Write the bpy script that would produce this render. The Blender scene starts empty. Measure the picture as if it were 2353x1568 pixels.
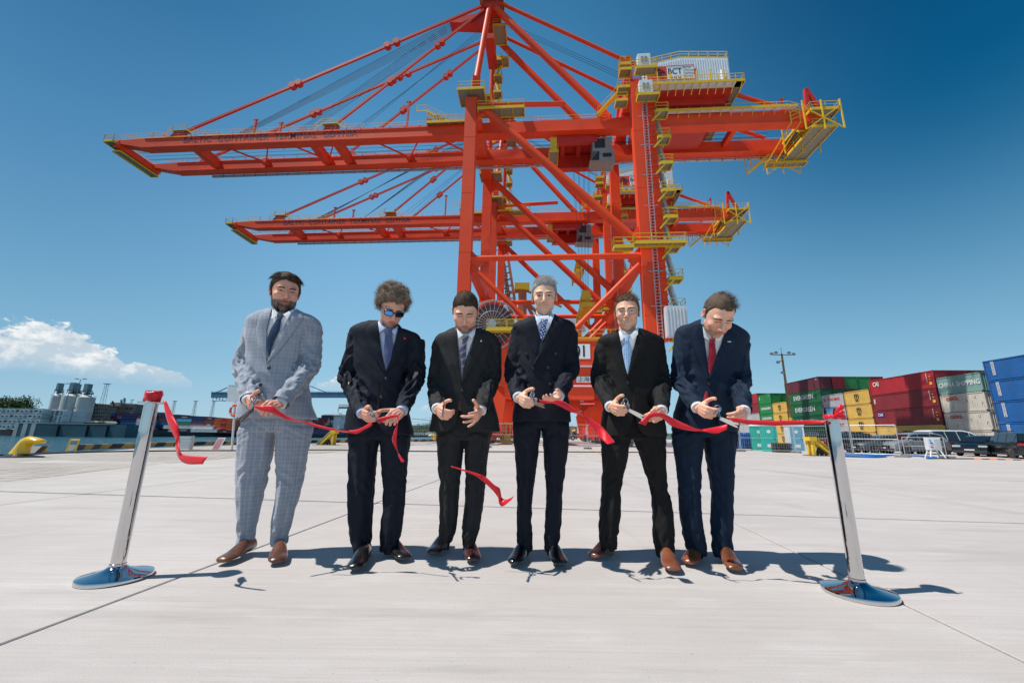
import bpy, bmesh, math, random
import numpy as np
from mathutils import Vector, Matrix, noise
from mathutils.bvhtree import BVHTree
random.seed(7)
S = bpy.context.scene
C = S.collection
R = math.radians

# ------------------------------------------------------------------ camera
F = 940.0; PITCH = R(13.0); ROLL = R(0.78); CAMH = 0.75      # photo measured at 2352 px wide
cam_f = Vector((0, math.cos(PITCH), math.sin(PITCH)))
_u0 = Vector((0, -math.sin(PITCH), math.cos(PITCH))); _r0 = Vector((1, 0, 0))
cam_r = _r0 * math.cos(ROLL) + _u0 * math.sin(ROLL)
cam_u = _u0 * math.cos(ROLL) - _r0 * math.sin(ROLL)
CAM = Vector((0, 0, CAMH))
cd = bpy.data.cameras.new('camera'); co = bpy.data.objects.new('camera', cd); C.objects.link(co)
m = Matrix((cam_r, cam_u, -cam_f)).transposed().to_4x4(); m.translation = CAM
co.matrix_world = m
cd.sensor_width = 36; cd.lens = 36 * F / 2352; cd.clip_start = 0.05; cd.clip_end = 20000
S.camera = co

# ------------------------------------------------------------------ sun, sky
SUN_EL = 60.0; SUN_AZ = 259.0            # azimuth clockwise from +Y
sd = Vector((math.sin(R(SUN_AZ)) * math.cos(R(SUN_EL)), math.cos(R(SUN_AZ)) * math.cos(R(SUN_EL)), math.sin(R(SUN_EL))))
sl = bpy.data.lights.new('sun', 'SUN'); sl.energy = 5.0; sl.angle = R(0.53); sl.color = (1.0, 0.955, 0.89)
so = bpy.data.objects.new('sun', sl); C.objects.link(so)
so.rotation_euler = sd.to_track_quat('Z', 'Y').to_euler(); so.location = (-30, -10, 60)

def build_world():
    w = bpy.data.worlds.new('World'); S.world = w; w.use_nodes = True
    nt = w.node_tree; N = nt.nodes; L = nt.links; N.clear()
    out = N.new('ShaderNodeOutputWorld'); bg = N.new('ShaderNodeBackground')
    sky = N.new('ShaderNodeTexSky'); sky.sky_type = 'NISHITA'; sky.sun_disc = False
    sky.sun_elevation = R(SUN_EL); sky.sun_rotation = R(SUN_AZ)
    sky.air_density = 1.0; sky.dust_density = 0.0; sky.ozone_density = 1.6; sky.altitude = 10
    bg.inputs['Strength'].default_value = SKY_STRENGTH
    tc = N.new('ShaderNodeTexCoord'); sp = N.new('ShaderNodeSeparateXYZ'); L.new(tc.outputs['Generated'], sp.inputs[0])
    def M(op, a, b=None, c=None, clamp=False):
        n = N.new('ShaderNodeMath'); n.operation = op; n.use_clamp = clamp
        for i, v in enumerate((a, b, c)):
            if v is None: continue
            if isinstance(v, (int, float)): n.inputs[i].default_value = v
            else: L.new(v, n.inputs[i])
        return n.outputs[0]
    az = M('ARCTAN2', sp.outputs[0], sp.outputs[1])            # 0 ahead, + right
    hyp = M('SQRT', M('ADD', M('MULTIPLY', sp.outputs[0], sp.outputs[0]), M('MULTIPLY', sp.outputs[1], sp.outputs[1])))
    el = M('ARCTAN2', sp.outputs[2], hyp)
    ns = N.new('ShaderNodeTexNoise'); ns.inputs['Scale'].default_value = 26; ns.inputs['Detail'].default_value = 7; ns.inputs['Roughness'].default_value = 0.62
    mp = N.new('ShaderNodeMapping'); mp.inputs['Scale'].default_value = (1, 1, 1.5); L.new(tc.outputs['Generated'], mp.inputs[0]); L.new(mp.outputs[0], ns.inputs['Vector'])
    ns2 = N.new('ShaderNodeTexNoise'); ns2.inputs['Scale'].default_value = 9; ns2.inputs['Detail'].default_value = 5; L.new(mp.outputs[0], ns2.inputs['Vector'])
    n1 = M('SUBTRACT', ns.outputs[0], 0.5); n2 = M('SUBTRACT', ns2.outputs[0], 0.5)
    def ramp(x, pts, lo, hi):
        # piecewise linear function of azimuth given as (azimuth, value) pairs
        r = N.new('ShaderNodeFloatCurve'); c = r.mapping.curves[0]
        vs = [(min(max((a - lo) / (hi - lo), 0), 1), v) for a, v in pts]
        c.points[0].location = vs[0]; c.points[1].location = vs[-1]
        for v in vs[1:-1]: c.points.new(*v)
        for p in c.points: p.handle_type = 'VECTOR'
        r.mapping.use_clip = False; r.mapping.update()
        L.new(M('DIVIDE', M('SUBTRACT', x, lo), hi - lo, clamp=True), r.inputs['Value'])
        return r.outputs[0]
    masks = []
    for pts_top, bot in CLOUDS:
        lo = pts_top[0][0]; hi = pts_top[-1][0]
        top = ramp(az, pts_top, lo, hi)
        edge = M('ADD', M('SUBTRACT', M('ADD', top, M('ADD', M('MULTIPLY', n1, 0.085), M('MULTIPLY', n2, 0.07))), el), 0.0)
        a = M('MULTIPLY', edge, 170, clamp=True)
        b = M('MULTIPLY', M('ADD', M('SUBTRACT', el, bot), M('MULTIPLY', n2, 0.03)), 34, clamp=True)
        masks.append(M('MULTIPLY', a, b))
    tot = masks[0]
    for k in masks[1:]: tot = M('MAXIMUM', tot, k)
    soft = N.new('ShaderNodeTexNoise'); soft.inputs['Scale'].default_value = 40; soft.inputs['Detail'].default_value = 6; soft.inputs['Roughness'].default_value = .6
    mp2 = N.new('ShaderNodeMapping'); mp2.inputs['Location'].default_value = (0.012, 0.0, -0.014); L.new(mp.outputs[0], mp2.inputs[0]); 
    soft2 = N.new('ShaderNodeTexNoise'); soft2.inputs['Scale'].default_value = 26; soft2.inputs['Detail'].default_value = 7; soft2.inputs['Roughness'].default_value = 0.62; L.new(mp2.outputs[0], soft2.inputs['Vector'])
    # billow relief: difference of the same noise displaced towards the sun
    rel = M('SUBTRACT', soft2.outputs[0], ns.outputs[0])
    body = M('ADD', M('MULTIPLY', rel, -4.5), M('MULTIPLY', M('SUBTRACT', el, 0.15), 7.5))
    shade = M('ADD', body, 0.42, clamp=True)
    cc = N.new('ShaderNodeMix'); cc.data_type = 'RGBA'; L.new(shade, cc.inputs[0])
    cc.inputs[6].default_value = (4.2, 5.0, 5.6, 1); cc.inputs[7].default_value = (7.3, 7.3, 7.3, 1)
    # nishita blue corrected towards the photograph's deeper, cleaner blue
    def lin(c): return tuple(((v / 255 + .055) / 1.055) ** 2.4 if v > 10 else v / 255 / 12.92 for v in c) + (1,)
    cr = N.new('ShaderNodeValToRGB'); cr.color_ramp.interpolation = 'LINEAR'; e = cr.color_ramp.elements
    pts = [(-90, (165, 190, 205)), (-2, (178, 208, 222)), (0, (180, 211, 225)), (3, (170, 208, 228)), (8, (150, 198, 226)), (15, (136, 188, 222)), (23, (122, 177, 217)), (33, (96, 157, 202)), (43, (72, 136, 183)), (53, (57, 120, 165)), (70, (46, 106, 152)), (90, (42, 100, 147))]
    e[0].position = 0; e[0].color = lin(pts[0][1]); e[1].position = 1; e[1].color = lin(pts[-1][1])
    for d_, c_ in pts[1:-1]:
        k = e.new((d_ + 90) / 180); k.color = lin(c_)
    L.new(M('ADD', M('DIVIDE', el, math.pi), 0.5), cr.inputs[0])
    def ss(x, a, b_):
        n = N.new('ShaderNodeMapRange'); n.interpolation_type = 'SMOOTHSTEP'; n.inputs['From Min'].default_value = a; n.inputs['From Max'].default_value = b_; L.new(x, n.inputs[0]); return n.outputs[0]
    # polariser and lens vignette darkening painted into the sky colour towards both upper sides
    src = cr.outputs[0]
    for sg, a0, a1, e0, e1, c_ in ((1, .0, .95, -.05, .62, (.02, .30, .42, 1)), (-1, .3, .98, -.2, .48, (.50, .64, .72, 1))):
        a_ = M('MULTIPLY', az, sg); side_dim = M('MULTIPLY', M('MULTIPLY', ss(a_, a0, a1), M('SUBTRACT', 1.0, ss(a_, 1.9, 2.9))), ss(el, e0, e1))
        pm = N.new('ShaderNodeMix'); pm.data_type = 'RGBA'; pm.inputs[6].default_value = (1, 1, 1, 1); pm.inputs[7].default_value = c_; L.new(side_dim, pm.inputs[0])
        p2 = N.new('ShaderNodeMix'); p2.data_type = 'RGBA'; p2.blend_type = 'MULTIPLY'; p2.inputs[0].default_value = 1; L.new(src, p2.inputs[6]); L.new(pm.outputs[2], p2.inputs[7]); src = p2.outputs[2]
    sc_ = N.new('ShaderNodeVectorMath'); sc_.operation = 'SCALE'; sc_.inputs['Scale'].default_value = 1 / SKY_STRENGTH; L.new(src, sc_.inputs[0])
    tint = N.new('ShaderNodeMix'); tint.data_type = 'RGBA'; tint.inputs[0].default_value = .992; L.new(sky.outputs[0], tint.inputs[6]); L.new(sc_.outputs[0], tint.inputs[7])
    mx = N.new('ShaderNodeMix'); mx.data_type = 'RGBA'
    L.new(M('MULTIPLY', tot, 0.93), mx.inputs[0]); L.new(tint.outputs[2], mx.inputs[6]); L.new(cc.outputs[2], mx.inputs[7])
    L.new(mx.outputs[2], bg.inputs['Color']); L.new(bg.outputs[0], out.inputs[0])
SKY_STRENGTH = 0.13
def _azel(px, py):
    d = cam_f + cam_r * ((px - 1176) / F) - cam_u * ((py - 784) / F)
    return math.atan2(d.x, d.y), math.atan2(d.z, math.hypot(d.x, d.y))
def cloud(pts, bot):
    q = [_azel(*p) for p in pts]
    return ([(q[0][0] - .02, q[0][1] - .12)] + q + [(q[-1][0] + .02, q[-1][1] - .12)], _azel(*bot)[1])
CLOUDS = [cloud([(-150, 722), (0, 736), (100, 732), (165, 758), (235, 797), (300, 816), (360, 832), (412, 850), (440, 872)], (200, 874)),
          cloud([(55, 895), (75, 885), (100, 892)], (90, 905)),
          cloud([(730, 875), (775, 866), (800, 880), (830, 890)], (780, 905)),
          cloud([(960, 945), (985, 936), (1010, 940)], (985, 948))]
build_world()
S.view_settings.view_transform = 'Standard'; S.view_settings.look = 'None'
S.view_settings.exposure = 0.0; S.view_settings.gamma = 1.0; S.view_settings.use_curve_mapping = False
S.render.engine = 'CYCLES'
S.cycles.max_bounces = 8; S.cycles.transparent_max_bounces = 12

# ------------------------------------------------------------------ back-projection helpers (2352 px wide photo)
def ray(px, py): return cam_f + cam_r * ((px - 1176) / F) - cam_u * ((py - 784) / F)
def at(px, py, Y):
    d = ray(px, py); return CAM + d * (Y / d.y)
def gnd(px, py, z=0.0):
    d = ray(px, py); return CAM + d * ((z - CAMH) / d.z)
def proj(p):
    q = Vector(p) - CAM; w = q.dot(cam_f); return 1176 + F * q.dot(cam_r) / w, 784 - F * q.dot(cam_u) / w
PSI = R(4.2)
QU = Vector((math.cos(PSI), -math.sin(PSI), 0)); QV = Vector((math.sin(PSI), math.cos(PSI), 0))
QO = Vector((-6.264, 50.0, -.2))
def sstep(x, a, b):
    t = min(1, max(0, (x - a) / (b - a))); return t * t * (3 - 2 * t)
def zg(y): return -.22 * sstep(y, 7, 25)          # the yard falls away slightly
def gpt(px, py, dz=0.0):
    z = 0
    for _ in range(12): p = gnd(px, py, z + dz); z = zg(p.y)
    return Vector((p.x, p.y, z))

# ------------------------------------------------------------------ scene helpers
def props(o, label=None, cat=None, group=None, kind=None):
    if label: o['label'] = label
    if cat: o['category'] = cat
    if group: o['group'] = group
    if kind: o['kind'] = kind
    return o
def thing(name, label, cat, loc=(0, 0, 0), rz=0.0, group=None):
    o = bpy.data.objects.new(name, None); C.objects.link(o)
    o.location = loc; o.rotation_euler = (0, 0, rz); o.empty_display_size = 0.2
    return props(o, label, cat, group)
def dup(root, loc, rz=None, label=None, group=None):
    r = root.copy(); C.objects.link(r); r.location = loc
    if rz is not None: r.rotation_euler = (0, 0, rz)
    if label: r['label'] = label
    if group: r['group'] = group
    for ch in list(root.children):
        c = ch.copy(); C.objects.link(c); c.parent = r
        for g in list(ch.children):
            d = g.copy(); C.objects.link(d); d.parent = c
    return r
def link_mesh(name, me, parent=None, loc=None, label=None, smooth=False):
    o = bpy.data.objects.new(name, me); C.objects.link(o)
    if parent is not None: o.parent = parent
    if loc is not None: o.location = loc
    if label: o['label'] = label
    if smooth: smooth_mesh(me)
    return o
def smooth_mesh(me):
    me.polygons.foreach_set('use_smooth', np.ones(len(me.polygons), bool)); me.update()

class MB:
    """mesh builder: collects simple shapes into one mesh"""
    def __init__(s): s.v = []; s.f = []; s.m = []
    def add(s, vs, fs, m=0):
        b = len(s.v); s.v += [tuple(v) for v in vs]; s.f += [tuple(i + b for i in f) for f in fs]; s.m += [m] * len(fs); return s
    def box(s, c, d, m=0, rz=0.0, rot=None):
        x, y, z = d[0] / 2, d[1] / 2, d[2] / 2
        P = [Vector((sx * x, sy * y, sz * z)) for sz in (-1, 1) for sy in (-1, 1) for sx in (-1, 1)]
        if rot is None and rz: rot = Matrix.Rotation(rz, 3, 'Z')
        if rot is not None: P = [rot @ p for p in P]
        c = Vector(c)
        return s.add([p + c for p in P], [(0, 2, 3, 1), (4, 5, 7, 6), (0, 1, 5, 4), (2, 6, 7, 3), (0, 4, 6, 2), (1, 3, 7, 5)], m)
    def lohi(s, a, b, m=0):
        return s.box([(a[i] + b[i]) / 2 for i in range(3)], [abs(b[i] - a[i]) for i in range(3)], m)
    def beam(s, p, q, w, h, m=0, up=(0, 0, 1)):
        p = Vector(p); q = Vector(q); d = (q - p); L = d.length; d = d.normalized(); up = Vector(up)
        sd_ = d.cross(up)
        if sd_.length < 1e-4: sd_ = d.cross(Vector((0, 1, 0)))
        sd_.normalize(); u = sd_.cross(d)
        P = [p + d * t + sd_ * (a * w / 2) + u * (b * h / 2) for t in (0, L) for b in (-1, 1) for a in (-1, 1)]
        return s.add(P, [(0, 1, 3, 2), (4, 6, 7, 5), (0, 4, 5, 1), (2, 3, 7, 6), (0, 2, 6, 4), (1, 5, 7, 3)], m)
    def tube(s, p, q, r, n=8, r2=None, m=0, caps=True):
        p = Vector(p); q = Vector(q); d = (q - p).normalized(); r2 = r if r2 is None else r2
        a = d.cross(Vector((0, 0, 1)))
        if a.length < 1e-3: a = d.cross(Vector((0, 1, 0)))
        a.normalize(); b = d.cross(a)
        P = []
        for c, rr in ((p, r), (q, r2)):
            for i in range(n):
                t = 2 * math.pi * i / n; P.append(c + a * (rr * math.cos(t)) + b * (rr * math.sin(t)))
        fs = [(i, (i + 1) % n, n + (i + 1) % n, n + i) for i in range(n)]
        if caps: fs += [tuple(range(n - 1, -1, -1)), tuple(range(n, 2 * n))]
        return s.add(P, fs, m)
    def path(s, pts, r, n=6, m=0):
        for a, b in zip(pts[:-1], pts[1:]):
            s.tube(a, b, r, n, m=m)
        return s
    def loft(s, rings, m=0, caps=True, closed=True):
        n = len(rings[0]); vs = [p for rg in rings for p in rg]; fs = []
        for k in range(len(rings) - 1):
            for i in range(n if closed else n - 1):
                j = (i + 1) % n; fs.append((k * n + i, k * n + j, (k + 1) * n + j, (k + 1) * n + i))
        if caps and closed: fs += [tuple(range(n - 1, -1, -1)), tuple(range((len(rings) - 1) * n, len(rings) * n))]
        return s.add(vs, fs, m)
    def lathe(s, prof, c=(0, 0, 0), n=24, m=0):
        rings = [[(c[0] + r * math.cos(2 * math.pi * i / n), c[1] + r * math.sin(2 * math.pi * i / n), c[2] + z) for i in range(n)] for r, z in prof]
        return s.loft(rings, m)
    def prism(s, poly, d0, d1, axis='y', m=0):
        """polygon (a,b) extruded: axis y -> (a, d, b); x -> (d, a, b); z -> (a, b, d)"""
        def P(a, b, d): return {'y': (a, d, b), 'x': (d, a, b), 'z': (a, b, d)}[axis]
        n = len(poly); vs = [P(a, b, d0) for a, b in poly] + [P(a, b, d1) for a, b in poly]
        fs = [tuple(range(n)), tuple(range(2 * n - 1, n - 1, -1))] + [(i, n + i, n + (i + 1) % n, (i + 1) % n) for i in range(n)]
        return s.add(vs, fs, m)
    def sphere(s, c, r, n=12, k=8, m=0):
        r = (r, r, r) if isinstance(r, (int, float)) else r
        rings = []
        for j in range(1, k):
            a = math.pi * j / k
            rings.append([(c[0] + r[0] * math.sin(a) * math.cos(2 * math.pi * i / n), c[1] + r[1] * math.sin(a) * math.sin(2 * math.pi * i / n), c[2] - r[2] * math.cos(a)) for i in range(n)])
        return s.loft(rings, m)
    def torus(s, c, R_, r, n=20, k=6, axis='z', m=0, arc=2 * math.pi, a0=0.0, sx=1.0):
        rings = []
        cl = abs(arc - 2 * math.pi) < 1e-6
        for i in range(n + (0 if cl else 1)):
            t = a0 + arc * i / n; ring = []
            for j in range(k):
                p = 2 * math.pi * j / k; rr = R_ + r * math.cos(p); x, y, z = rr * math.cos(t) * sx, rr * math.sin(t), r * math.sin(p)
                q = {'z': (x, y, z), 'y': (x, z, y), 'x': (z, x, y)}[axis]
                ring.append((c[0] + q[0], c[1] + q[1], c[2] + q[2]))
            rings.append(ring)
        if cl: rings.append(rings[0])
        return s.loft(rings, m, caps=not cl)
    def mesh(s, mats, name='mesh'):
        me = bpy.data.meshes.new(name); me.from_pydata(s.v, [], s.f)
        for mt in (mats if isinstance(mats, (list, tuple)) else [mats]): me.materials.append(mt)
        if any(s.m): me.polygons.foreach_set('material_index', s.m)
        bm = bmesh.new(); bm.from_mesh(me); bmesh.ops.recalc_face_normals(bm, faces=bm.faces); bm.to_mesh(me); bm.free()
        me.update(); return me
    def build(s, name, mats, parent=None, label=None, smooth=False, loc=None):
        me = s.mesh(mats, name)
        if smooth: smooth_by_angle(me)
        return link_mesh(name, me, parent, loc, label)
def smooth_by_angle(me, ang=0.7):
    bm = bmesh.new(); bm.from_mesh(me)
    for f in bm.faces: f.smooth = True
    for e in bm.edges:
        if len(e.link_faces) == 2 and e.link_faces[0].normal.angle(e.link_faces[1].normal, 0) > ang: e.smooth = False
    bm.to_mesh(me); bm.free()
def struct(name, mb, mats, loc=None, rz=0.0):
    o = link_mesh(name, mb.mesh(mats, name)); o['kind'] = 'structure'
    if loc is not None: o.location = loc
    o.rotation_euler = (0, 0, rz); return o
_tc = {}
def text_mesh(body, size, mat, sx=1.0, ext=0.0, bold=0.0, spacing=1.0, key=None, align='CENTER'):
    k = (body, size, mat.name, sx, ext, bold, spacing, align)
    if k in _tc: return _tc[k]
    cu = bpy.data.curves.new('lettering', 'FONT'); cu.body = body; cu.size = size; cu.extrude = ext; cu.offset = bold
    cu.align_x = align; cu.align_y = 'CENTER'; cu.space_character = spacing; cu.resolution_u = 3
    o = bpy.data.objects.new('lettering', cu); C.objects.link(o)
    dg = bpy.context.evaluated_depsgraph_get(); dg.update()
    me = bpy.data.meshes.new_from_object(o.evaluated_get(dg)); me.name = 'lettering'
    bpy.data.objects.remove(o); bpy.data.curves.remove(cu)
    me.materials.clear(); me.materials.append(mat)
    if sx != 1.0: me.transform(Matrix.Diagonal((sx, 1, 1, 1)))
    _tc[k] = me; return me
def text_on(parent, me, loc, facing='front', name='lettering', roll=0.0):
    """letters standing upright, read from -y ('front') or from -x ('left')"""
    o = bpy.data.objects.new(name, me); C.objects.link(o); o.parent = parent; o.location = loc
    rz = {'front': 0, 'left': -math.pi / 2}[facing]
    o.rotation_euler = (Matrix.Rotation(rz, 4, 'Z') @ Matrix.Rotation(math.pi / 2, 4, 'X') @ Matrix.Rotation(roll, 4, 'Z')).to_euler()
    return o

# ------------------------------------------------------------------ materials
MATS = {}
def pmat(name, col, rough=0.5, metal=0.0, var=0.12, scale=3.0, bump=0.0, bscale=40.0, spec=0.5, col2=None, coat=0.0, sheen=0.0, trans=0.0, obj=True, detail=5):
    if name in MATS: return MATS[name]
    mt = bpy.data.materials.new(name); mt.use_nodes = True; nt = mt.node_tree; N = nt.nodes; L = nt.links
    b = N['Principled BSDF']; b.inputs['Roughness'].default_value = rough; b.inputs['Metallic'].default_value = metal
    b.inputs['Specular IOR Level'].default_value = spec; b.inputs['Coat Weight'].default_value = coat; b.inputs['Coat Roughness'].default_value = 0.06
    b.inputs['Sheen Weight'].default_value = sheen; b.inputs['Transmission Weight'].default_value = trans
    tc = N.new('ShaderNodeTexCoord')
    c1 = tuple(col) + (1,)
    if col2 is None: col2 = tuple(max(0, c * (1 - var * 2.2)) for c in col)
    c2 = tuple(col2) + (1,)
    if var > 0:
        n = N.new('ShaderNodeTexNoise'); n.inputs['Scale'].default_value = scale; n.inputs['Detail'].default_value = detail; n.inputs['Roughness'].default_value = 0.6
        L.new(tc.outputs['Object'], n.inputs['Vector'])
        mr = N.new('ShaderNodeMapRange'); mr.inputs['From Min'].default_value = 0.35; mr.inputs['From Max'].default_value = 0.7; L.new(n.outputs[0], mr.inputs[0])
        mx = N.new('ShaderNodeMix'); mx.data_type = 'RGBA'; mx.inputs[6].default_value = c1; mx.inputs[7].default_value = c2
        L.new(mr.outputs[0], mx.inputs[0]); L.new(mx.outputs[2], b.inputs['Base Color'])
    else: b.inputs['Base Color'].default_value = c1
    if bump > 0:
        n2 = N.new('ShaderNodeTexNoise'); n2.inputs['Scale'].default_value = bscale; n2.inputs['Detail'].default_value = 4; L.new(tc.outputs['Object'], n2.inputs['Vector'])
        bp = N.new('ShaderNodeBump'); bp.inputs['Strength'].default_value = bump; bp.inputs['Distance'].default_value = 0.02; L.new(n2.outputs[0], bp.inputs['Height']); L.new(bp.outputs[0], b.inputs['Normal'])
    MATS[name] = mt; return mt
def attr_mat(name, attr='pigment', rough=0.5, spec=0.5, sss=0.0, sheen=0.0, bump=0.0, bscale=300.0):
    if name in MATS: return MATS[name]
    mt = bpy.data.materials.new(name); mt.use_nodes = True; nt = mt.node_tree; N = nt.nodes; L = nt.links
    b = N['Principled BSDF']; b.inputs['Roughness'].default_value = rough; b.inputs['Specular IOR Level'].default_value = spec
    b.inputs['Subsurface Weight'].default_value = sss; b.inputs['Subsurface Scale'].default_value = 0.008; b.inputs['Sheen Weight'].default_value = sheen
    a = N.new('ShaderNodeAttribute'); a.attribute_name = attr; L.new(a.outputs['Color'], b.inputs['Base Color'])
    if bump > 0:
        tc = N.new('ShaderNodeTexCoord'); n2 = N.new('ShaderNodeTexNoise'); n2.inputs['Scale'].default_value = bscale; n2.inputs['Detail'].default_value = 3; L.new(tc.outputs['Object'], n2.inputs['Vector'])
        bp = N.new('ShaderNodeBump'); bp.inputs['Strength'].default_value = bump; bp.inputs['Distance'].default_value = 0.004; L.new(n2.outputs[0], bp.inputs['Height']); L.new(bp.outputs[0], b.inputs['Normal'])
    MATS[name] = mt; return mt
def set_pigment(me, cols):
    """per-vertex paint colour (linear rgb array)"""
    at_ = me.color_attributes.new('pigment', 'FLOAT_COLOR', 'POINT')
    a = np.ones((len(me.vertices), 4), np.float32); a[:, :3] = cols; at_.data.foreach_set('color', a.ravel())
# ================================================================== ground, quay, water
def concrete_mat(name, rz=0.0):
    mt = bpy.data.materials.new(name); mt.use_nodes = True; nt = mt.node_tree; N = nt.nodes; L = nt.links
    b = N['Principled BSDF']; b.inputs['Roughness'].default_value = 0.82; b.inputs['Specular IOR Level'].default_value = 0.3
    g = N.new('ShaderNodeNewGeometry')
    def noise_(sc, det, scale=(1, 1, 1), rot=0.0, rgh=.6):
        mp = N.new('ShaderNodeMapping'); mp.inputs['Scale'].default_value = scale; mp.inputs['Rotation'].default_value = (0, 0, rot)
        L.new(g.outputs['Position'], mp.inputs[0]); n = N.new('ShaderNodeTexNoise'); n.inputs['Scale'].default_value = sc; n.inputs['Detail'].default_value = det; n.inputs['Roughness'].default_value = rgh
        L.new(mp.outputs[0], n.inputs['Vector']); return n.outputs[0]
    def rampc(x, a, b_, lo=0., hi=1.):
        r = N.new('ShaderNodeMapRange'); r.inputs['From Min'].default_value = a; r.inputs['From Max'].default_value = b_; r.inputs['To Min'].default_value = lo; r.inputs['To Max'].default_value = hi; L.new(x, r.inputs[0]); return r.outputs[0]
    def mix(f, a, c, bt='MIX'):
        m_ = N.new('ShaderNodeMix'); m_.data_type = 'RGBA'; m_.blend_type = bt
        if isinstance(f, float): m_.inputs[0].default_value = f
        else: L.new(f, m_.inputs[0])
        for i, v in ((6, a), (7, c)):
            if isinstance(v, tuple): m_.inputs[i].default_value = v
            else: L.new(v, m_.inputs[i])
        return m_.outputs[2]
    big = rampc(noise_(0.55, 5), 0.35, 0.68)
    col = mix(big, (0.590, 0.545, 0.515, 1), (0.485, 0.445, 0.418, 1))
    patch = rampc(noise_(1.6, 6, (1, 2.4, 1), 0.35), 0.52, 0.75)
    col = mix(patch, col, (0.61, 0.575, 0.55, 1))
    brush = rampc(noise_(9, 5, (0.10, 5.5, 1), -0.09, .75), 0.38, 0.66)        # broomed lines across the slabs
    col = mix(rampc(noise_(7, 6, (0.10, 4.5, 1), -0.09, .8), 0.42, 0.62, 0., .55), col, (0.46, 0.42, 0.40, 1))
    streak = rampc(noise_(1.1, 6, (0.22, 2.6, 1), 0.12, .68), 0.60, 0.78, 0., .55)
    col = mix(streak, col, (0.70, 0.68, 0.655, 1))
    scuff = rampc(noise_(0.8, 7, (0.30, 2.2, 1), -0.5, .72), 0.56, 0.78, 0., .60)
    col = mix(scuff, col, (0.27, 0.25, 0.24, 1))
    tyre = rampc(noise_(0.42, 4, (3.2, 0.25, 1), 0.25, .6), 0.60, 0.72, 0., .35)
    col = mix(tyre, col, (0.26, 0.245, 0.235, 1))
    rust = rampc(noise_(1.7, 6, (0.30, 2.0, 1), -0.02, .75), 0.60, 0.74, 0., .40)
    col = mix(rust, col, (0.42, 0.33, 0.25, 1))
    speck = rampc(noise_(60, 2), 0.68, 0.76, 0., .6)
    col = mix(speck, col, (0.24, 0.22, 0.2, 1))
    fine = rampc(noise_(180, 3), 0.3, 0.7, 0., .24)
    col = mix(fine, col, (0.2, 0.19, 0.18, 1))
    L.new(col, b.inputs['Base Color'])
    bp = N.new('ShaderNodeBump'); bp.inputs['Strength'].default_value = 0.35; bp.inputs['Distance'].default_value = 0.003
    ad = N.new('ShaderNodeMath'); ad.operation = 'ADD'; L.new(brush, ad.inputs[0]); L.new(noise_(120, 3), ad.inputs[1]); L.new(ad.outputs[0], bp.inputs['Height'])
    L.new(bp.outputs[0], b.inputs['Normal'])
    MATS[name] = mt; return mt
CONC = concrete_mat('brushed_concrete')

def paver_mat():
    mt = bpy.data.materials.new('quay_pavers'); mt.use_nodes = True; nt = mt.node_tree; N = nt.nodes; L = nt.links
    b = N['Principled BSDF']; b.inputs['Roughness'].default_value = 0.85
    g = N.new('ShaderNodeNewGeometry'); mp = N.new('ShaderNodeMapping'); mp.inputs['Rotation'].default_value = (0, 0, R(5)); L.new(g.outputs['Position'], mp.inputs[0])
    br = N.new('ShaderNodeTexBrick'); br.inputs['Scale'].default_value = 1.0; br.inputs['Brick Width'].default_value = 0.42; br.inputs['Row Height'].default_value = 0.30; br.inputs['Mortar Size'].default_value = 0.018
    br.inputs['Color1'].default_value = (0.43, 0.395, 0.36, 1); br.inputs['Color2'].default_value = (0.36, 0.33, 0.30, 1); br.inputs['Mortar'].default_value = (0.20, 0.175, 0.15, 1)
    L.new(mp.outputs[0], br.inputs['Vector'])
    n = N.new('ShaderNodeTexNoise'); n.inputs['Scale'].default_value = 0.7; n.inputs['Detail'].default_value = 6; L.new(g.outputs['Position'], n.inputs['Vector'])
    r = N.new('ShaderNodeMapRange'); r.inputs['From Min'].default_value = .4; r.inputs['From Max'].default_value = .7; r.inputs['To Max'].default_value = .7; L.new(n.outputs[0], r.inputs[0])
    mx = N.new('ShaderNodeMix'); mx.data_type = 'RGBA'; L.new(r.outputs[0], mx.inputs[0]); L.new(br.outputs[0], mx.inputs[6]); mx.inputs[7].default_value = (0.47, 0.42, 0.35, 1)
    L.new(mx.outputs[2], b.inputs['Base Color'])
    bp = N.new('ShaderNodeBump'); bp.inputs['Distance'].default_value = .01; L.new(br.outputs['Fac'], bp.inputs['Height']); bp.invert = True; L.new(bp.outputs[0], b.inputs['Normal'])
    return mt
PAVE = paver_mat()

SLAB_RZ = R(5.9)                       # joints run away and slightly right
su = Vector((math.cos(SLAB_RZ), -math.sin(SLAB_RZ), 0)); sv = Vector((math.sin(SLAB_RZ), math.cos(SLAB_RZ), 0))
SO = Vector((-1.755, 2.27, 0))
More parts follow.
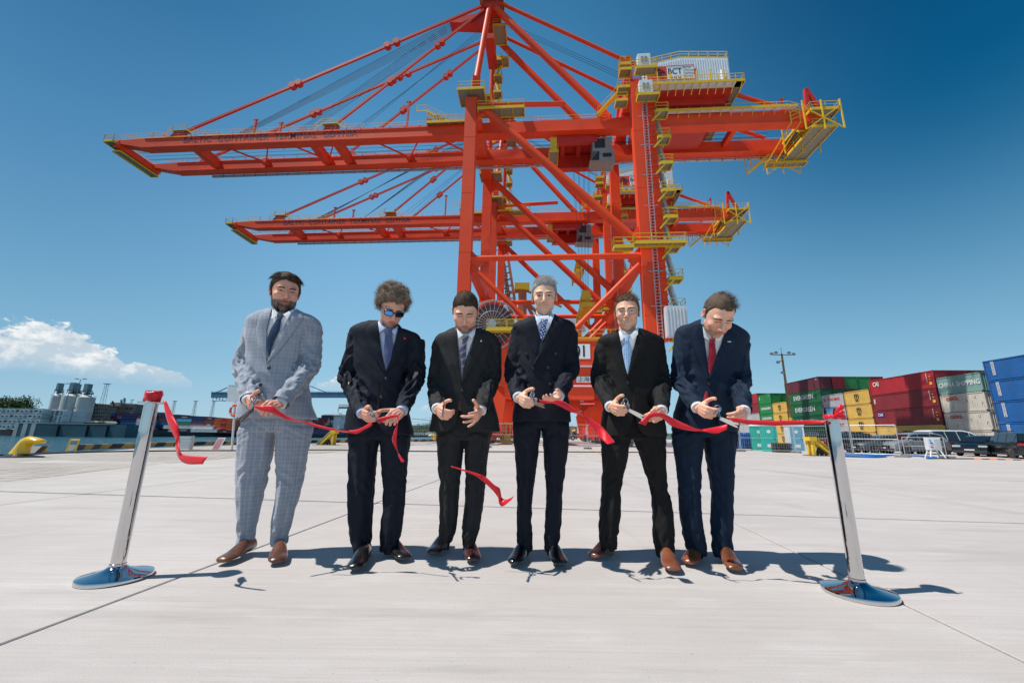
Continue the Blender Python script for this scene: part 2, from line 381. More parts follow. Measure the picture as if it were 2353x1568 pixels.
# quay edge (photo points on the cope), from near to far
EDGE = [Vector((-15.2, -60, 0)), Vector((-15.4, 0, 0))] + [gpt(*p) for p in ((0, 1046), (91, 1041.5), (178, 1036), (317, 1028.5), (530, 1021.3), (707, 1018))]
EDGE += [EDGE[-1] + QV * 45, EDGE[-1] + QV * 400]
for p in EDGE: p.z = zg(p.y)
QUAYZ = -0.035
def quay():
    mb = MB(); n = len(EDGE)
    rows = []
    ys = sorted(set([p.y for p in EDGE] + [7, 8.5, 10, 11.5, 13, 14.5, 16, 17.5, 19, 20.5, 22, 23.5, 25, 60, 150]))
    ex = [float(np.interp(y, [p.y for p in EDGE], [p.x for p in EDGE])) for y in ys]; n = len(ys)
    for x, y in zip(ex, ys): rows.append([(x, y, QUAYZ + zg(y)), (420, y, QUAYZ + zg(y))])
    vs = [q for r in rows for q in r]; fs = [(2 * i, 2 * i + 1, 2 * i + 3, 2 * i + 2) for i in range(n - 1)]
    mb.add(vs, fs, 0)
    # quay wall down to the water
    wv = []; 
    for x, y in zip(ex, ys): wv += [(x, y, QUAYZ + zg(y)), (x + 0.05, y, -6)]
    mb.add(wv, [(2 * i, 2 * i + 1, 2 * i + 3, 2 * i + 2) for i in range(n - 1)], 1)
    struct('ground', mb, [CONC, pmat('quay_wall', (0.16, 0.17, 0.17), .9)])
    g = bpy.data.objects['ground']
    # slabs with recessed joints, each its own piece
    W = 3.62; D = 5.0; gap = 0.017
    sm = {}
    def slab_mesh(k):
        if k in sm: return sm[k]
        b = MB(); w2 = W / 2 - gap / 2; d2 = D / 2 - gap / 2; t = 0.004
        ring = lambda i, z: [(-w2 + i, -d2 + i, z), (w2 - i, -d2 + i, z), (w2 - i, d2 - i, z), (-w2 + i, d2 - i, z)]
        b.loft([ring(0, -0.034), ring(0, -t), ring(t, 0)], caps=True)
        sm[k] = b.mesh(CONC, 'slab'); return sm[k]
    for i in range(-6, 11):
        for j in range(-1, 10):
            c = SO + su * (W * (i + .5)) + sv * (D * (j + .5) + 2.30 - 4.7)
            ok = c.x > float(np.interp(c.y, [p.y for p in EDGE], [p.x for p in EDGE])) + 3.4
            if not ok: continue
            if c.y > 44: continue
            o = link_mesh('slab', slab_mesh(0), g, (c.x, c.y, zg(c.y))); o.rotation_euler = (math.atan((zg(c.y + 2.5) - zg(c.y - 2.5)) / 5), 0, -SLAB_RZ)
    # paver strip between slabs and cope
    pv = MB(); pts = [Vector((float(np.interp(y, [p.y for p in EDGE], [p.x for p in EDGE])), y, 0)) for y in (0, 4, 7, 8.5, 10, 11.5, 13, 14.5, 16, 17.5, 19, 20.5, 22, 23.5, 25, 30, 35, 40, 50, 60)]
    bd = sorted([(q.y, q.x) for q in (gnd(-60, 1122), gnd(0, 1112), gnd(150, 1090), gnd(300, 1071), gnd(560, 1043))]); L_, Rr = [], []
    for p in pts:
        x = float(np.interp(p.y, [a for a, _ in bd], [b_ for _, b_ in bd])); L_.append(Vector((p.x + 1.15, p.y, zg(p.y) + .006))); Rr.append(Vector((max(x, p.x + 1.5), p.y, zg(p.y) + .006)))
    pv.add([q for a, b_ in zip(L_, Rr) for q in (a, b_)], [(2 * i, 2 * i + 1, 2 * i + 3, 2 * i + 2) for i in range(len(pts) - 1)])
    o = struct('pavement', pv, PAVE)
quay()

def water_mat():
    mt = bpy.data.materials.new('harbour_water'); mt.use_nodes = True; nt = mt.node_tree; N = nt.nodes; L = nt.links
    b = N['Principled BSDF']; b.inputs['Roughness'].default_value = 0.13; b.inputs['Base Color'].default_value = (0.022, 0.10, 0.135, 1); b.inputs['IOR'].default_value = 1.33
    g = N.new('ShaderNodeNewGeometry')
    mp = N.new('ShaderNodeMapping'); mp.inputs['Scale'].default_value = (0.8, 0.45, 1); L.new(g.outputs['Position'], mp.inputs[0])
    n = N.new('ShaderNodeTexNoise'); n.inputs['Scale'].default_value = 0.9; n.inputs['Detail'].default_value = 8; n.inputs['Roughness'].default_value = .62; L.new(mp.outputs[0], n.inputs['Vector'])
    n3 = N.new('ShaderNodeTexNoise'); n3.inputs['Scale'].default_value = 0.12; n3.inputs['Detail'].default_value = 3; L.new(mp.outputs[0], n3.inputs['Vector'])
    ad = N.new('ShaderNodeMath'); ad.operation = 'ADD'; L.new(n.outputs[0], ad.inputs[0]); L.new(n3.outputs[0], ad.inputs[1])
    bp = N.new('ShaderNodeBump'); bp.inputs['Distance'].default_value = 1.1; bp.inputs['Strength'].default_value = 1; L.new(ad.outputs[0], bp.inputs['Height']); L.new(bp.outputs[0], b.inputs['Normal'])
    r = N.new('ShaderNodeMapRange'); r.inputs['From Min'].default_value = .38; r.inputs['From Max'].default_value = .66; L.new(n.outputs[0], r.inputs[0])
    mx = N.new('ShaderNodeMix'); mx.data_type = 'RGBA'; L.new(r.outputs[0], mx.inputs[0]); mx.inputs[6].default_value = (0.012, 0.065, 0.095, 1); mx.inputs[7].default_value = (0.045, 0.16, 0.20, 1)
    L.new(mx.outputs[2], b.inputs['Base Color'])
    return mt
WZ = -2.4
wb = MB(); wb.add([(-6000, -800, WZ), (6000, -800, WZ), (6000, 9000, WZ), (-6000, 9000, WZ)], [(0, 1, 2, 3)])
struct('water', wb, water_mat())
# ================================================================== people
def catmull(P, n=6):
    """smooth interpolation of a list of tuples of floats / vectors flattened to numpy"""
    P = [np.array(p, float) for p in P]
    if len(P) == 2: return [P[0] + (P[1] - P[0]) * i / n for i in range(n + 1)]
    Q = [2 * P[0] - P[1]] + P + [2 * P[-1] - P[-2]]; out = []
    for k in range(1, len(Q) - 2):
        a, b, c, d = Q[k - 1:k + 3]
        for i in range(n):
            t = i / n
            out.append(0.5 * ((2 * b) + (c - a) * t + (2 * a - 5 * b + 4 * c - d) * t * t + (3 * b - a - 3 * c + d) * t ** 3))
    out.append(P[-1]); return out
def limb_rings(pts, rad, n=16, sub=6, flat=1.0):
    """rings swept along a smooth path; returns list of rings"""
    S_ = catmull([tuple(p) + (r,) for p, r in zip(pts, rad)], sub)
    rings = []; prev = None
    for i, s in enumerate(S_):
        p = Vector(s[:3]); a = Vector(S_[max(0, i - 1)][:3]); b = Vector(S_[min(len(S_) - 1, i + 1)][:3]); d = (b - a).normalized()
        if prev is None:
            x = d.cross(Vector((0, 1, 0)));
            if x.length < .1: x = d.cross(Vector((0, 0, 1)))
        else: x = prev - d * prev.dot(d)
        x.normalize(); prev = x; y = d.cross(x)
        rings.append([p + x * (s[3] * math.cos(2 * math.pi * k / n)) + y * (s[3] * flat * math.sin(2 * math.pi * k / n)) for k in range(n)])
    return rings
def px_rings(rows, n=32, sub=5, ex=2.5):
    """horizontal rings from picture rows (yl, xl, yr, xr, Y, depth radius)"""
    S_ = catmull(rows, sub); out = []
    for yl, xl, yr, xr, Y, dr in S_:
        a = at(xl, yl, Y); b = at(xr, yr, Y); c = (a + b) / 2; h = (b - a) / 2; ring = []
        for k in range(n):
            t = 2 * math.pi * k / n; ct, st = math.cos(t), math.sin(t)
            u = math.copysign(abs(ct) ** (2 / ex), ct); v = math.copysign(abs(st) ** (2 / ex), st)
            ring.append(c + h * u + Vector((0, dr * v, 0)))
        out.append(ring)
    return out
def remeshed(mb, voxel, smooth=2):
    """union of overlapping closed shapes -> one continuous skin, as numpy verts/faces"""
    me = bpy.data.meshes.new('tmp'); me.from_pydata([tuple(v) for v in mb.v], [], mb.f)
    bm = bmesh.new(); bm.from_mesh(me); bmesh.ops.recalc_face_normals(bm, faces=bm.faces); bm.to_mesh(me); bm.free()
    o = bpy.data.objects.new('tmp', me); C.objects.link(o)
    md = o.modifiers.new('r', 'REMESH'); md.mode = 'VOXEL'; md.voxel_size = voxel
    if smooth:
        sm = o.modifiers.new('s', 'SMOOTH'); sm.factor = 0.6; sm.iterations = smooth
    dg = bpy.context.evaluated_depsgraph_get(); ob = o.evaluated_get(dg); r = bpy.data.meshes.new_from_object(ob)
    bpy.data.objects.remove(o); bpy.data.meshes.remove(me)
    r.name = 'mesh'; return r
def get_co(me):
    a = np.empty(len(me.vertices) * 3); me.vertices.foreach_get('co', a); return a.reshape(-1, 3)
def get_no(me):
    a = np.empty(len(me.vertices) * 3); me.vertices.foreach_get('normal', a); return a.reshape(-1, 3)
def set_co(me, a): me.vertices.foreach_set('co', a.ravel()); me.update()
def seg_param(co, pts):
    """nearest point on a polyline: arc length, distance, axis direction index, per vertex"""
    best = np.full(len(co), 1e9); arc = np.zeros(len(co)); idx = np.zeros(len(co), int); base = 0.0
    for i in range(len(pts) - 1):
        a = np.array(pts[i]); b = np.array(pts[i + 1]); d = b - a; L = np.linalg.norm(d)
        t = np.clip(((co - a) @ d) / (L * L), 0, 1); q = a + t[:, None] * d; r = np.linalg.norm(co - q, axis=1)
        k = r < best; best[k] = r[k]; arc[k] = base + t[k] * L; idx[k] = i; base += L
    return arc, best, idx, base
def nz(x, y, z): return noise.noise(Vector((x, y, z)))

def rayhit(bvh, px, py, off, last=None):
    d = ray(px, py).normalized(); h = bvh.ray_cast(CAM, d)
    if h[0] is None: return last
    return h[0] - d * off
def patch(mb, bvh, left, right, rows, cols, off, bulge=0.0, Yd=2.7, m=0, thick=0.004):
    """cloth strip lying on a surface: left/right are picture polylines; a thin closed piece with depth"""
    def rs(pl):
        L = [0]; 
        for a, b in zip(pl[:-1], pl[1:]): L.append(L[-1] + math.hypot(b[0] - a[0], b[1] - a[1]))
        out = []
        for i in range(rows + 1):
            t = L[-1] * i / rows; k = 0
            while k < len(pl) - 2 and L[k + 1] < t: k += 1
            f = (t - L[k]) / max(1e-6, L[k + 1] - L[k]); a, b = pl[k], pl[k + 1]; out.append((a[0] + (b[0] - a[0]) * f, a[1] + (b[1] - a[1]) * f))
        return out
    A = rs(left); B = rs(right); grid = []; dist = None
    D = []
    for i in range(rows + 1):
        row = []
        for j in range(cols + 1):
            s = j / cols; x = A[i][0] + (B[i][0] - A[i][0]) * s; y = A[i][1] + (B[i][1] - A[i][1]) * s
            d = ray(x, y).normalized(); h = bvh.ray_cast(CAM, d)
            row.append((d, h[3]))
        D.append(row)
    hits = [c[1] for r in D for c in r if c[1] is not None]; med = sorted(hits)[len(hits) // 2] if hits else Yd
    for i in range(rows + 1):
        # smooth the distances along the row, fill holes
        dd = [c[1] if (c[1] is not None and abs(c[1] - med) < .16) else None for c in D[i]]
        known = [x for x in dd if x is not None]; f = (sum(known) / len(known)) if known else med
        dd = [x if x is not None else f for x in dd]; med = med * .5 + f * .5
        grid.append([D[i][j][0] * (dd[j] - off - bulge * math.sin(math.pi * j / cols)) + CAM for j in range(cols + 1)])
    vs = [p for r in grid for p in r]; n = cols + 1
    back = [p + D[i][j][0] * thick for i, r in enumerate(grid) for j, p in enumerate(r)]
    fs = [(i * n + j, i * n + j + 1, (i + 1) * n + j + 1, (i + 1) * n + j) for i in range(rows) for j in range(cols)]
    N_ = len(vs); fb = [tuple(N_ + k for k in reversed(f)) for f in fs]
    rim = [i * n for i in range(rows + 1)] + [rows * n + j for j in range(1, n)] + [i * n + cols for i in range(rows - 1, -1, -1)] + [j for j in range(cols - 1, 0, -1)]
    fr = [(rim[k], rim[(k + 1) % len(rim)], rim[(k + 1) % len(rim)] + N_, rim[k] + N_) for k in range(len(rim))]
    mb.add(vs + back, fs + fb + fr, m)

# ---- cloth materials
def cloth_mat(name, c, rough=0.75, sheen=0.06, weave=0.15, spec=0.25, c2=None):
    if name in MATS: return MATS[name]
    mt = pmat(name, c, rough, 0, 0.10, 14, 0.0, sheen=sheen, spec=spec, col2=c2)
    nt = mt.node_tree; N = nt.nodes; L = nt.links; b = N['Principled BSDF']
    b.inputs['Sheen Roughness'].default_value = .4
    b.inputs['Sheen Tint'].default_value = tuple(min(1, .25 + x * 4) for x in c) + (1,)
    tc = N.new('ShaderNodeTexCoord'); n2 = N.new('ShaderNodeTexNoise'); n2.inputs['Scale'].default_value = 420; n2.inputs['Detail'].default_value = 2; L.new(tc.outputs['Object'], n2.inputs['Vector'])
    n3 = N.new('ShaderNodeTexNoise'); n3.inputs['Scale'].default_value = 30; n3.inputs['Detail'].default_value = 3; L.new(tc.outputs['Object'], n3.inputs['Vector'])
    ad = N.new('ShaderNodeMath'); ad.operation = 'MULTIPLY_ADD'; L.new(n3.outputs[0], ad.inputs[0]); ad.inputs[1].default_value = 2.0; L.new(n2.outputs[0], ad.inputs[2])
    bp = N.new('ShaderNodeBump'); bp.inputs['Strength'].default_value = weave * 2; bp.inputs['Distance'].default_value = 0.0025; L.new(ad.outputs[0], bp.inputs['Height']); L.new(bp.outputs[0], b.inputs['Normal'])
    return mt
def plaid_mat():
    """glen check: woven stripes along the cloth's own uv"""
    mt = bpy.data.materials.new('grey_plaid_wool'); mt.use_nodes = True; nt = mt.node_tree; N = nt.nodes; L = nt.links
    b = N['Principled BSDF']; b.inputs['Roughness'].default_value = .8; b.inputs['Sheen Weight'].default_value = .25; b.inputs['Specular IOR Level'].default_value = .25
    at_ = N.new('ShaderNodeAttribute'); at_.attribute_name = 'cloth_uv'; sp = N.new('ShaderNodeSeparateXYZ'); L.new(at_.outputs['Vector'], sp.inputs[0])
    def M(op, a, b_=None, c=None, clamp=False):
        n = N.new('ShaderNodeMath'); n.operation = op; n.use_clamp = clamp
        for i, v in enumerate((a, b_, c)):
            if v is None: continue
            if isinstance(v, (int, float)): n.inputs[i].default_value = v
            else: L.new(v, n.inputs[i])
        return n.outputs[0]
    def stripe(x, period, centre, width):
        f = M('FRACT', M('ADD', M('DIVIDE', x, period), 10.0)); d = M('ABSOLUTE', M('SUBTRACT', f, centre)); return M('SUBTRACT', 1.0, M('DIVIDE', d, width / period), clamp=True)
    col = None; fac = []
    for x in (sp.outputs[0], sp.outputs[1]):
        band = M('MULTIPLY', M('GREATER_THAN', M('FRACT', M('ADD', M('DIVIDE', x, 0.052), 20)), 0.58), M('GREATER_THAN', M('FRACT', M('ADD', M('DIVIDE', x, 0.0068), 20)), 0.5))
        line = M('ADD', stripe(x, 0.052, .22, .0022), stripe(x, 0.052, .36, .0022), clamp=True)
        fac.append((band, line))
    tone = M('MULTIPLY', M('ADD', fac[0][0], fac[1][0]), .30, clamp=True); ln = M('MULTIPLY', M('ADD', fac[0][1], fac[1][1], clamp=True), .42)
    nn = N.new('ShaderNodeTexNoise'); nn.inputs['Scale'].default_value = 350; L.new(at_.outputs['Vector'], nn.inputs['Vector'])
    m1 = N.new('ShaderNodeMix'); m1.data_type = 'RGBA'; L.new(tone, m1.inputs[0]); m1.inputs[6].default_value = (0.42, 0.46, 0.53, 1); m1.inputs[7].default_value = (0.10, 0.13, 0.19, 1)
    m2 = N.new('ShaderNodeMix'); m2.data_type = 'RGBA'; L.new(ln, m2.inputs[0]); L.new(m1.outputs[2], m2.inputs[6]); m2.inputs[7].default_value = (0.055, 0.080, 0.14, 1)
    m3 = N.new('ShaderNodeMix'); m3.data_type = 'RGBA'; L.new(M('MULTIPLY', stripe(sp.outputs[0], 0.104, .78, .002), .5), m3.inputs[0]); L.new(m2.outputs[2], m3.inputs[6]); m3.inputs[7].default_value = (0.30, 0.19, 0.11, 1)
    m4 = N.new('ShaderNodeMix'); m4.data_type = 'RGBA'; m4.blend_type = 'MULTIPLY'; m4.inputs[0].default_value = .35; L.new(m3.outputs[2], m4.inputs[6]); L.new(nn.outputs[0], m4.inputs[7])
    L.new(m4.outputs[2], b.inputs['Base Color'])
    bp = N.new('ShaderNodeBump'); bp.inputs['Strength'].default_value = .3; bp.inputs['Distance'].default_value = .002; L.new(nn.outputs[0], bp.inputs['Height']); L.new(bp.outputs[0], b.inputs['Normal'])
    MATS['grey_plaid_wool'] = mt; return mt
SKIN = attr_mat('skin', rough=.48, spec=.45, sss=.12, bump=.12, bscale=260)
HAIR = attr_mat('hair', rough=.75, spec=.18)
CHROME = pmat('polished_chrome', (0.60, 0.60, 0.61), .05, 1.0, 0)
BLACKP = pmat('black_plastic', (0.012, 0.012, 0.014), .35, 0, 0)

# ---- head as a smooth union of ellipsoids, sampled on a sphere of rays
def sd_ell(p, c, r):
    q = (p - np.array(c)) / np.array(r); k0 = np.linalg.norm(q, axis=-1); k1 = np.linalg.norm(q / np.array(r), axis=-1); return k0 * (k0 - 1) / np.maximum(k1, 1e-9)
def smin(a, b, k):
    h = np.clip(.5 + .5 * (b - a) / k, 0, 1); return b * (1 - h) + a * h - k * h * (1 - h)
def smax(a, b, k): return -smin(-a, -b, k)
def head_sdf(p, s):
    jw = s.get('jaw', 1.0); fat = s.get('fat', 0.0); sm = s.get('smile', 0.0)
    d = sd_ell(p, (0, -.018, .030), (.077, .096, .086))
    d = smin(d, sd_ell(p, (0, .028, -.025), (.063 + fat, .064, .088)), .03)
    d = smin(d, sd_ell(p, (0, .026, -.078), (.046 * jw + fat, .052, .038)), .03)
    d = smin(d, sd_ell(p, (0, .070, -.108), (.024, .020, .018)), .022)
    for x in (-1, 1):
        d = smin(d, sd_ell(p, (x * .035, .040, -.070), (.016 * jw, .030, .020)), .025)
        d = smin(d, sd_ell(p, (x * .030, .078, .022), (.026, .016, .009)), .014)
        d = smin(d, sd_ell(p, (x * (.040 + .002 * sm), .064, -.032 + .004 * sm), (.022 + fat, .022 + .004 * sm, .020)), .018)
        d = smax(d, -sd_ell(p, (x * .031, .106, -.002), (.019, .018, .012)), .012)
        d = smin(d, sd_ell(p, (x * .031, .0775, -.001), (.0145, .0125, .0105)), .004)
        d = smax(d, -sd_ell(p, (x * (.029 + .006 * sm), .098, -.058), (.0035, .012, .018)), .007)
    # nose
    a = np.array((0, .088, .012)); b = np.array((0, .117, -.030)); ab = b - a
    t = np.clip(((p - a) @ ab) / (ab @ ab), 0, 1); q = a + t[..., None] * ab
    d = smin(d, np.linalg.norm((p - q) * np.array((1.0, 1, 1)), axis=-1) - (.0075 + .0045 * t), .011)
    d = smin(d, sd_ell(p, (0, .112, -.036), (.0125, .011, .0095)), .006)
    for x in (-1, 1): d = smin(d, sd_ell(p, (x * .0135, .102, -.0385), (.0075, .010, .0075)), .005)
    # mouth: muzzle, lips and the slit
    d = smin(d, sd_ell(p, (0, .070, -.066), (.032, .026, .024)), .018)
    zc = -.0665 + sm * 8.0 * p[..., 0] ** 2
    q = p.copy(); q[..., 2] = p[..., 2] - zc
    w = .022 + .007 * sm
    d = smin(d, sd_ell(q, (0, .0905, .0055), (w, .009, .0045)), .004)
    d = smin(d, sd_ell(q, (0, .0900, -.0065), (w * .9, .010, .0055)), .004)
    d = smax(d, -sd_ell(q, (0, .103, 0), (w * 1.06, .016, .0016 + .0030 * s.get('teeth', 0))), .0025)
    d = smax(d, -sd_ell(p, (0, .108, -.090), (.018, .012, .005)), .008)
    return d
HN, HM = 200, 150
def head_grid(s):
    """vertices (HM x HN) of the head by ray marching from the centre"""
    c = np.array((0, .012, -.012)); th = np.linspace(0.02, math.pi - .02, HM)
    ph = np.linspace(0, 2 * math.pi, HN, endpoint=False)
    # denser towards the face (+y)
    ph = ph + 0.45 * np.sin(ph - math.pi / 2 + math.pi) * 0 - 0.38 * np.sin(2 * (ph - math.pi / 2)) * 0
    T, P_ = np.meshgrid(th, ph, indexing='ij')
    D = np.stack([np.sin(T) * np.cos(P_), np.sin(T) * np.sin(P_), np.cos(T)], -1)
    r = np.full(T.shape, .20); hit = np.zeros(T.shape, bool)
    for i in range(70):
        d = head_sdf(c + D * r[..., None], s); r = r - np.clip(d, -.004, .02) * .7
    return c + D * r[..., None], D
HB_Y = [-.12, -.06, -.03, -.005, .010, .022, .040, .060, .085, .12]
def hairline(s):
    lo = s.get('hl', 0.0)
    return [-.075, -.068, -.055, -.030, -.018, .012, .045 + lo, .064 + lo, .074 + lo, .085 + lo]
def hair_f(p, s):
    """>0 inside hair region"""
    hb = np.interp(p[..., 1], HB_Y, hairline(s))
    hb = hb + s.get('temple', 0.0) * np.clip((np.abs(p[..., 0]) - .025) / .03, 0, 1) * np.clip(p[..., 1] / .04, 0, 1)
    n = np.sin(p[..., 0] * 210 + 1) * .0022 + np.sin(p[..., 0] * 95) * .003 + np.sin(p[..., 1] * 260) * .0015
    return p[..., 2] - hb + n

def strand(V_, F_, Cc, root, d0, length, bend, w0, col, rng, segs=4, curl=0.0):
    p = Vector(root); d = Vector(d0).normalized(); side = d.cross(Vector((rng.uniform(-1, 1), rng.uniform(-1, 1), rng.uniform(-1, 1))))
    if side.length < .01: side = Vector((1, 0, 0))
    side.normalize(); b = len(V_); ph = rng.uniform(0, 6.28); s2 = d.cross(side)
    for i in range(segs + 1):
        w = w0 * (1 - .75 * i / segs) / 2
        q = p
        if curl: q = p + (side * math.cos(ph + i * 1.55) + s2 * math.sin(ph + i * 1.55)) * curl
        V_.append(q - side * w); V_.append(q + side * w); Cc.append(col); Cc.append(col)
        if i < segs: F_.append((b + 2 * i, b + 2 * i + 1, b + 2 * i + 3, b + 2 * i + 2))
        d = (d + Vector(bend) * (1.0 / segs)).normalized(); p = p + d * (length / segs)

def build_head(s, body_mb_list, parent):
    """returns (verts world, faces, colours) of head; builds hair object"""
    G, D = head_grid(s); fwd = s['fwd']; roll = s.get('roll', 0)
    f_ = Vector(fwd).normalized(); x_ = Vector((1, 0, 0)); 
    up = Vector((math.sin(roll), 0, math.cos(roll))); x_ = f_.cross(up).normalized(); x_ = -x_ if x_.x < 0 else x_
    up = x_.cross(f_); up = up if up.z > 0 else -up
    if x_.cross(f_).dot(up) < 0: pass
    Mx = Matrix((x_, f_, up)).transposed(); sc = s.get('scale', 1.0); c0 = s['pos']
    # the head's own right-handedness: x to the viewer's right, y out of the face, z up
    Mn = np.array(Mx) * sc
    def W(p): return np.asarray(p) @ Mn.T + np.array(c0)
    P = G.reshape(-1, 3); n = len(P)
    faces = []
    for i in range(HM - 1):
        for j in range(HN):
            k = (j + 1) % HN; faces.append((i * HN + j, (i + 1) * HN + j, (i + 1) * HN + k, i * HN + k))
    faces.append(tuple(range(HN)))
    # pigments, with shade of sockets, creases and folds painted into the skin colour
    x, y, z = P[:, 0], P[:, 1], P[:, 2]
    base = np.array(s.get('skin', (.52, .28, .20))); col = np.tile(base, (n, 1))
    def blend(mask, c):
        nonlocal col
        mask = np.clip(mask, 0, 1)[:, None]; col = col * (1 - mask) + np.array(c) * mask
    red = np.array((.62, .22, .16)) * (base[0] / .52)
    g = lambda cx, cy, cz, r: np.exp(-(((x - cx) / r) ** 2 + ((y - cy) / r) ** 2 + ((z - cz) / r) ** 2))
    blend(.40 * (g(-.042, .07, -.035, .02) + g(.042, .07, -.035, .02)) + .42 * g(0, .115, -.035, .016), red)
    mott = np.array([nz(a * 60, b * 60, c * 60) for a, b, c in P[::1]]); blend(.12 * np.clip(mott, 0, 1), red); blend(.14 * np.clip(-mott, 0, 1), base * .72)
    blend((y > .03) * .25 * np.clip(1 - abs(z - .012) / .022, 0, 1), base * .72)      # shade painted into the eye sockets
    sm = s.get('smile', 0); zc = -.0665 + sm * 8 * x * x; w = .022 + .007 * sm
    lip = (abs(x) < w) & (y > .07) & (abs(z - zc) < .0105 * np.sqrt(np.clip(1 - (x / w) ** 2, 0, 1)))
    blend(lip * .65, s.get('lip', (.50, .13, .11)))
    slit = (abs(x) < w * .95) & (y > .07) & (abs(z - zc) < .0024)
    blend(slit * (.0 if s.get('teeth') else .85), (.10, .03, .025))
    if s.get('teeth'):
        tz = (abs(x) < w * .78) & (y > .07) & (abs(z - zc - .0004) < .0036 * np.sqrt(np.clip(1 - (x / w) ** 2, 0, 1))); blend(tz * 1., (.74, .70, .62))
    # nostrils, brows, eyes
    for e in (-1, 1):
        blend(.9 * (((x - e * .0075) / .0042) ** 2 + ((z + .0435) / .003) ** 2 < 1) * (y > .09), (.09, .03, .025))
        bz = .0215 - .25 * (np.abs(x) - .030) ** 2 * 40 + s.get('browtilt', 0) * (np.abs(x) - .03)
        br = (x * e > .011) & (x * e < .050) & (y > .04) & (abs(z - bz) < .0038)
        blend(br * .80, s.get('brow', (.09, .055, .035)))
        ex = (x - e * .031); op = s.get('eye', .0042)
        upz = op * np.clip(1 - (ex / .0145) ** 2, 0, 1)
        eye = (abs(ex) < .0145) & (y > .05) & (z + .001 < upz) & (z + .001 > -upz * .8)
        if op > .001:
            blend(eye * 1.0, (.50, .46, .43)); iris = eye & (ex ** 2 + (z + .0008) ** 2 < .0056 ** 2); blend(iris * 1., s.get('iris', (.05, .035, .03)))
        lash = (abs(ex) < .0165) & (y > .05) & (abs(z + .001 - upz - .0012) < .0018); blend(lash * .88, (.045, .022, .018))
        crease = (abs(ex) < .017) & (y > .05) & (abs(z + .001 + upz * .8 + .004) < .0012); blend(crease * .35, base * .5)  # painted shade line under the eye
        fold = (np.abs(x * e - (.029 + .006 * sm) - (.058 + z) * -.35) < .0016) & (z < -.040) & (z > -.072) & (y > .05); blend(fold * (.25 + .25 * sm), base * .5)  # shade of the cheek fold painted in
    if s.get('wrinkle'):
        for zz in (.045, .054, .063): blend(.22 * (abs(z - zz - 3 * x * x) < .0011) * (y > .04), base * .55)  # forehead furrows drawn only as painted shade
    # stubble / beard region
    bt = np.interp(y, [-.02, .0, .03, .06, .085, .12], [-.005, -.020, -.045, -.056, -.050, -.046]); bd = (z < bt) & ~(lip) & (y > -.015)
    bd_soft = np.clip((bt - z) / .012, 0, 1) * (y > -.02) * (1 - lip)
    if s.get('stubble'): blend(bd_soft * s['stubble'] * (.75 + .5 * mott), s.get('stubcol', (.16, .11, .09)))
    hf = hair_f(P, s)
    hcol = np.array(s['hair'])
    blend(np.clip(hf / .004, 0, 1) * s.get('scalp', .9), hcol * .8)
    Wp = W(P)
    # ears
    eb = MB()
    for e in (-1, 1):
        rings = []
        prof = [(0.0, .0, .5), (.004, .3, .85), (.010, .7, 1.0), (.0145, 1.0, 1.0), (.016, .9, .96), (.0145, .55, .75), (.010, .35, .5)]
        for off, _, k in prof:
            rings.append([Vector((e * (.0690 + off + .006 * math.sin(t) * 0), -.012 + .0185 * k * math.cos(t) - off * .35, -.012 + (.032 * k if math.sin(t) > 0 else .028 * k) * math.sin(t) + .003 * math.cos(t))) for t in [2 * math.pi * i / 16 for i in range(16)]])
        eb.loft(rings)
    ev = W(np.array([tuple(v) for v in eb.v])); ec = np.tile(base * 0.9 + np.array((.06, -.03, -.03)), (len(ev), 1))
    # hair
    rng = random.Random(s.get('seed', 1)); V_, F_, Cc = [], [], []
    th = s.get('thick', .010)
    # cap following the scalp
    capv = []; idx = {}
    lift = np.zeros(n)
    inside = np.clip(hf / .022, 0, 1)
    nn = np.array([nz(a * 38, b * 38, c * 38 + s.get('seed', 0)) for a, b, c in P])
    vol = s.get('vol', lambda P: np.ones(len(P)))(P)
    off = inside ** .7 * th * (.62 + s.get('lump', .35) * nn) * vol
    Cp = P + D.reshape(-1, 3) * off[:, None]
    inc = hf > -.001
    cw = W(Cp); bb = 0
    for i, v in enumerate(cw):
        V_.append(Vector(v)); k = 1 + .35 * nn[i]; Cc.append(tuple(np.array(s['hair']) * k))
    for f in faces:
        if all(inc[k] for k in f): F_.append(f)
    cand = np.nonzero(hf > 0.0)[0]; wgt = np.sin(np.arccos(np.clip(D.reshape(-1, 3)[cand, 2], -1, 1)))
    cand = rng.choices(list(cand), weights=list(wgt), k=s.get('strands', 2600))
    Dn = D.reshape(-1, 3)
    for i in cand:
        p = P[i] + Dn[i] * off[i] * .8; nrm = Dn[i]
        d, L_, bend, curl = s['style'](P[i], nrm, rng)
        c1 = np.array(s['hair']) * rng.uniform(.6, 1.25)
        if rng.random() < s.get('grey', 0): c1 = np.array(s.get('greycol', (.42, .40, .38))) * rng.uniform(.7, 1.2)
        wp = W(p[None])[0]; R3 = Mn / sc
        strand(V_, F_, Cc, wp, R3 @ np.array(d), L_ * sc, R3 @ np.array(bend), s.get('sw', .0016), tuple(c1), rng, segs=s.get('segs', 4), curl=curl)
    if s.get('beard'):
        bi = np.nonzero(bd & (y > -.01))[0]; full = rng.choices(list(bi), k=s['beard'])
        for i in full:
            p = P[i]; t = rng.uniform(.010, .022); dn = Dn[i]
            d = dn * .6 + np.array((0, .1, -.8)); 
            k = 1.0 if (abs(p[0]) < .035) else 0.0
            c1 = np.array(s['beardcol']) * rng.uniform(.5, 1.4) if rng.random() < .35 + .5 * k else np.array((.42, .40, .38)) * rng.uniform(.6, 1.2)
            wp = W((p + dn * .001)[None])[0]; R3 = Mn / sc
            strand(V_, F_, Cc, wp, R3 @ d, t * sc, R3 @ np.array((0, .1, -.5)), .0017, tuple(c1), rng, segs=3)
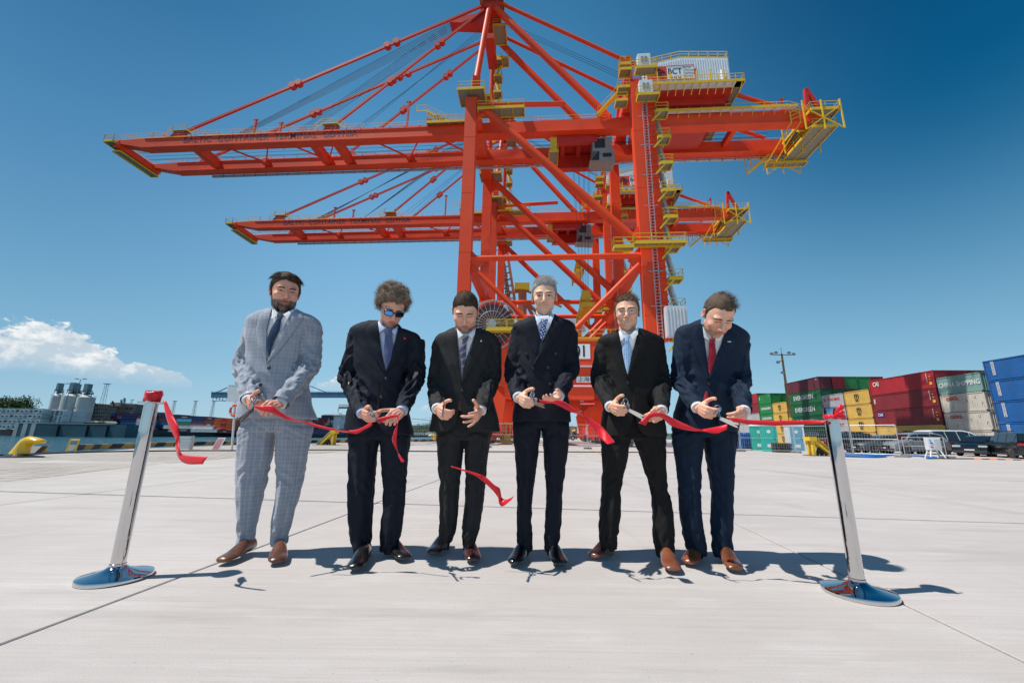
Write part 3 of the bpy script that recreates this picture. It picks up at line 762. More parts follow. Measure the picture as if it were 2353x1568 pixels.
    if s.get('browhair', 120):
        for e in (-1, 1):
            for _ in range(s.get('browhair', 120)):
                bx = e * rng.uniform(.012, .049); bz = .0215 - 10 * (abs(bx) - .03) ** 2 + rng.uniform(-.003, .003)
                j = np.argmin((x - bx) ** 2 + (z - bz) ** 2 + (y < .03) * 1.0); p = P[j] + Dn[j] * .001; wp = W(p[None])[0]; R3 = Mn / sc
                strand(V_, F_, Cc, wp, R3 @ np.array((e * 1.0, .35, .25)), .008, R3 @ np.array((0, 0, -.2)), .0013, tuple(np.array(s.get('brow', (.09, .055, .035))) * rng.uniform(.6, 1.3)), rng, segs=2)
    me = bpy.data.meshes.new('hair'); me.from_pydata([tuple(v) for v in V_], [], F_); me.materials.append(HAIR); set_pigment(me, np.array(Cc, np.float32))
    smooth_mesh(me)
    link_mesh('hair', me, parent, label=s.get('hairlabel'))
    return Wp, faces, col, ev, eb.f, ec, W

# ---- hands
def hand_shape(mb, wrist, d, t, p, curls, scale=1.0, thumb=None, spread=.06, forearm=None):
    """d: wrist->knuckles, t: towards the thumb side, p: direction the fingers flex to"""
    d = Vector(d).normalized(); p = Vector(p); p = (p - d * p.dot(d)).normalized(); tt = d.cross(p); t = tt if tt.dot(Vector(t)) > 0 else -tt
    w = Vector(wrist); k = scale
    def cap(pts, rad, n=10, fl=1.0): mb.loft(limb_rings(pts, rad, n, 3, fl))
    if forearm is not None: cap([Vector(forearm), w, w + d * .02 * k], [.032 * k, .027 * k, .027 * k])
    # palm: four metacarpal rays
    for i, o in enumerate((.030, .010, -.010, -.029)):
        a = w + t * (o * .55 * k) - d * .004; b = w + d * ((.090, .092, .087, .080)[i] * k) + t * (o * k) - p * ((.0, .003, .002, -.003)[i] * k)
        cap([a, (a + b) / 2 - p * .002, b], [.0155 * k, .0150 * k, .0125 * k])
    # heel of hand and thenar
    cap([w + t * .012 * k + p * .008 * k, w + d * .035 * k + t * .030 * k + p * .012 * k, w + d * .055 * k + t * .036 * k + p * .012 * k], [.018 * k, .018 * k, .014 * k])
    Ls = ((.044, .027, .021), (.048, .031, .022), (.045, .029, .022), (.036, .022, .019))
    tips = []
    for i, o in enumerate((.030, .010, -.010, -.029)):
        base = w + d * ((.088, .090, .085, .078)[i] * k) + t * (o * k); ang = 0.0; pos = base; pts = [base - d * .012 * k]; rad = [.0108 * k]
        dd = (d + t * (spread * (1.5 - i))).normalized(); c = curls[i]; r0 = (.0100, .0103, .0098, .0086)[i]
        pts.append(pos); rad.append(r0 * k * 1.04)
        for q, (L_, a) in enumerate(zip(Ls[i], c)):
            ang += a; v = dd * math.cos(ang) + p * math.sin(ang); mid = pos + v * (L_ * .5 * k); pos = pos + v * (L_ * k)
            pts += [mid, pos]; rr = r0 * (1.0, .92, .84)[q]; rad += [rr * .93 * k, rr * k * (.98 if q < 2 else .72)]
        cap(pts, rad); tips.append(pos)
    th = thumb or ((.9, .5), (.55, .2), (.3, 0))          # (towards t, towards p) components per joint
    pos = w + d * .022 * k + t * .026 * k + p * .008 * k; pts = [pos]; rad = [.015 * k]
    for (a, b), L_, rr in zip(th, (.042, .034, .028), (.0125, .0115, .0105)):
        v = (d * max(.05, 1 - abs(a) * .6) + t * a + p * b).normalized(); pos = pos + v * (L_ * k); pts.append(pos); rad.append(rr * k)
    pts.append(pos + v * .005 * k); rad.append(.007 * k)
    cap(pts, rad); tips.append(pos)
    return tips

GRIP = ((.75, 1.15, .8), (1.0, 1.25, .9), (1.1, 1.3, .9), (1.15, 1.3, .9))
PINCH = ((.95, .85, .5), (1.0, .95, .55), (1.05, 1.0, .6), (1.1, 1.05, .6))
OPEN = ((.15, .15, .1), (.75, .5, .25), (.55, .35, .2), (.35, .25, .15))

def person(sp):
    root = thing('person', sp['label'], 'person', sp.get('base', (0, 0, 0)))
    inv = Matrix.Translation(-Vector(sp.get('base', (0, 0, 0))))
    Y0 = sp.get('Y', 2.80); suit = sp['suit']; rng = random.Random(sp['seed'])
    # ---------------- jacket
    rows = []
    for r_ in sp['torso']:
        if len(r_) == 3: y, xl, xr = r_; yl = yr = y
        else: yl, xl, yr, xr = r_
        rows.append([yl, xl, yr, xr])
    nr = len(rows); drs = sp.get('drs') or list(np.interp(np.linspace(0, 1, nr), [0, .3, .55, .75, .88, 1], [.128, .125, .130, .118, .092, .062]))
    lean = sp.get('lean', 0.0)
    tl = sp.get('toplow', 7); nr = len(rows)
    for k_, dy in ((nr - 1, tl), (nr - 2, tl * .6), (nr - 3, tl * .3)): rows[k_][0] += dy; rows[k_][2] += dy
    rows = [tuple(r_) + (Y0 - lean * max(0, (i / (nr - 1)) - .3), drs[i] * sp.get('depth', 1.0)) for i, r_ in enumerate(rows)]
    mb = MB(); mb.loft(px_rings(rows))
    arms = []
    for a in sp['arms']:
        pts = [at(*q) for q in a['pts']]; Sh, El, Wr = pts
        fd = (Wr - El).normalized(); ext = Wr + fd * .02
        r0 = a.get('r', (.070, .064, .057, .053, .047, .047))
        m1 = (Sh + El) / 2 + Vector((0, .012, 0)); m2 = (El + Wr) / 2 + Vector((0, .006, -.004))
        mb.loft(limb_rings([Sh + Vector((0, 0, .012)), m1, El, m2, Wr, ext], r0, 18, 5))
        arms.append((Sh, El, Wr, fd))
    me = remeshed(mb, sp.get('vox', .0075), 4)
    co_ = get_co(me); no_ = get_no(me)
    disp = np.zeros(len(co_)); uv = np.zeros((len(co_), 3)); hem_z = at(rows[0][1] * .5 + rows[0][3] * .5, rows[0][0], Y0).z
    armmask = np.zeros(len(co_)); seed = sp['seed'] * 3.7
    wk = sp.get('wrinkle', 1.0)
    rest = np.ones(len(co_), bool)
    for (Sh, El, Wr, fd) in arms:
        arc, dist, idx, tot = seg_param(co_, [Sh, El, Wr]); L1 = (El - Sh).length
        near = (dist < .085) & (co_[:, 2] < Sh.z + .02)
        side = -1 if Sh.x < (at(rows[0][1], rows[0][0], Y0).x + at(rows[0][3], rows[0][2], Y0).x) / 2 else 1
        out = (co_[:, 0] - Sh.x) * side
        near &= (idx == 1) | (out > -.035)
        ii = np.nonzero(near)[0]
        for i in ii:
            s_ = arc[i]; p = co_[i]; ax = (El - Sh) if idx[i] == 0 else (Wr - El); ax = ax.normalized()
            c_ = Sh + ax * s_ if idx[i] == 0 else El + ax * (s_ - L1)
            rv = Vector(p) - c_; e1 = ax.cross(Vector((0, 1, 0))).normalized(); e2 = ax.cross(e1); th = math.atan2(rv.dot(e2), rv.dot(e1))
            bell = math.exp(-((s_ - L1 - .02) / .11) ** 2); amp = .006 + .011 * bell + .006 * (idx[i] == 1)
            f1 = nz(s_ * 11.5 + .75 * math.sin(th + seed) + seed, math.cos(th) * .9, math.sin(th) * .9 + seed)
            f2 = nz(s_ * 24 + .8 * math.cos(th * 1.0 + 1) + seed * 2, math.cos(th) * 1.3, math.sin(th) * 1.3 - seed)
            rdg = (1 - 2.8 * abs(f1)) * .95 + (1 - 2.6 * abs(f2)) * .25 - .62
            end = min(1, max(.12, (tot - s_) / .05))
            disp[i] = amp * rdg * end * wk; uv[i] = (th * .055 + 3, s_, 0); rest[i] = False
    for i in np.nonzero(rest)[0]:
        x, y, z = co_[i]; t = (z - hem_z)
        a = nz(x * 5 + seed, y * 4, z * 11 + x * 6); b = nz(x * 14 + z * 9 + seed, y * 8, z * 7)
        disp[i] = (.0055 * a + .003 * (1 - 2.5 * abs(b))) * wk; uv[i] = (x + (y - Y0) * .6, z, 0)
    co_ = co_ + no_ * disp[:, None]; set_co(me, co_)
    # cut hem, cuffs and the opening of the front
    bm = bmesh.new(); bm.from_mesh(me); lay = bm.verts.layers.float_vector.new('cloth_uv')
    for v in bm.verts: lay_v = uv[v.index]; v[lay] = Vector(lay_v)
    def in_torso_bottom(v): return True
    geom = list(bm.verts) + list(bm.edges) + list(bm.faces)
    bmesh.ops.bisect_plane(bm, geom=geom, plane_co=(0, 0, hem_z), plane_no=(0, sp.get('hemtilt', .0), -1), clear_outer=True)
    for (Sh, El, Wr, fd) in arms:
        fs = [f for f in bm.faces if (f.calc_center_median() - Wr).length < .10 and (f.calc_center_median() - Wr).dot(fd) > -.03 and (f.calc_center_median() - (Wr + fd * (f.calc_center_median() - Wr).dot(fd))).length < .075]
        g = set(fs); [g.update(f.edges) for f in fs]; [g.update(f.verts) for f in fs]
        bmesh.ops.bisect_plane(bm, geom=list(g), plane_co=Wr, plane_no=fd, clear_outer=True)
    op = sp.get('opening')
    if op:
        # op: (x, y) picture point of the fastened button, half widths to the left and right at the hem
        bp = at(op[0], op[1], Y0); cx0 = bp.x; zt = bp.z; hx = at(op[4] if len(op) > 4 else op[0], rows[0][0], Y0).x
        kill = []
        for f in bm.faces:
            c_ = f.calc_center_median()
            if c_.y > Y0 - .03 or c_.z > zt - .02: continue
            t = (zt - c_.z) / (zt - hem_z); cx = cx0 + (hx - cx0) * t
            wl = (op[2] * (t * .8) + .0) + .060 * t ** 9; wr = op[3] * (t * .8) + .060 * t ** 9
            near_arm = any(seg_dist(c_, El, Wr) < .060 for (_, El, Wr, _) in arms)
            if near_arm: continue
            if cx - wl < c_.x < cx + wr: kill.append(f)
        bmesh.ops.delete(bm, geom=kill, context='FACES')
    for f in bm.faces: f.smooth = True
    bm.to_mesh(me); bm.free(); me.materials.clear(); me.materials.append(suit)
    bvh = BVHTree.FromPolygons([v.co.copy() for v in me.vertices], [tuple(p.vertices) for p in me.polygons])
    pre_v = [tuple(v.co) for v in me.vertices]; pre_f = [tuple(p.vertices) for p in me.polygons]
    # the neck opening between the lapels is really open
    Lx, Rx = sp['lapels'][0][0], sp['lapels'][1][0]
    ly = [p[1] for p in Lx]; lx = [p[0] for p in Lx]; ry = [p[1] for p in Rx]; rx = [p[0] for p in Rx]; ybot = min(ly[-1], ry[-1]) - 3
    nb0 = at(*sp['neck'][0]); bm = bmesh.new(); bm.from_mesh(me); kill = []
    for f in bm.faces:
        q = f.calc_center_median(); rad = math.hypot(q.x - nb0.x, q.y - nb0.y)
        if q.z > nb0.z - .045 and rad < sp.get('neckr', .064) + .016: kill.append(f); continue
        if q.y > Y0 - .03: continue
        px, py = proj(q)
        if py < ybot and np.interp(py, ly, lx) - 4.0 < px < np.interp(py, ry, rx) + 4.0: kill.append(f)
    bmesh.ops.delete(bm, geom=kill, context='FACES'); bm.to_mesh(me); bm.free()
    jk = link_mesh('jacket', me, root); jk.matrix_parent_inverse = inv
    jo = [jk]
    def uvplain(me_):
        a = get_co(me_); at__ = me_.attributes.new('cloth_uv', 'FLOAT_VECTOR', 'POINT'); a2 = a.copy(); a2[:, 0] = a[:, 0] + a[:, 2] * .18; a2[:, 1] = a[:, 2] - a[:, 0] * .1; a2[:, 2] = 0
        at__.data.foreach_set('vector', a2.ravel())
    nb = at(*sp['neck'][0]); nt_ = at(*sp['neck'][1]); nr_ = sp.get('neckr', .064)
    # collar stand and turned-down leaf around the neck
    nd = (nt_ - nb).normalized(); cr = []
    cz = sp.get('collar_h', .030)
    for h_, rr in ((-.012, nr_ + .004), (cz * .6, nr_ + .001), (cz, nr_), (cz * .95, nr_ + .006), (0.0, nr_ + .013), (-.016, nr_ + .016)):
        ring = []
        for i in range(28):
            t = 2 * math.pi * i / 28; frontness = max(0, -math.sin(t)) ** 6
            ring.append(nb + nd * (h_ - .016 * max(0, -math.sin(t)) ** 2) + Vector((math.cos(t) * rr, math.sin(t) * rr * .98, 0)))
        cr.append(ring)
    cm = MB(); cm.v = pre_v; cm.f = pre_f; cm.m = [0] * len(cm.f); cm.loft(cr, caps=False)
    bvh2 = BVHTree.FromPolygons([Vector(v) for v in cm.v], cm.f)
    # ---------------- lapels
    for lp in sp['lapels']:
        b_ = MB(); patch(b_, bvh2, lp[0], lp[1], 22, 6, .010, .004, thick=.010); m_ = b_.mesh(suit, 'lapel'); smooth_by_angle(m_, 1.0); uvplain(m_)
        o = link_mesh('lapel', m_, root); o.matrix_parent_inverse = inv
    for c_ in sp.get('collar', []):
        b_ = MB(); patch(b_, bvh, c_[0], c_[1], 8, 3, .010, .003, thick=.010); m_ = b_.mesh(suit, 'jacket_collar'); smooth_by_angle(m_, 1.0); uvplain(m_); o = link_mesh('jacket_collar', m_, root); o.matrix_parent_inverse = inv
    # ---------------- shirt
    sh = MB()
    for q in sp['shirt']: patch(sh, bvh2, q[0], q[1], 14, 8, -.006)
    for q in sp.get('shirtlow', []): patch(sh, bvh, q[0], q[1], 4, 3, -.01)
    for (Sh, El, Wr, fd) in arms:
        cb = MB(); cb.loft(limb_rings([Wr - fd * .03, Wr + fd * .004, Wr + fd * .017, Wr + fd * .0175, Wr - fd * .02], [.036, .038, .037, .0345, .0345], 18, 1), caps=False)
        o = cb.build('shirt_cuff', sp.get('shirtmat', SHIRT), root, smooth=True); o.matrix_parent_inverse = inv
    sh.loft(cr, caps=False)
    shirt = sp.get('shirtmat', SHIRT)
    def shrink(r_, k=.72, kd=1.0):
        cx = (r_[1] + r_[3]) / 2; cy = (r_[0] + r_[2]) / 2
        return (cy + (r_[0] - cy) * k, cx + (r_[1] - cx) * k, cy + (r_[2] - cy) * k, cx + (r_[3] - cx) * k, r_[4], r_[5] * kd)
    sh.loft(px_rings([shrink(r_, .74, .74) for r_ in rows[2:-3]], 20, 2))
    m_ = sh.mesh(shirt, 'shirt'); smooth_by_angle(m_, 1.0); o = link_mesh('shirt', m_, root); o.matrix_parent_inverse = inv
    sh = MB()
    sh.loft(cr, caps=False)
    for q in sp['wings']:
        patch(sh, bvh2, q[0], q[1], 6, 4, .016, .003, thick=.004)
    m_ = sh.mesh(shirt, 'shirt_collar'); smooth_by_angle(m_, 1.0); o = link_mesh('shirt_collar', m_, root); o.matrix_parent_inverse = inv
    # ---------------- tie
    for k, q in enumerate(sp['tie']):
        b_ = MB(); patch(b_, bvh2, q[0], q[1], 16, 6, (.010, .017, .006)[k], .0045, thick=.006); m_ = b_.mesh(sp['tiemat'], 'tie'); smooth_by_angle(m_, 1.0)
        o = link_mesh(('tie', 'tie_knot', 'tie_tail')[k], m_, root); o.matrix_parent_inverse = inv
    # ---------------- buttons, pockets, pins
    for q in sp['buttons']:
        h = bvh.ray_cast(CAM, ray(*q[:2]).normalized())
        if h[0] is None: continue
        r_ = q[2] if len(q) > 2 else .0105; n_ = -ray(*q[:2]).normalized(); c_ = h[0] + n_ * .010
        b_ = MB(); b_.tube(c_ - n_ * .012, c_, r_, 14); b_.torus((0, 0, 0), r_ * .86, r_ * .2, 14, 5)
        k0 = len(b_.v) - 15 * 5; qn = n_.to_track_quat('Z', 'Y').to_matrix()
        b_.v = b_.v[:k0] + [tuple(qn @ Vector(v) + c_) for v in b_.v[k0:]]
        o = b_.build('button', sp.get('btnmat', BLACKP), root, smooth=True); o.matrix_parent_inverse = inv
    for q in sp.get('pockets', []):
        b_ = MB(); patch(b_, bvh, q[0], q[1], 2, 8, .004, .0, thick=.003); m_ = b_.mesh(suit, 'pocket_flap'); uvplain(m_); o = link_mesh('pocket_flap', m_, root); o.matrix_parent_inverse = inv
    for q in sp.get('pins', []):
        h = bvh.ray_cast(CAM, ray(*q[:2]).normalized())
        if h[0] is None: continue
        n_ = -ray(*q[:2]).normalized(); b_ = MB(); b_.sphere(h[0] + n_ * .014, (q[2], .004, q[3]), 10, 6); o = b_.build('lapel_pin', q[4], root, smooth=True); o.matrix_parent_inverse = inv
    # ---------------- trousers
    tb = MB(); pv = [(r_[0], r_[1] + 2, r_[0], r_[2] - 2, Y0 + .005, .100) for r_ in sp['pelvis']]
    tb.loft(px_rings(pv, 28, 3, 2.3)); legs = []
    for lg in sp['legs']:
        nL = len(lg['rows']); Ya = lg.get('Y', Y0 + .02); rr = []
        for i, (y, xl, xr) in enumerate(lg['rows']):
            t = i / (nL - 1); hw = abs(at(xr, y, Y0).x - at(xl, y, Y0).x) / 2
            tk = 1.5 + 2.0 * min(1, t * 2); rr.append((y + 3 * t, xl + tk, y + 3 * t, xr - tk, Y0 + (Ya - Y0) * t, min(.088, max(.056, hw * .98))))
        tb.loft(px_rings(rr, 26, 5, 2.1)); legs.append(rr)
    tm = remeshed(tb, .0075, 3); co_ = get_co(tm); no_ = get_no(tm); disp = np.zeros(len(co_)); uv = np.zeros((len(co_), 3))
    axes = []
    for rr in legs:
        axes.append([(at(r_[1], r_[0], r_[4]) + at(r_[3], r_[2], r_[4])) / 2 for r_ in rr])
    zcr = max(a[0].z for a in axes); zbot = [a[-1].z for a in axes]
    for i in range(len(co_)):
        x, y, z = co_[i]; best = None
        for k, a in enumerate(axes):
            zz = [q.z for q in a][::-1]; xx = float(np.interp(z, zz, [q.x for q in a][::-1])); yy = float(np.interp(z, zz, [q.y for q in a][::-1]))
            d_ = abs(x - xx)
            if best is None or d_ < best[0]: best = (d_, k, xx, yy)
        _, k, xx, yy = best; th = math.atan2(y - yy, x - xx); h_ = z - zbot[k]; sd_ = seed + k * 5
        knee = math.exp(-((h_ - .42) / .09) ** 2); bot = math.exp(-((h_) / .13) ** 2); top = math.exp(-((z - zcr) / .10) ** 2)
        f1 = nz(h_ * 14 + math.sin(th + sd_) * 1.3 + sd_, math.cos(th), math.sin(th)); f2 = nz(h_ * 3.0, math.cos(th) * 2.6 + sd_, math.sin(th) * 2.6)
        f3 = nz(h_ * 12 + math.cos(th * 2) + sd_, math.cos(th) * 1.6, math.sin(th) * 1.6 + 4)
        rd = .45 - 2.6 * abs(f1)
        disp[i] = (rd * (.0025 + .006 * knee + .0105 * bot) + .009 * f2 + .004 * f3 + .004 * top * (1 - 2.6 * abs(nz(z * 26 + abs(x - xx) * 14, x * 3, sd_)))) * sp.get('twrinkle', 1.0)
        cr_ = math.exp(-((th + math.pi / 2 + sp.get('crease', 0)) / .14) ** 2); disp[i] += .007 * cr_ * (1 - .5 * bot) * (z < zcr + .02)
        uv[i] = (th * .075 + k, z, 0)
    set_co(tm, co_ + no_ * disp[:, None]); smooth_mesh(tm); tm.materials.clear(); tm.materials.append(sp.get('trousermat', suit))
    a_ = tm.attributes.new('cloth_uv', 'FLOAT_VECTOR', 'POINT'); a_.data.foreach_set('vector', uv.ravel())
    o = link_mesh('trousers', tm, root); o.matrix_parent_inverse = inv
    # ---------------- body: head, neck, core, arms, legs, hands in one skin mesh
    body = MB(); colr = []
    Wp, hf_, hc, ev, ef, ec, W = build_head(sp['head'], None, root)
    for ch in root.children:
        if ch.name.startswith('hair'): ch.matrix_parent_inverse = inv
    parts = [(Wp, hf_, hc), (ev, ef, ec)]
    base = np.array(sp['head'].get('skin', (.52, .28, .20)))
    nkc = W(np.array([[0, -.030, -.065]]))[0]
    nk = MB(); nk.loft(limb_rings([nb - Vector((0, 0, .05)), nb, (nb + Vector(nkc)) / 2, Vector(nkc)], [nr_ * .95, nr_ * .93, nr_ * .90, nr_ * .88], 20, 4))
    parts.append((np.array([tuple(v) for v in nk.v]), nk.f, np.tile(base * .93, (len(nk.v), 1))))
    hb = MB(); tips = []
    for a, (Sh, El, Wr, fd) in zip(sp['arms'], arms):
        h = a['hand']; wr = Wr + fd * .012; kn = at(*h['kn']); tips.append(hand_shape(hb, wr, kn - wr, h['t'], h['p'], h.get('curl', GRIP), h.get('k', .98), h.get('thumb'), h.get('spread', .05), forearm=Wr - fd * .05))
    hm = remeshed(hb, .0030, 2); hv = get_co(hm); hcol = np.tile(base * 1.02, (len(hv), 1))
    mo = np.array([nz(*(q * 45)) for q in hv]); red = np.array((.60, .22, .16)) * (base[0] / .52)
    mo2 = np.clip(mo + .15, 0, 1)[:, None] * .55; hcol = hcol * (1 - mo2) + red * mo2
    parts.append((hv, [tuple(p.vertices) for p in hm.polygons], hcol))
    core = MB(); rws = [tuple(r_[:4]) + (r_[4], r_[5] * .6) for r_ in rows]
    core.loft(px_rings([shrink(r_, .62, .9) for r_ in rws[:-2]], 16, 2))
    for (Sh, El, Wr, fd) in arms: core.loft(limb_rings([Sh, El, Wr], [.035, .032, .024], 10, 2))
    for a in axes: core.loft(limb_rings([a[0] + Vector((0, 0, .05)), a[len(a) // 2], a[-1] + Vector((0, 0, .10))], [.040, .026, .020], 10, 2))
    parts.append((np.array([tuple(v) for v in core.v]), core.f, np.tile(base, (len(core.v), 1))))
    vs = np.concatenate([np.asarray(p_[0]) for p_ in parts]); fs = []; b0 = 0
    for p_ in parts:
        fs += [tuple(i + b0 for i in f) for f in p_[1]]; b0 += len(p_[0])
    cols = np.concatenate([p_[2] for p_ in parts])
    bme = bpy.data.meshes.new('body'); bme.from_pydata(vs.tolist(), [], fs); bme.materials.append(SKIN); set_pigment(bme, cols)
    bm = bmesh.new(); bm.from_mesh(bme); bmesh.ops.recalc_face_normals(bm, faces=bm.faces); bm.to_mesh(bme); bm.free(); smooth_mesh(bme)
    o = link_mesh('body', bme, root); o.matrix_parent_inverse = inv
    # ---------------- socks, shoes
    for a in axes:
        kb = MB(); kb.loft(limb_rings([a[-1] + Vector((0, 0, .12)), a[-1], Vector((a[-1].x, a[-1].y - .01, .05))], [.034, .032, .030], 14, 2)); o = kb.build('sock', BLACKP, root, smooth=True); o.matrix_parent_inverse = inv
    for q in sp['shoes']:
        shoe(root, inv, gnd(*q['toe']), gnd(*q['heel']), sp['shoemat'], sp.get('solemat', BLACKP), sp.get('lace'), q.get('L', .30))
    return root, W, arms, tips, inv
def seg_dist(p, a, b):
    d = b - a; t = max(0, min(1.0, (p - a).dot(d) / d.length_squared)); return (p - (a + d * t)).length

def shoe(root, inv, toe, heel, mt, sole, lace, L_=.30):
    d = (heel - toe); d.z = 0; d.normalize(); s_ = Vector((-d.y, d.x, 0)); toe = Vector((toe.x, toe.y, 0))
    def ring(u, w, z0, z1, n=16, flat=2.6):
        c = toe + d * (u * L_); pts = []
        for i in range(n):
            t = 2 * math.pi * i / n; cx, sn = math.cos(t), math.sin(t)
            x = math.copysign(abs(cx) ** (2 / flat), cx) * w; z = (z0 + z1) / 2 + (z1 - z0) / 2 * math.copysign(abs(sn) ** (.9), sn)
            if sn > 0: x *= (1 - .30 * sn)
            pts.append(c + s_ * x + Vector((0, 0, z)))
        return pts
    k = L_ / .30
    U = [(.0, .016, .024, .034), (.012, .028, .022, .042), (.05, .041, .022, .050), (.12, .0485, .022, .055), (.24, .0515, .022, .058), (.34, .0505, .022, .064), (.44, .047, .022, .078), (.54, .043, .022, .093), (.64, .0395, .022, .102), (.78, .038, .022, .100), (.92, .036, .024, .096), (1.0, .020, .030, .088)]
    b = MB(); b.loft([ring(u, w * k, z0 * k, z1 * k) for u, w, z0, z1 in U]); m_ = b.mesh(mt, 'upper')
    smooth_mesh(m_)
    so_ = bpy.data.objects.new('shoe', m_); C.objects.link(so_); so_.parent = root; so_.matrix_parent_inverse = inv
    b = MB()
    def srow(z, g): 
        out = []
        prof = [(0.0, .0), (-.022, .018), (-.005, .036), (.05, .048), (.13, .0555), (.26, .0585), (.42, .054), (.58, .047), (.75, .045), (.90, .043), (.985, .030), (1.012, .0)]
        lft = [toe + d * (u * L_) + s_ * ((w + g) * k) + Vector((0, 0, z)) for u, w in prof[1:-1]]; rgt = [toe + d * (u * L_) - s_ * ((w + g) * k) + Vector((0, 0, z)) for u, w in prof[1:-1]][::-1]
        return lft + rgt
    b.loft([srow(.0005, -.002), srow(.004, .001), srow(.023 * k, .002), srow(.030 * k, -.002)])
    o = b.build('sole', sole, so_, smooth=True); o.matrix_parent_inverse = inv
    hb_ = MB(); hb_.box(toe + d * (.86 * L_) + Vector((0, 0, .013)), (.078, .078, .026), rz=math.atan2(d.y, d.x)); 
    # laces, tongue stitching
    b = MB()
    for i in range(5):
        u = .30 + .05 * i; z = np.interp(u, [.24, .34, .44, .54, .64], [.058, .064, .078, .093, .102]) * k + .006; wv = .020
        a_ = toe + d * (u * L_) + s_ * wv + Vector((0, 0, z - .006)); c_ = toe + d * ((u + .03) * L_) - s_ * wv + Vector((0, 0, z - .002)); mid = (a_ + c_) / 2 + Vector((0, 0, .006))
        b.path([a_, mid, c_], .0032, 6)
        a_ = toe + d * (u * L_) - s_ * wv + Vector((0, 0, z - .006)); c_ = toe + d * ((u + .03) * L_) + s_ * wv + Vector((0, 0, z - .002)); mid = (a_ + c_) / 2 + Vector((0, 0, .006)); b.path([a_, mid, c_], .0032, 6)
    kz = .090 * k; c_ = toe + d * (.52 * L_) + Vector((0, 0, kz + .006))
    for sg in (-1, 1):
        b.path([c_, c_ + s_ * sg * .018 + Vector((0, 0, .008)), c_ + s_ * sg * .036 - d * .006 - Vector((0, 0, .002)), c_ + s_ * sg * .030 - d * .012 - Vector((0, 0, .018)), c_ + s_ * sg * .008 - d * .004], .0028, 5)
        b.path([c_, c_ + s_ * sg * .016 - d * .02 - Vector((0, 0, .008)), c_ + s_ * sg * .030 - d * .030 - Vector((0, 0, .03))], .0028, 5)
    o = b.build('laces', lace or BLACKP, so_, smooth=True); o.matrix_parent_inverse = inv
SHIRT = pmat('white_shirt_cotton', (.78, .79, .82), .7, 0, .04, 20, .1, 300)
SHIRTB = pmat('pale_blue_shirt_cotton', (.50, .60, .80), .6, 0, .05, 20, .1, 300)
def stripe_shirt():
    mt = pmat('striped_shirt_cotton', (.72, .76, .84), .7, 0, 0); nt = mt.node_tree; N = nt.nodes; L = nt.links
    tc = N.new('ShaderNodeTexCoord'); w = N.new('ShaderNodeTexWave'); w.inputs['Scale'].default_value = 45; w.inputs['Distortion'].default_value = 0; L.new(tc.outputs['Object'], w.inputs['Vector'])
    r = N.new('ShaderNodeMix'); r.data_type = 'RGBA'; L.new(w.outputs[0], r.inputs[0]); r.inputs[6].default_value = (.80, .82, .86, 1); r.inputs[7].default_value = (.42, .50, .68, 1); L.new(r.outputs[2], N['Principled BSDF'].inputs['Base Color']); return mt
def dot_tie(name, base, dot, scale, size=.22, rot=0.0):
    mt = pmat(name, base, .45, 0, 0, sheen=.3); nt = mt.node_tree; N = nt.nodes; L = nt.links
    tc = N.new('ShaderNodeTexCoord'); mp = N.new('ShaderNodeMapping'); mp.inputs['Rotation'].default_value = (0, rot, 0); mp.inputs['Scale'].default_value = (1, 0, 1); L.new(tc.outputs['Object'], mp.inputs[0])
    v = N.new('ShaderNodeTexVoronoi'); v.inputs['Scale'].default_value = scale; v.inputs['Randomness'].default_value = .12; L.new(mp.outputs[0], v.inputs['Vector'])
    m_ = N.new('ShaderNodeMath'); m_.operation = 'LESS_THAN'; L.new(v.outputs['Distance'], m_.inputs[0]); m_.inputs[1].default_value = size
    r = N.new('ShaderNodeMix'); r.data_type = 'RGBA'; L.new(m_.outputs[0], r.inputs[0]); r.inputs[6].default_value = tuple(base) + (1,); r.inputs[7].default_value = tuple(dot) + (1,); L.new(r.outputs[2], N['Principled BSDF'].inputs['Base Color']); return mt
def stripe_tie():
    mt = pmat('striped_navy_tie', (.03, .05, .11), .45, 0, 0, sheen=.3); nt = mt.node_tree; N = nt.nodes; L = nt.links
    tc = N.new('ShaderNodeTexCoord'); mp = N.new('ShaderNodeMapping'); mp.inputs['Rotation'].default_value = (0, R(-60), 0); L.new(tc.outputs['Object'], mp.inputs[0]); w = N.new('ShaderNodeTexWave'); w.inputs['Scale'].default_value = 7.5; w.inputs['Distortion'].default_value = 0; L.new(mp.outputs[0], w.inputs['Vector'])
    c = N.new('ShaderNodeValToRGB'); c.color_ramp.interpolation = 'CONSTANT'; c.color_ramp.elements[0].color = (.035, .055, .13, 1); e = c.color_ramp.elements[1]; e.position = .80; e.color = (.45, .20, .10, 1); e = c.color_ramp.elements.new(.92); e.color = (.16, .17, .25, 1); L.new(w.outputs[0], c.inputs[0]); L.new(c.outputs[0], N['Principled BSDF'].inputs['Base Color']); return mt
SUIT = {'plaid': plaid_mat(), 'navy': cloth_mat('dark_navy_wool', (.0085, .0120, .0225)), 'charcoal': cloth_mat('charcoal_wool', (.022, .0225, .024)),
        'navy2': cloth_mat('midnight_wool', (.0080, .0100, .0195)), 'black': cloth_mat('black_wool', (.0105, .0100, .0100)), 'blue': cloth_mat('deep_blue_wool', (.0060, .0175, .042))}
TIES = {'navy': cloth_mat('navy_silk', (.016, .040, .095), .5, .4, .3), 'micro': dot_tie('navy_micro_tie', (.040, .052, .15), (.10, .12, .26), 190, .3), 'stripe': stripe_tie(),
        'leaf': dot_tie('royal_blue_dotted_tie', (.018, .050, .22), (.62, .72, .90), 62, .27, .5), 'light': dot_tie('light_blue_dotted_tie', (.42, .62, .88), (.07, .13, .32), 75, .27), 'red': cloth_mat('crimson_silk', (.36, .012, .030), .5, .5, .4)}
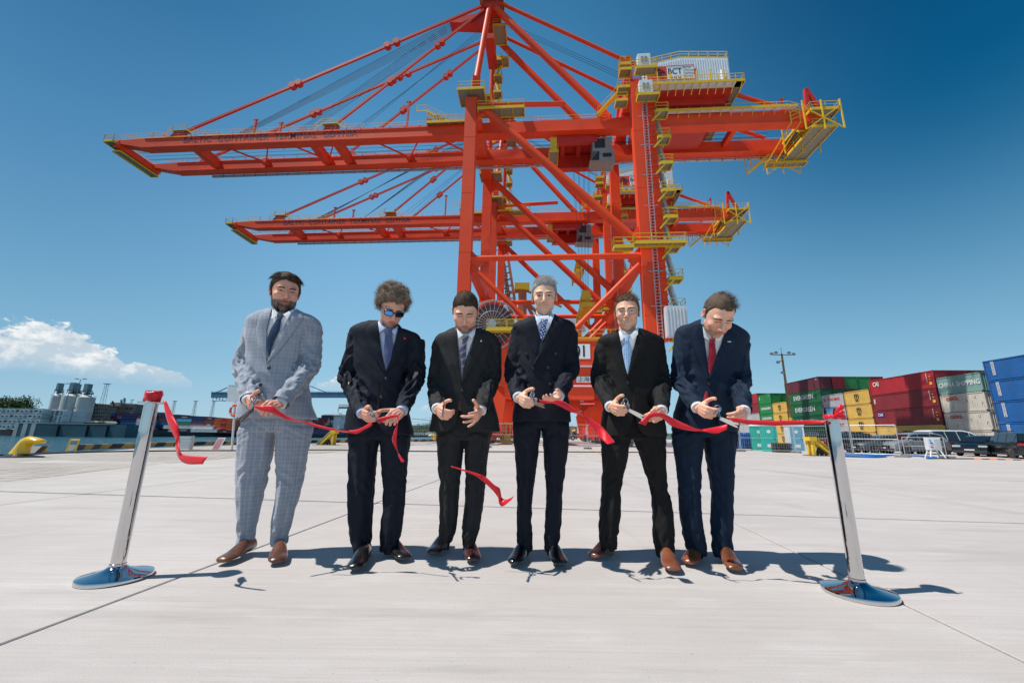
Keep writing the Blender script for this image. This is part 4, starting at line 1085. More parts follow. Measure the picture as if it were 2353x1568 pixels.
def leather(name, c, c2): return pmat(name, c, .28, 0, 1, 9, .10, 90, col2=c2, coat=.5)
SHOES = {'brogue': leather('brown_brogue_leather', (.17, .065, .030), (.055, .022, .012)), 'black': leather('black_leather', (.012, .012, .013), (.006, .006, .006)), 'oxblood': leather('oxblood_leather', (.085, .022, .016), (.030, .010, .008)),
         'tan': leather('russet_leather', (.26, .085, .040), (.15, .045, .022)), 'cognac': leather('cognac_leather', (.27, .080, .028), (.06, .02, .01))}
LACE = pmat('tan_lace', (.35, .20, .10), .8, 0, 0)
def TR(T):
    return lambda pts: [(T[0] + T[2] * x, T[1] + T[2] * y) for x, y in pts]
def two(T, A, B): t = TR(T); return (t(A), t(B))

def st_sweep(p, n, rng):
    if p[2] > .06: return n * .10 + np.array((.85 if p[0] > -.030 else -.6, .12, .02)) + np.array([rng.gauss(0, .10) for _ in range(3)]), rng.uniform(.024, .040), (.05, .0, -1.1), 0
    return n * .22 + np.array((0, -.35, -.8)) + np.array([rng.gauss(0, .12) for _ in range(3)]), rng.uniform(.014, .026), (0, -.1, -.2), 0
def st_curl(p, n, rng):
    return n * .7 + np.array([rng.gauss(0, .6) for _ in range(3)]), rng.uniform(.018, .040), (rng.gauss(0, .8), rng.gauss(0, .8), rng.gauss(-.2, .8)), .0042
def st_buzz(p, n, rng): return n * .7 + np.array((0, .5, .1)) + np.array([rng.gauss(0, .2) for _ in range(3)]), rng.uniform(.004, .008), (0, 0, 0), 0
def st_quiff(p, n, rng):
    if p[2] > .062: return n * .35 + np.array((.25, .15 if p[1] < .05 else .35, .42)) + np.array([rng.gauss(0, .14) for _ in range(3)]), rng.uniform(.018, .032), (.35, -.9, .0), 0
    return n * .35 + np.array((0, -.3, -.6)) + np.array([rng.gauss(0, .15) for _ in range(3)]), rng.uniform(.005, .010), (0, 0, 0), 0
def st_mess(p, n, rng):
    if p[2] > .062: return n * .6 + np.array((rng.gauss(.25, .4), .35, .3)) + np.array([rng.gauss(0, .2) for _ in range(3)]), rng.uniform(.014, .030), (.4, 0, -.3), 0
    return n * .35 + np.array((0, -.3, -.6)) + np.array([rng.gauss(0, .15) for _ in range(3)]), rng.uniform(.006, .012), (0, 0, 0), 0
def st_thin(p, n, rng):
    if p[2] > .066: return n * .25 + np.array((.75, -.35, .15)) + np.array([rng.gauss(0, .2) for _ in range(3)]), rng.uniform(.025, .050), (.3, -.3, -.6), 0
    return n * .28 + np.array((0, -.4, -.7)) + np.array([rng.gauss(0, .15) for _ in range(3)]), rng.uniform(.010, .020), (0, -.1, -.1), 0

LP = dict(t=(.5, -.3, .7), p=(.15, .85, .35)); RP = dict(t=(-.35, -.5, .65), p=(-.35, .8, .2)); RPU = dict(t=(.25, -.75, .35), p=(-.15, .15, .9))
T1 = (470.4, 604.8, .2572); T2 = (739.2, 618.2, .2743); T3 = (961, 638.4, .2613); T4 = (1129, 604.8, .2827); T5 = (1330.6, 645, .257); T6 = (1525.4, 645, .2572)
PEOPLE = [
 dict(seed=1, label='bearded man in a pale grey checked suit, nearest the left post', suit=SUIT['plaid'], base=(-1.44, 2.78, 0), shoemat=SHOES['brogue'], lace=LACE, tiemat=TIES['navy'], wrinkle=1.15,
  torso=[(962, 549, 723), (922, 556, 713), (850, 573, 700), (800, 570, 707), (766, 568, 722), (745, 568, 735), (731, 576, 726), (720, 598, 706), (710, 616, 690), (703, 626, 682)],
  arms=[dict(pts=[(586, 752, 2.80), (556, 838, 2.80), (571, 916, 2.56)], hand=dict(kn=(581, 936, 2.47), **LP)), dict(pts=[(717, 754, 2.80), (713, 838, 2.78), (645, 924, 2.56)], r=(.070, .064, .060, .058, .055, .058), hand=dict(kn=(618, 930, 2.44), t=(-.1, -.5, .75), p=(-.3, .7, -.35), curl=PINCH))],
  opening=None,
  lapels=[two(T1, [(596, 400), (548, 600), (546, 760), (553, 885)], [(488, 452), (455, 600), (482, 740), (548, 890)]), two(T1, [(803, 405), (705, 570), (600, 780), (555, 880)], [(885, 478), (770, 640), (645, 800), (552, 892)])],
  shirt=[two(T1, [(586, 470), (538, 640), (552, 850)], [(750, 480), (690, 600), (572, 850)])],
  wings=[two(T1, [(604, 388), (594, 495)], [(648, 440), (655, 462)]), two(T1, [(700, 455), (736, 494)], [(795, 405), (752, 480)])],
  tie=[two(T1, [(645, 495), (590, 580), (545, 690), (558, 790), (566, 835)], [(684, 500), (668, 600), (622, 690), (590, 775), (572, 835)]), two(T1, [(638, 448), (650, 500)], [(708, 462), (684, 505)])],
  neck=[(650, 726, 2.80), (653, 705, 2.79)], buttons=[(617.5, 844.5), (598, 883)], btnmat=pmat('horn_button', (.05, .03, .02), .4, 0, 0), pockets=[two(T1, [(745, 668), (750, 684)], [(845, 640), (848, 652)])],
  pelvis=[(925, 566, 706), (958, 556, 714), (990, 551, 716)],
  legs=[dict(rows=[(982, 549, 634), (1040, 546, 626), (1121, 544, 608), (1190, 545, 593), (1228, 543, 586), (1254, 541, 584)]), dict(rows=[(982, 632, 718), (1040, 634, 708), (1121, 635, 692), (1190, 624, 674), (1228, 622, 664), (1248, 622, 661)])],
  shoes=[dict(toe=(505, 1302), heel=(575, 1271)), dict(toe=(634, 1303), heel=(644, 1262))],
  head=dict(pos=at(655, 669, 2.77), fwd=(.58, -.80, -.30), scale=1.13, seed=11, smile=1.0, eye=.0030, skin=(0.732, 0.350, 0.237), hair=(.055, .035, .024), thick=.016, style=st_sweep, strands=4200, grey=.06, stubble=.75, stubcol=(.12, .105, .10), beard=3200, beardcol=(.045, .040, .038), brow=(.045, .028, .02), fat=.003, wrinkle=1, lip=(.30, .09, .08))),
 dict(seed=2, label='man with bushy curly grey-brown hair and mirrored sunglasses, in a dark navy suit', suit=SUIT['navy'], base=(-.80, 2.80, 0), shoemat=SHOES['black'], tiemat=TIES['micro'], shirtmat=SHIRTB, wrinkle=1.2,
  torso=[(998, 790, 949), (960, 797, 941), (880, 820, 934), (835, 815, 943), (795, 812, 952), (764, 806, 781, 966), (752, 816, 768, 960), (742, 836, 760, 938), (734, 856, 752, 922), (729, 866, 746, 914)],
  arms=[dict(pts=[(823, 772, 2.80), (797, 862, 2.80), (832, 946, 2.56)], hand=dict(kn=(856, 963, 2.46), **LP, thumb=((.55, -.1), (.35, -.1), (.2, -.1)))), dict(pts=[(952, 786, 2.80), (957, 858, 2.78), (924, 940, 2.56)], hand=dict(kn=(902, 957, 2.46), t=(-.35, -.3, .75), p=(-.3, .7, -.35), curl=PINCH))],
  opening=(886, 872, .012, .016, 876),
  lapels=[two(T2, [(470, 422), (484, 560), (500, 700), (528, 855)], [(378, 480), (362, 540), (425, 715), (524, 862)]), two(T2, [(648, 462), (615, 600), (572, 760), (532, 856)], [(725, 560), (668, 690), (602, 795), (536, 868)])],
  shirt=[two(T2, [(478, 500), (490, 600), (512, 740), (536, 825)], [(632, 520), (612, 600), (582, 720), (545, 830)])],
  wings=[two(T2, [(468, 425), (482, 528)], [(505, 470), (533, 492)]), two(T2, [(583, 520), (612, 550)], [(636, 475), (628, 520)])],
  tie=[two(T2, [(530, 548), (522, 650), (524, 750), (540, 830)], [(588, 560), (598, 640), (577, 760), (548, 830)]), two(T2, [(515, 496), (532, 552)], [(588, 500), (588, 562)])],
  neck=[(891, 752, 2.80), (897, 735, 2.77)], buttons=[(887, 870), (876, 913)], pins=[(T2[0] + 693 * T2[2], T2[1] + 578 * T2[2], .009, .008, pmat('red_enamel', (.6, .02, .03), .3, 0, 0))],
  pelvis=[(950, 803, 940), (985, 799, 944), (1008, 798, 943)],
  legs=[dict(rows=[(1002, 799, 873), (1060, 798, 866), (1151, 798, 860), (1211, 800, 857), (1245, 806, 857), (1272, 815, 854)]), dict(rows=[(1002, 872, 943), (1060, 874, 938), (1151, 877, 933), (1211, 871, 924), (1240, 870, 918), (1260, 871, 914)])],
  shoes=[dict(toe=(812, 1319), heel=(846, 1275)), dict(toe=(932, 1294), heel=(884, 1262))],
  head=dict(pos=at(901, 703, 2.70), fwd=(.42, -.75, -.82), scale=1.07, seed=12, eye=0, skin=(0.732, 0.387, 0.274), hair=(.20, .145, .105), thick=.038, lump=.6, style=st_curl, strands=7500, grey=.30, greycol=(.40, .34, .28), segs=6, sw=.0014, brow=(.2, .14, .1), hl=-.010, wrinkle=1,
            vol=lambda P: .70 + .45 * np.clip((P[:, 2] - .02) / .07, 0, 1) + .35 * np.clip(np.abs(P[:, 0]) / .07, 0, 1))),
 dict(seed=3, label='man with cropped dark hair in a charcoal suit, head bowed, one hand open', suit=SUIT['charcoal'], base=(-.33, 2.80, 0), shoemat=SHOES['oxblood'], tiemat=TIES['stripe'], wrinkle=.85,
  torso=[(992, 987, 1150), (950, 993, 1142), (905, 1003, 1130), (855, 1006, 1130), (812, 1004, 1136), (786, 998, 1146), (773, 1004, 1140), (762, 1024, 1122), (753, 1040, 1106), (748, 1048, 1096)],
  arms=[dict(pts=[(1015, 791, 2.80), (1001, 880, 2.79), (1005, 936, 2.56)], hand=dict(kn=(1021, 955, 2.47), **LP)), dict(pts=[(1129, 793, 2.80), (1131, 864, 2.78), (1104, 940, 2.58)], hand=dict(kn=(1090, 962, 2.47), t=(-.7, -.5, .3), p=(-.7, .25, .15), curl=OPEN, thumb=((.85, .1), (.7, .1), (.55, .1)), spread=.20))],
  opening=(1061, 905, .028, .028, 1061),
  lapels=[two(T3, [(340, 448), (345, 600), (362, 750), (376, 905)], [(250, 470), (240, 540), (315, 780), (368, 925)]), two(T3, [(508, 436), (470, 600), (402, 770), (377, 905)], [(615, 530), (522, 700), (442, 835), (373, 945)])],
  shirt=[two(T3, [(345, 520), (355, 600), (368, 700), (384, 830)], [(497, 505), (455, 600), (424, 700), (390, 830)])],
  wings=[two(T3, [(337, 445), (351, 530)], [(372, 478), (392, 502)]), two(T3, [(438, 500), (470, 532)], [(505, 432), (496, 496)])],
  tie=[two(T3, [(392, 555), (360, 640), (374, 720), (386, 835)], [(424, 560), (421, 640), (410, 740), (392, 835)]), two(T3, [(373, 508), (390, 562)], [(446, 508), (424, 566)])],
  neck=[(1068, 766, 2.80), (1069, 748, 2.78)], buttons=[(1061.6, 897), (1053, 939)], pins=[(T3[0] + 551 * T3[2], T3[1] + 551 * T3[2], .007, .008, CHROME)],
  pelvis=[(945, 1001, 1139), (985, 1000, 1134), (1010, 1001, 1130)],
  legs=[dict(rows=[(1002, 1002, 1070), (1060, 1004, 1062), (1151, 1007, 1055), (1211, 1005, 1049), (1230, 1005, 1042), (1244, 1005, 1039)]), dict(rows=[(1002, 1067, 1130), (1060, 1067, 1122), (1151, 1065, 1114), (1211, 1059, 1104), (1234, 1059, 1096), (1249, 1060, 1090)])],
  shoes=[dict(toe=(992, 1282), heel=(1026, 1252)), dict(toe=(1088, 1299), heel=(1071, 1256))],
  head=dict(pos=at(1069, 713, 2.71), fwd=(.06, -.80, -.74), scale=1.08, seed=13, eye=.0006, skin=(0.776, 0.425, 0.295), hair=(.075, .050, .036), thick=.0035, lump=.1, style=st_buzz, strands=6000, sw=.0013, segs=2, fat=.006, jaw=1.12, brow=(.08, .05, .035), hl=-.006, stubble=.0)),
 dict(seed=4, label='smiling tall man with short silver hair in a double-breasted suit', suit=SUIT['navy2'], base=(.20, 2.80, 0), shoemat=SHOES['black'], tiemat=TIES['leaf'], shirtmat=stripe_shirt(), wrinkle=.8,
  torso=[(969, 1175, 1311), (930, 1180, 1307), (860, 1187, 1298), (812, 1187, 1304), (778, 1183, 1314), (756, 1177, 1322), (744, 1183, 1315), (734, 1205, 1294), (724, 1222, 1276), (718, 1228, 1270)],
  arms=[dict(pts=[(1196, 766, 2.80), (1177, 852, 2.80), (1191, 910, 2.56)], hand=dict(kn=(1214, 929, 2.46), **LP)), dict(pts=[(1305, 768, 2.80), (1311, 850, 2.78), (1283, 908, 2.57)], hand=dict(kn=(1264, 924, 2.46), **RPU, curl=((.35, .5, .3),) * 4, thumb=((.5, .5), (.3, .6), (.1, .3))))],
  opening=None,
  lapels=[two(T4, [(353, 425), (375, 530), (405, 622), (372, 730)], [(245, 480), (272, 590), (320, 685), (362, 742)]), two(T4, [(512, 408), (472, 520), (412, 640), (338, 832)], [(592, 470), (545, 590), (452, 705), (333, 838)])],
  shirt=[two(T4, [(358, 430), (372, 500), (393, 585), (408, 620)], [(508, 420), (482, 490), (447, 570), (416, 625)])],
  wings=[two(T4, [(350, 398), (371, 502)], [(395, 442), (407, 458)]), two(T4, [(452, 458), (478, 492)], [(508, 396), (506, 432)])],
  tie=[two(T4, [(414, 492), (393, 555), (398, 608)], [(444, 495), (440, 555), (412, 618)]), two(T4, [(402, 453), (412, 500)], [(459, 453), (446, 502)])],
  neck=[(1249, 733, 2.80), (1250, 714, 2.79)], buttons=[(T4[0] + x * T4[2], T4[1] + y * T4[2]) for x, y in ((283, 738), (521, 733), (338, 853), (302, 995), (475, 980), (462, 850))],
  pelvis=[(920, 1182, 1304), (958, 1177, 1309), (982, 1177, 1310)],
  legs=[dict(rows=[(976, 1177, 1244), (1040, 1180, 1238), (1120, 1184, 1229), (1196, 1184, 1224), (1235, 1185, 1224), (1260, 1187, 1223)]), dict(rows=[(976, 1243, 1310), (1040, 1247, 1305), (1120, 1252, 1295), (1196, 1248, 1292), (1235, 1248, 1288), (1260, 1250, 1282)])],
  shoes=[dict(toe=(1180, 1306), heel=(1211, 1268)), dict(toe=(1290, 1309), heel=(1262, 1268))],
  head=dict(pos=at(1250, 679, 2.77), fwd=(-.08, -.98, -.34), scale=1.08, seed=14, smile=.9, teeth=1.0, eye=.0048, skin=(0.800, 0.492, 0.346), hair=(.30, .285, .27), thick=.014, style=st_quiff, strands=4500, grey=.45, greycol=(.55, .53, .50), jaw=1.05, brow=(.17, .11, .07), sw=.0014, hl=-.003)),
 dict(seed=5, label='smiling man in glasses with a light blue tie', suit=SUIT['black'], base=(.82, 2.80, 0), shoemat=SHOES['tan'], solemat=pmat('grey_rubber', (.12, .11, .10), .7, 0, 0), tiemat=TIES['light'], wrinkle=.9,
  torso=[(1002, 1378, 1530), (955, 1384, 1522), (895, 1393, 1510), (845, 1388, 1513), (810, 1382, 1519), (788, 1371, 1523), (776, 1378, 1514), (765, 1400, 1490), (756, 1414, 1470), (750, 1420, 1463)],
  arms=[dict(pts=[(1390, 800, 2.80), (1376, 868, 2.80), (1402, 931, 2.55)], hand=dict(kn=(1430, 948, 2.42), **LP)), dict(pts=[(1503, 797, 2.80), (1521, 874, 2.78), (1519, 940, 2.57)], hand=dict(kn=(1508, 957, 2.46), t=(-.6, -.4, .5), p=(-.4, .5, -.2), curl=PINCH, thumb=((.2, -.1), (.1, .1), (.0, .2))))],
  opening=(1440, 882, .018, .018, 1446),
  lapels=[two(T5, [(348, 425), (377, 600), (402, 720), (428, 845)], [(272, 480), (280, 580), (348, 740), (420, 868)]), two(T5, [(530, 418), (492, 580), (452, 720), (431, 845)], [(668, 480), (602, 595), (540, 695), (428, 880)])],
  shirt=[two(T5, [(358, 490), (385, 600), (408, 740), (428, 830)], [(520, 475), (484, 600), (458, 740), (436, 830)])],
  wings=[two(T5, [(347, 420), (370, 538)], [(398, 483), (408, 502)]), two(T5, [(452, 484), (480, 526)], [(527, 412), (524, 478)])],
  tie=[two(T5, [(408, 530), (381, 610), (404, 740), (430, 832)], [(446, 530), (469, 620), (460, 730), (434, 832)]), two(T5, [(404, 490), (410, 540)], [(457, 488), (446, 540)])],
  neck=[(1440, 770, 2.80), (1441, 752, 2.79)], buttons=[(T5[0] + 433 * T5[2], T5[1] + 910 * T5[2]), (T5[0] + 402 * T5[2], T5[1] + 1064 * T5[2])], pockets=[two(T5, [(535, 692), (532, 712)], [(665, 655), (662, 672)])],
  pelvis=[(945, 1381, 1522), (985, 1377, 1528), (1008, 1377, 1529)],
  legs=[dict(rows=[(1000, 1377, 1450), (1060, 1380, 1442), (1120, 1380, 1429), (1180, 1374, 1427), (1225, 1373, 1421), (1257, 1379, 1419)]), dict(rows=[(1000, 1449, 1530), (1060, 1473, 1531), (1120, 1490, 1536), (1180, 1496, 1549), (1240, 1500, 1551), (1276, 1509, 1550)], Y=2.78)],
  shoes=[dict(toe=(1362, 1289), heel=(1410, 1262)), dict(toe=(1548, 1322), heel=(1520, 1276))],
  head=dict(pos=at(1440, 716, 2.77), fwd=(-.30, -.95, -.24), scale=1.04, seed=15, smile=1.0, teeth=1.0, eye=.0036, skin=(0.800, 0.447, 0.302), hair=(.15, .085, .050), thick=.012, style=st_mess, strands=4200, grey=.12, brow=(.16, .09, .06), sw=.0014, temple=.012, fat=.003, wrinkle=1)),
 dict(seed=6, label='stubbly man with a crimson tie and deep blue suit bending over the ribbon', suit=SUIT['blue'], base=(1.36, 2.78, 0), shoemat=SHOES['cognac'], tiemat=TIES['red'], lean=.10, wrinkle=.9,
  torso=[(990, 1545, 1690), (950, 1551, 1696), (890, 1566, 1703), (845, 1560, 1705), (805, 1555, 1710), (768, 1551, 780, 1719), (752, 1560, 768, 1712), (742, 1582, 757, 1698), (733, 1598, 746, 1684), (727, 1606, 740, 1672)],
  arms=[dict(pts=[(1573, 778, 2.77), (1562, 868, 2.76), (1601, 933, 2.50)], hand=dict(kn=(1634, 953, 2.38), **LP)), dict(pts=[(1700, 794, 2.77), (1703, 870, 2.73), (1708, 941, 2.50)], hand=dict(kn=(1703, 962, 2.38), t=(-.6, -.5, .4), p=(-.45, .5, -.1), curl=PINCH, thumb=((.15, -.1), (.1, .1), (.0, .2))))],
  opening=(1627, 888, .036, .010, 1622),
  lapels=[two(T6, [(345, 385), (358, 500), (386, 700), (400, 855)], [(262, 410), (236, 500), (318, 740), (388, 875)]), two(T6, [(548, 455), (502, 600), (432, 750), (402, 858)], [(640, 520), (602, 600), (522, 725), (392, 898)])],
  shirt=[two(T6, [(350, 410), (362, 520), (388, 740), (402, 830)], [(536, 480), (502, 580), (452, 700), (412, 830)])],
  shirtlow=[], wings=[two(T6, [(343, 400), (356, 505)], [(385, 492), (415, 542)]), two(T6, [(455, 520), (472, 548)], [(536, 470), (506, 528)])],
  tie=[two(T6, [(402, 556), (394, 700), (396, 800), (407, 838)], [(456, 556), (466, 660), (440, 760), (411, 838)]), two(T6, [(402, 518), (406, 560)], [(456, 518), (452, 560)]), two(T6, [(372, 985), (348, 1052), (372, 1085)], [(392, 985), (404, 1050), (412, 1105)])],
  neck=[(1636, 764, 2.76), (1642, 745, 2.71)], buttons=[(T6[0] + 398 * T6[2], T6[1] + 918 * T6[2])], pins=[(T6[0] + 583 * T6[2], T6[1] + 541 * T6[2], .013, .006, CHROME)],
  pelvis=[(945, 1552, 1692), (980, 1545, 1692), (1003, 1542, 1692)],
  legs=[dict(rows=[(996, 1542, 1617), (1060, 1551, 1611), (1120, 1556, 1608), (1180, 1559, 1613), (1240, 1571, 1621), (1270, 1583, 1623)]), dict(rows=[(996, 1616, 1692), (1060, 1623, 1686), (1120, 1632, 1685), (1180, 1631, 1686), (1240, 1633, 1683), (1274, 1639, 1680)])],
  shoes=[dict(toe=(1583, 1305), heel=(1612, 1269)), dict(toe=(1692, 1320), heel=(1656, 1276))],
  head=dict(pos=at(1651, 722, 2.60), fwd=(-.14, -.78, -.92), scale=1.12, seed=16, roll=.12, eye=.0008, skin=(0.800, 0.432, 0.302), hair=(.10, .070, .050), thick=.009, style=st_thin, strands=3300, grey=.22, scalp=.55, brow=(.09, .055, .04), stubble=.55, stubcol=(.20, .13, .09), fat=.003, temple=.02)),
]
FIG = []
def build_people():
    for sp in PEOPLE: FIG.append(person(sp))
build_people()

# ---- eyewear
def eyewear():
    # mirrored sunglasses
    root, W, *_ , inv = FIG[1]; hd = PEOPLE[1]['head']
    def Wv(x, y, z): return Vector(W(np.array([[x, y, z]]))[0])
    fr = pmat('black_frame', (.012, .012, .014), .3, 0, 0); b = MB(); ln = MB()
    for e in (-1, 1):
        pts = [Wv(e * (.0335 + .0255 * math.copysign(abs(math.cos(t)) ** .55, math.cos(t))), .104 - .006 * math.cos(t), .001 + .0155 * math.copysign(abs(math.sin(t)) ** .6, math.sin(t)) - (.003 if math.sin(t) < 0 else 0)) for t in [2 * math.pi * i / 20 for i in range(20)]]
        b.path(pts + [pts[0]], .0030, 6); ln.add(pts, [tuple(range(20))]); b.path([Wv(e * .063, .098, .012), Wv(e * .078, .05, .008), Wv(e * .084, -.005, .0)], .0034, 6)
    b.path([Wv(-.008, .109, .008), Wv(.008, .109, .008)], .0032, 6)
    g = b.build('sunglasses', fr, root, smooth=True); g.matrix_parent_inverse = inv
    mm = pmat('blue_mirror_lens', (.10, .34, .80), .03, 1.0, 0); o = ln.build('lens', mm, g, label='blue mirrored lenses'); 
    # thin metal spectacles
    root, W, *_ , inv = FIG[4]
    fr = pmat('thin_metal_frame', (.22, .18, .17), .25, 1.0, 0); b = MB(); ln = MB()
    for e in (-1, 1):
        pts = [Wv2(W, e * (.033 + .027 * math.copysign(abs(math.cos(t)) ** .75, math.cos(t))), .106 - .004 * math.cos(t), -.003 + .020 * math.copysign(abs(math.sin(t)) ** .8, math.sin(t))) for t in [2 * math.pi * i / 24 for i in range(24)]]
        b.path(pts + [pts[0]], .0013, 5); ln.add(pts, [tuple(range(24))]); b.path([Wv2(W, e * .060, .100, .004), Wv2(W, e * .078, .05, .004), Wv2(W, e * .084, -.005, .0)], .0013, 5)
    b.path([Wv2(W, -.008, .110, .002), Wv2(W, .008, .110, .002)], .0013, 5)
    g = b.build('glasses', fr, root, smooth=True); g.matrix_parent_inverse = inv
    gl = bpy.data.materials.new('spectacle_glass'); gl.use_nodes = True; nt = gl.node_tree; N = nt.nodes; L = nt.links; N.clear()
    out = N.new('ShaderNodeOutputMaterial'); mx = N.new('ShaderNodeMixShader'); tr = N.new('ShaderNodeBsdfTransparent'); gs = N.new('ShaderNodeBsdfGlossy'); gs.inputs['Roughness'].default_value = .03; mx.inputs[0].default_value = .10
    L.new(tr.outputs[0], mx.inputs[1]); L.new(gs.outputs[0], mx.inputs[2]); L.new(mx.outputs[0], out.inputs[0]); ln.build('lens', gl, g)
def Wv2(W, x, y, z): return Vector(W(np.array([[x, y, z]]))[0])
eyewear()

# ---- scissors
def scissors(ring, pivot, tip, label, openw=.10, up=(0, -.3, 1)):
    r_, p_, t_ = at(*ring), at(*pivot), at(*tip); d = (t_ - p_).normalized(); hd = (r_ - p_).normalized()
    root = thing('scissors', label, 'scissors', p_, group='scissors held by the men'); s_ = d.cross(Vector(up)).normalized(); u = s_.cross(d)
    steel = pmat('scissor_steel', (.75, .74, .72), .16, 1.0, 0)
    for sg in (-1, 1):
        b = MB(); dd = (d + u * (openw * sg)).normalized(); w = dd.cross(s_).normalized()
        L_ = .095
        secs = [(-.004, .009), (.01, .0095), (.05, .0080), (.085, .0050), (L_, .0008)]
        b.loft([[dd * a + w * (h * k1) + s_ * (sg * .0014 + k2 * .0013) for k1, k2 in ((-1, -1), (1, -1), (1, 1), (-1, 1))] for a, h in secs])
        b.build('blade', steel, root, smooth=False)
        b = MB(); hh = (hd - u * (.22 * sg)).normalized(); e = Vector((0, 0, 0)); c_ = hh * .062; b.loft(limb_rings([e, hh * .022, hh * .040], [.0050, .0042, .0042], 8, 2))
        hw = hh.cross(s_).normalized(); rr = .0165; pts = [c_ + hh * (math.cos(t) * rr * 1.25) + hw * (math.sin(t) * rr) for t in [2 * math.pi * i / 18 for i in range(19)]]
        b.path(pts, .0036, 8); b.build('handle', CHROME, root, smooth=True)
    b = MB(); b.tube(s_ * -.004, s_ * .004, .0052, 12); b.build('pivot_screw', CHROME, root, smooth=True)
scissors((585, 914, 2.42), (580, 940, 2.40), (557, 960, 2.36), 'scissors with the blades pointing down left in the hand of the bearded man in grey')
scissors((852, 942, 2.42), (862, 961, 2.38), (868, 966, 2.30), 'scissors seen end on, held by the man in mirrored sunglasses')
scissors((1019, 927, 2.42), (1018, 943, 2.38), (1017, 958, 2.31), 'scissors pointing down at the camera, held by the man in charcoal')
scissors((1224, 911, 2.42), (1229, 926, 2.40), (1243, 930, 2.35), 'scissors with short wide blades held by the silver-haired man')
scissors((1437, 929, 2.42), (1446, 942, 2.39), (1471, 955, 2.35), 'open scissors with blades pointing right, held by the man in glasses')
scissors((1645, 940, 2.38), (1656, 961, 2.35), (1687, 974, 2.32), 'scissors closing on the ribbon in the hand of the man with the red tie')

# ---- ribbons
def ribbon_mat():
    mt = pmat('red_satin', (.85, .010, .028), .36, 0, 0, spec=.5, sheen=.25); b = mt.node_tree.nodes['Principled BSDF']; b.inputs['Anisotropic'].default_value = .5
    nt = mt.node_tree; N = nt.nodes; L = nt.links; out = N['Material Output']; tl = N.new('ShaderNodeBsdfTranslucent'); tl.inputs[0].default_value = (.95, .02, .03, 1); mx = N.new('ShaderNodeMixShader'); mx.inputs[0].default_value = .28
    L.new(b.outputs[0], mx.inputs[1]); L.new(tl.outputs[0], mx.inputs[2]); L.new(mx.outputs[0], out.inputs[0]); return mt
RIB = ribbon_mat()
def ribbon(secs, label, extra=None):
    """secs: (x1, y1, x2, y2, Y, dY) picture edge points of the band with its distance and the distance difference across"""
    S_ = catmull([s if len(s) == 6 else tuple(s) + (0,) for s in secs], 7); n = 6; rows = []
    for i, (x1, y1, x2, y2, Y, dY) in enumerate(S_):
        a = at(x1, y1, Y - dY / 2); b_ = at(x2, y2, Y + dY / 2); row = []
        for j in range(n + 1):
            t = j / n; bow = .004 * math.sin(math.pi * t) + .0025 * nz(i * .22, t * 2, len(secs)); row.append(a + (b_ - a) * t + Vector((0, -bow, 0)))
        rows.append(row)
    m_ = MB(); vs = [p for r in rows for p in r]; k = n + 1
    m_.add(vs, [(i * k + j, i * k + j + 1, (i + 1) * k + j + 1, (i + 1) * k + j) for i in range(len(rows) - 1) for j in range(n)])
    if extra: extra(m_)
    me = bpy.data.meshes.new('ribbon'); me.from_pydata([tuple(v) for v in m_.v], [], m_.f); me.materials.append(RIB); smooth_mesh(me)
    o = link_mesh('ribbon', me); sol = o.modifiers.new('thickness', 'SOLIDIFY'); sol.thickness = .0008; sol.offset = 0
    return props(o, label, 'ribbon', 'pieces of the cut red ribbon')
def wrap0(mb):
    c = STL; 
    for k in range(3):
        z0 = .905 + .012 * k; rings = []
    prof = [(.043, .925), (.0455, .935), (.0445, .955), (.047, .975), (.0445, .995), (.043, 1.002)]
    rings = [[(c.x + (r + .0022 * math.sin(5 * t + z * 90) + .0015 * math.sin(11 * t)) * math.cos(t), c.y + (r + .0022 * math.sin(5 * t + z * 90)) * math.sin(t), z - STDZ + .004 * math.sin(2 * t + z * 40)) for t in [2 * math.pi * i / 40 for i in range(40)]] for r, z in prof]
    mb.loft(rings, caps=False)
STL = gnd(264, 1328); STR = gnd(1974, 1364); STDZ = 0.0
def stanchion(c, h, label):
    root = thing('stanchion', label, 'stanchion', (c.x, c.y, 0), group='chrome posts at the ends of the ribbon')
    b = MB(); prof = [(.0001, .0), (.154, .0), (.157, .004), (.158, .016), (.155, .022), (.140, .027), (.105, .034), (.072, .042), (.052, .050), (.040, .059), (.035, .064)]
    b.lathe(prof, n=72); b.build('base', CHROME, root, smooth=True)
    b = MB(); b.lathe([(.0345, .060), (.0365, .068), (.0365, .073), (.0325, .076), (.0325, h)], n=48); b.build('pole', CHROME, root, smooth=True)
    b = MB(); b.lathe([(.0001, h - .002), (.064, h - .001), (.067, h + .001), (.067, h + .004), (.064, h + .006), (.001, h + .006)], n=48); b.build('flange', CHROME, root, smooth=True)
    b = MB(); b.lathe([(.032, h + .005), (.034, h + .02), (.034, h + .062), (.030, h + .070), (.001, h + .071)], n=40); b.build('cap', CHROME, root, smooth=True)
    return root
HS = 0.885
stanchion(STL, HS + .02, 'chrome post at the left end, its top wrapped in red ribbon')
stanchion(STR, HS - .03, 'chrome post at the right end with the ribbon tied in a bow')
def wrapL(mb):
    c = STL; h = HS + .02
    prof = [(.036, h + .008), (.040, h + .016), (.0385, h + .032), (.041, h + .046), (.039, h + .060), (.036, h + .068)]
    mb.loft([[(c.x + (r + .0026 * math.sin(5 * t + z * 90) + .0018 * math.sin(11 * t - z * 60)) * math.cos(t), c.y + (r + .0026 * math.sin(5 * t + z * 90)) * math.sin(t), z + .005 * math.sin(2 * t + z * 40)) for t in [2 * math.pi * i / 48 for i in range(48)]] for r, z in prof], caps=False)
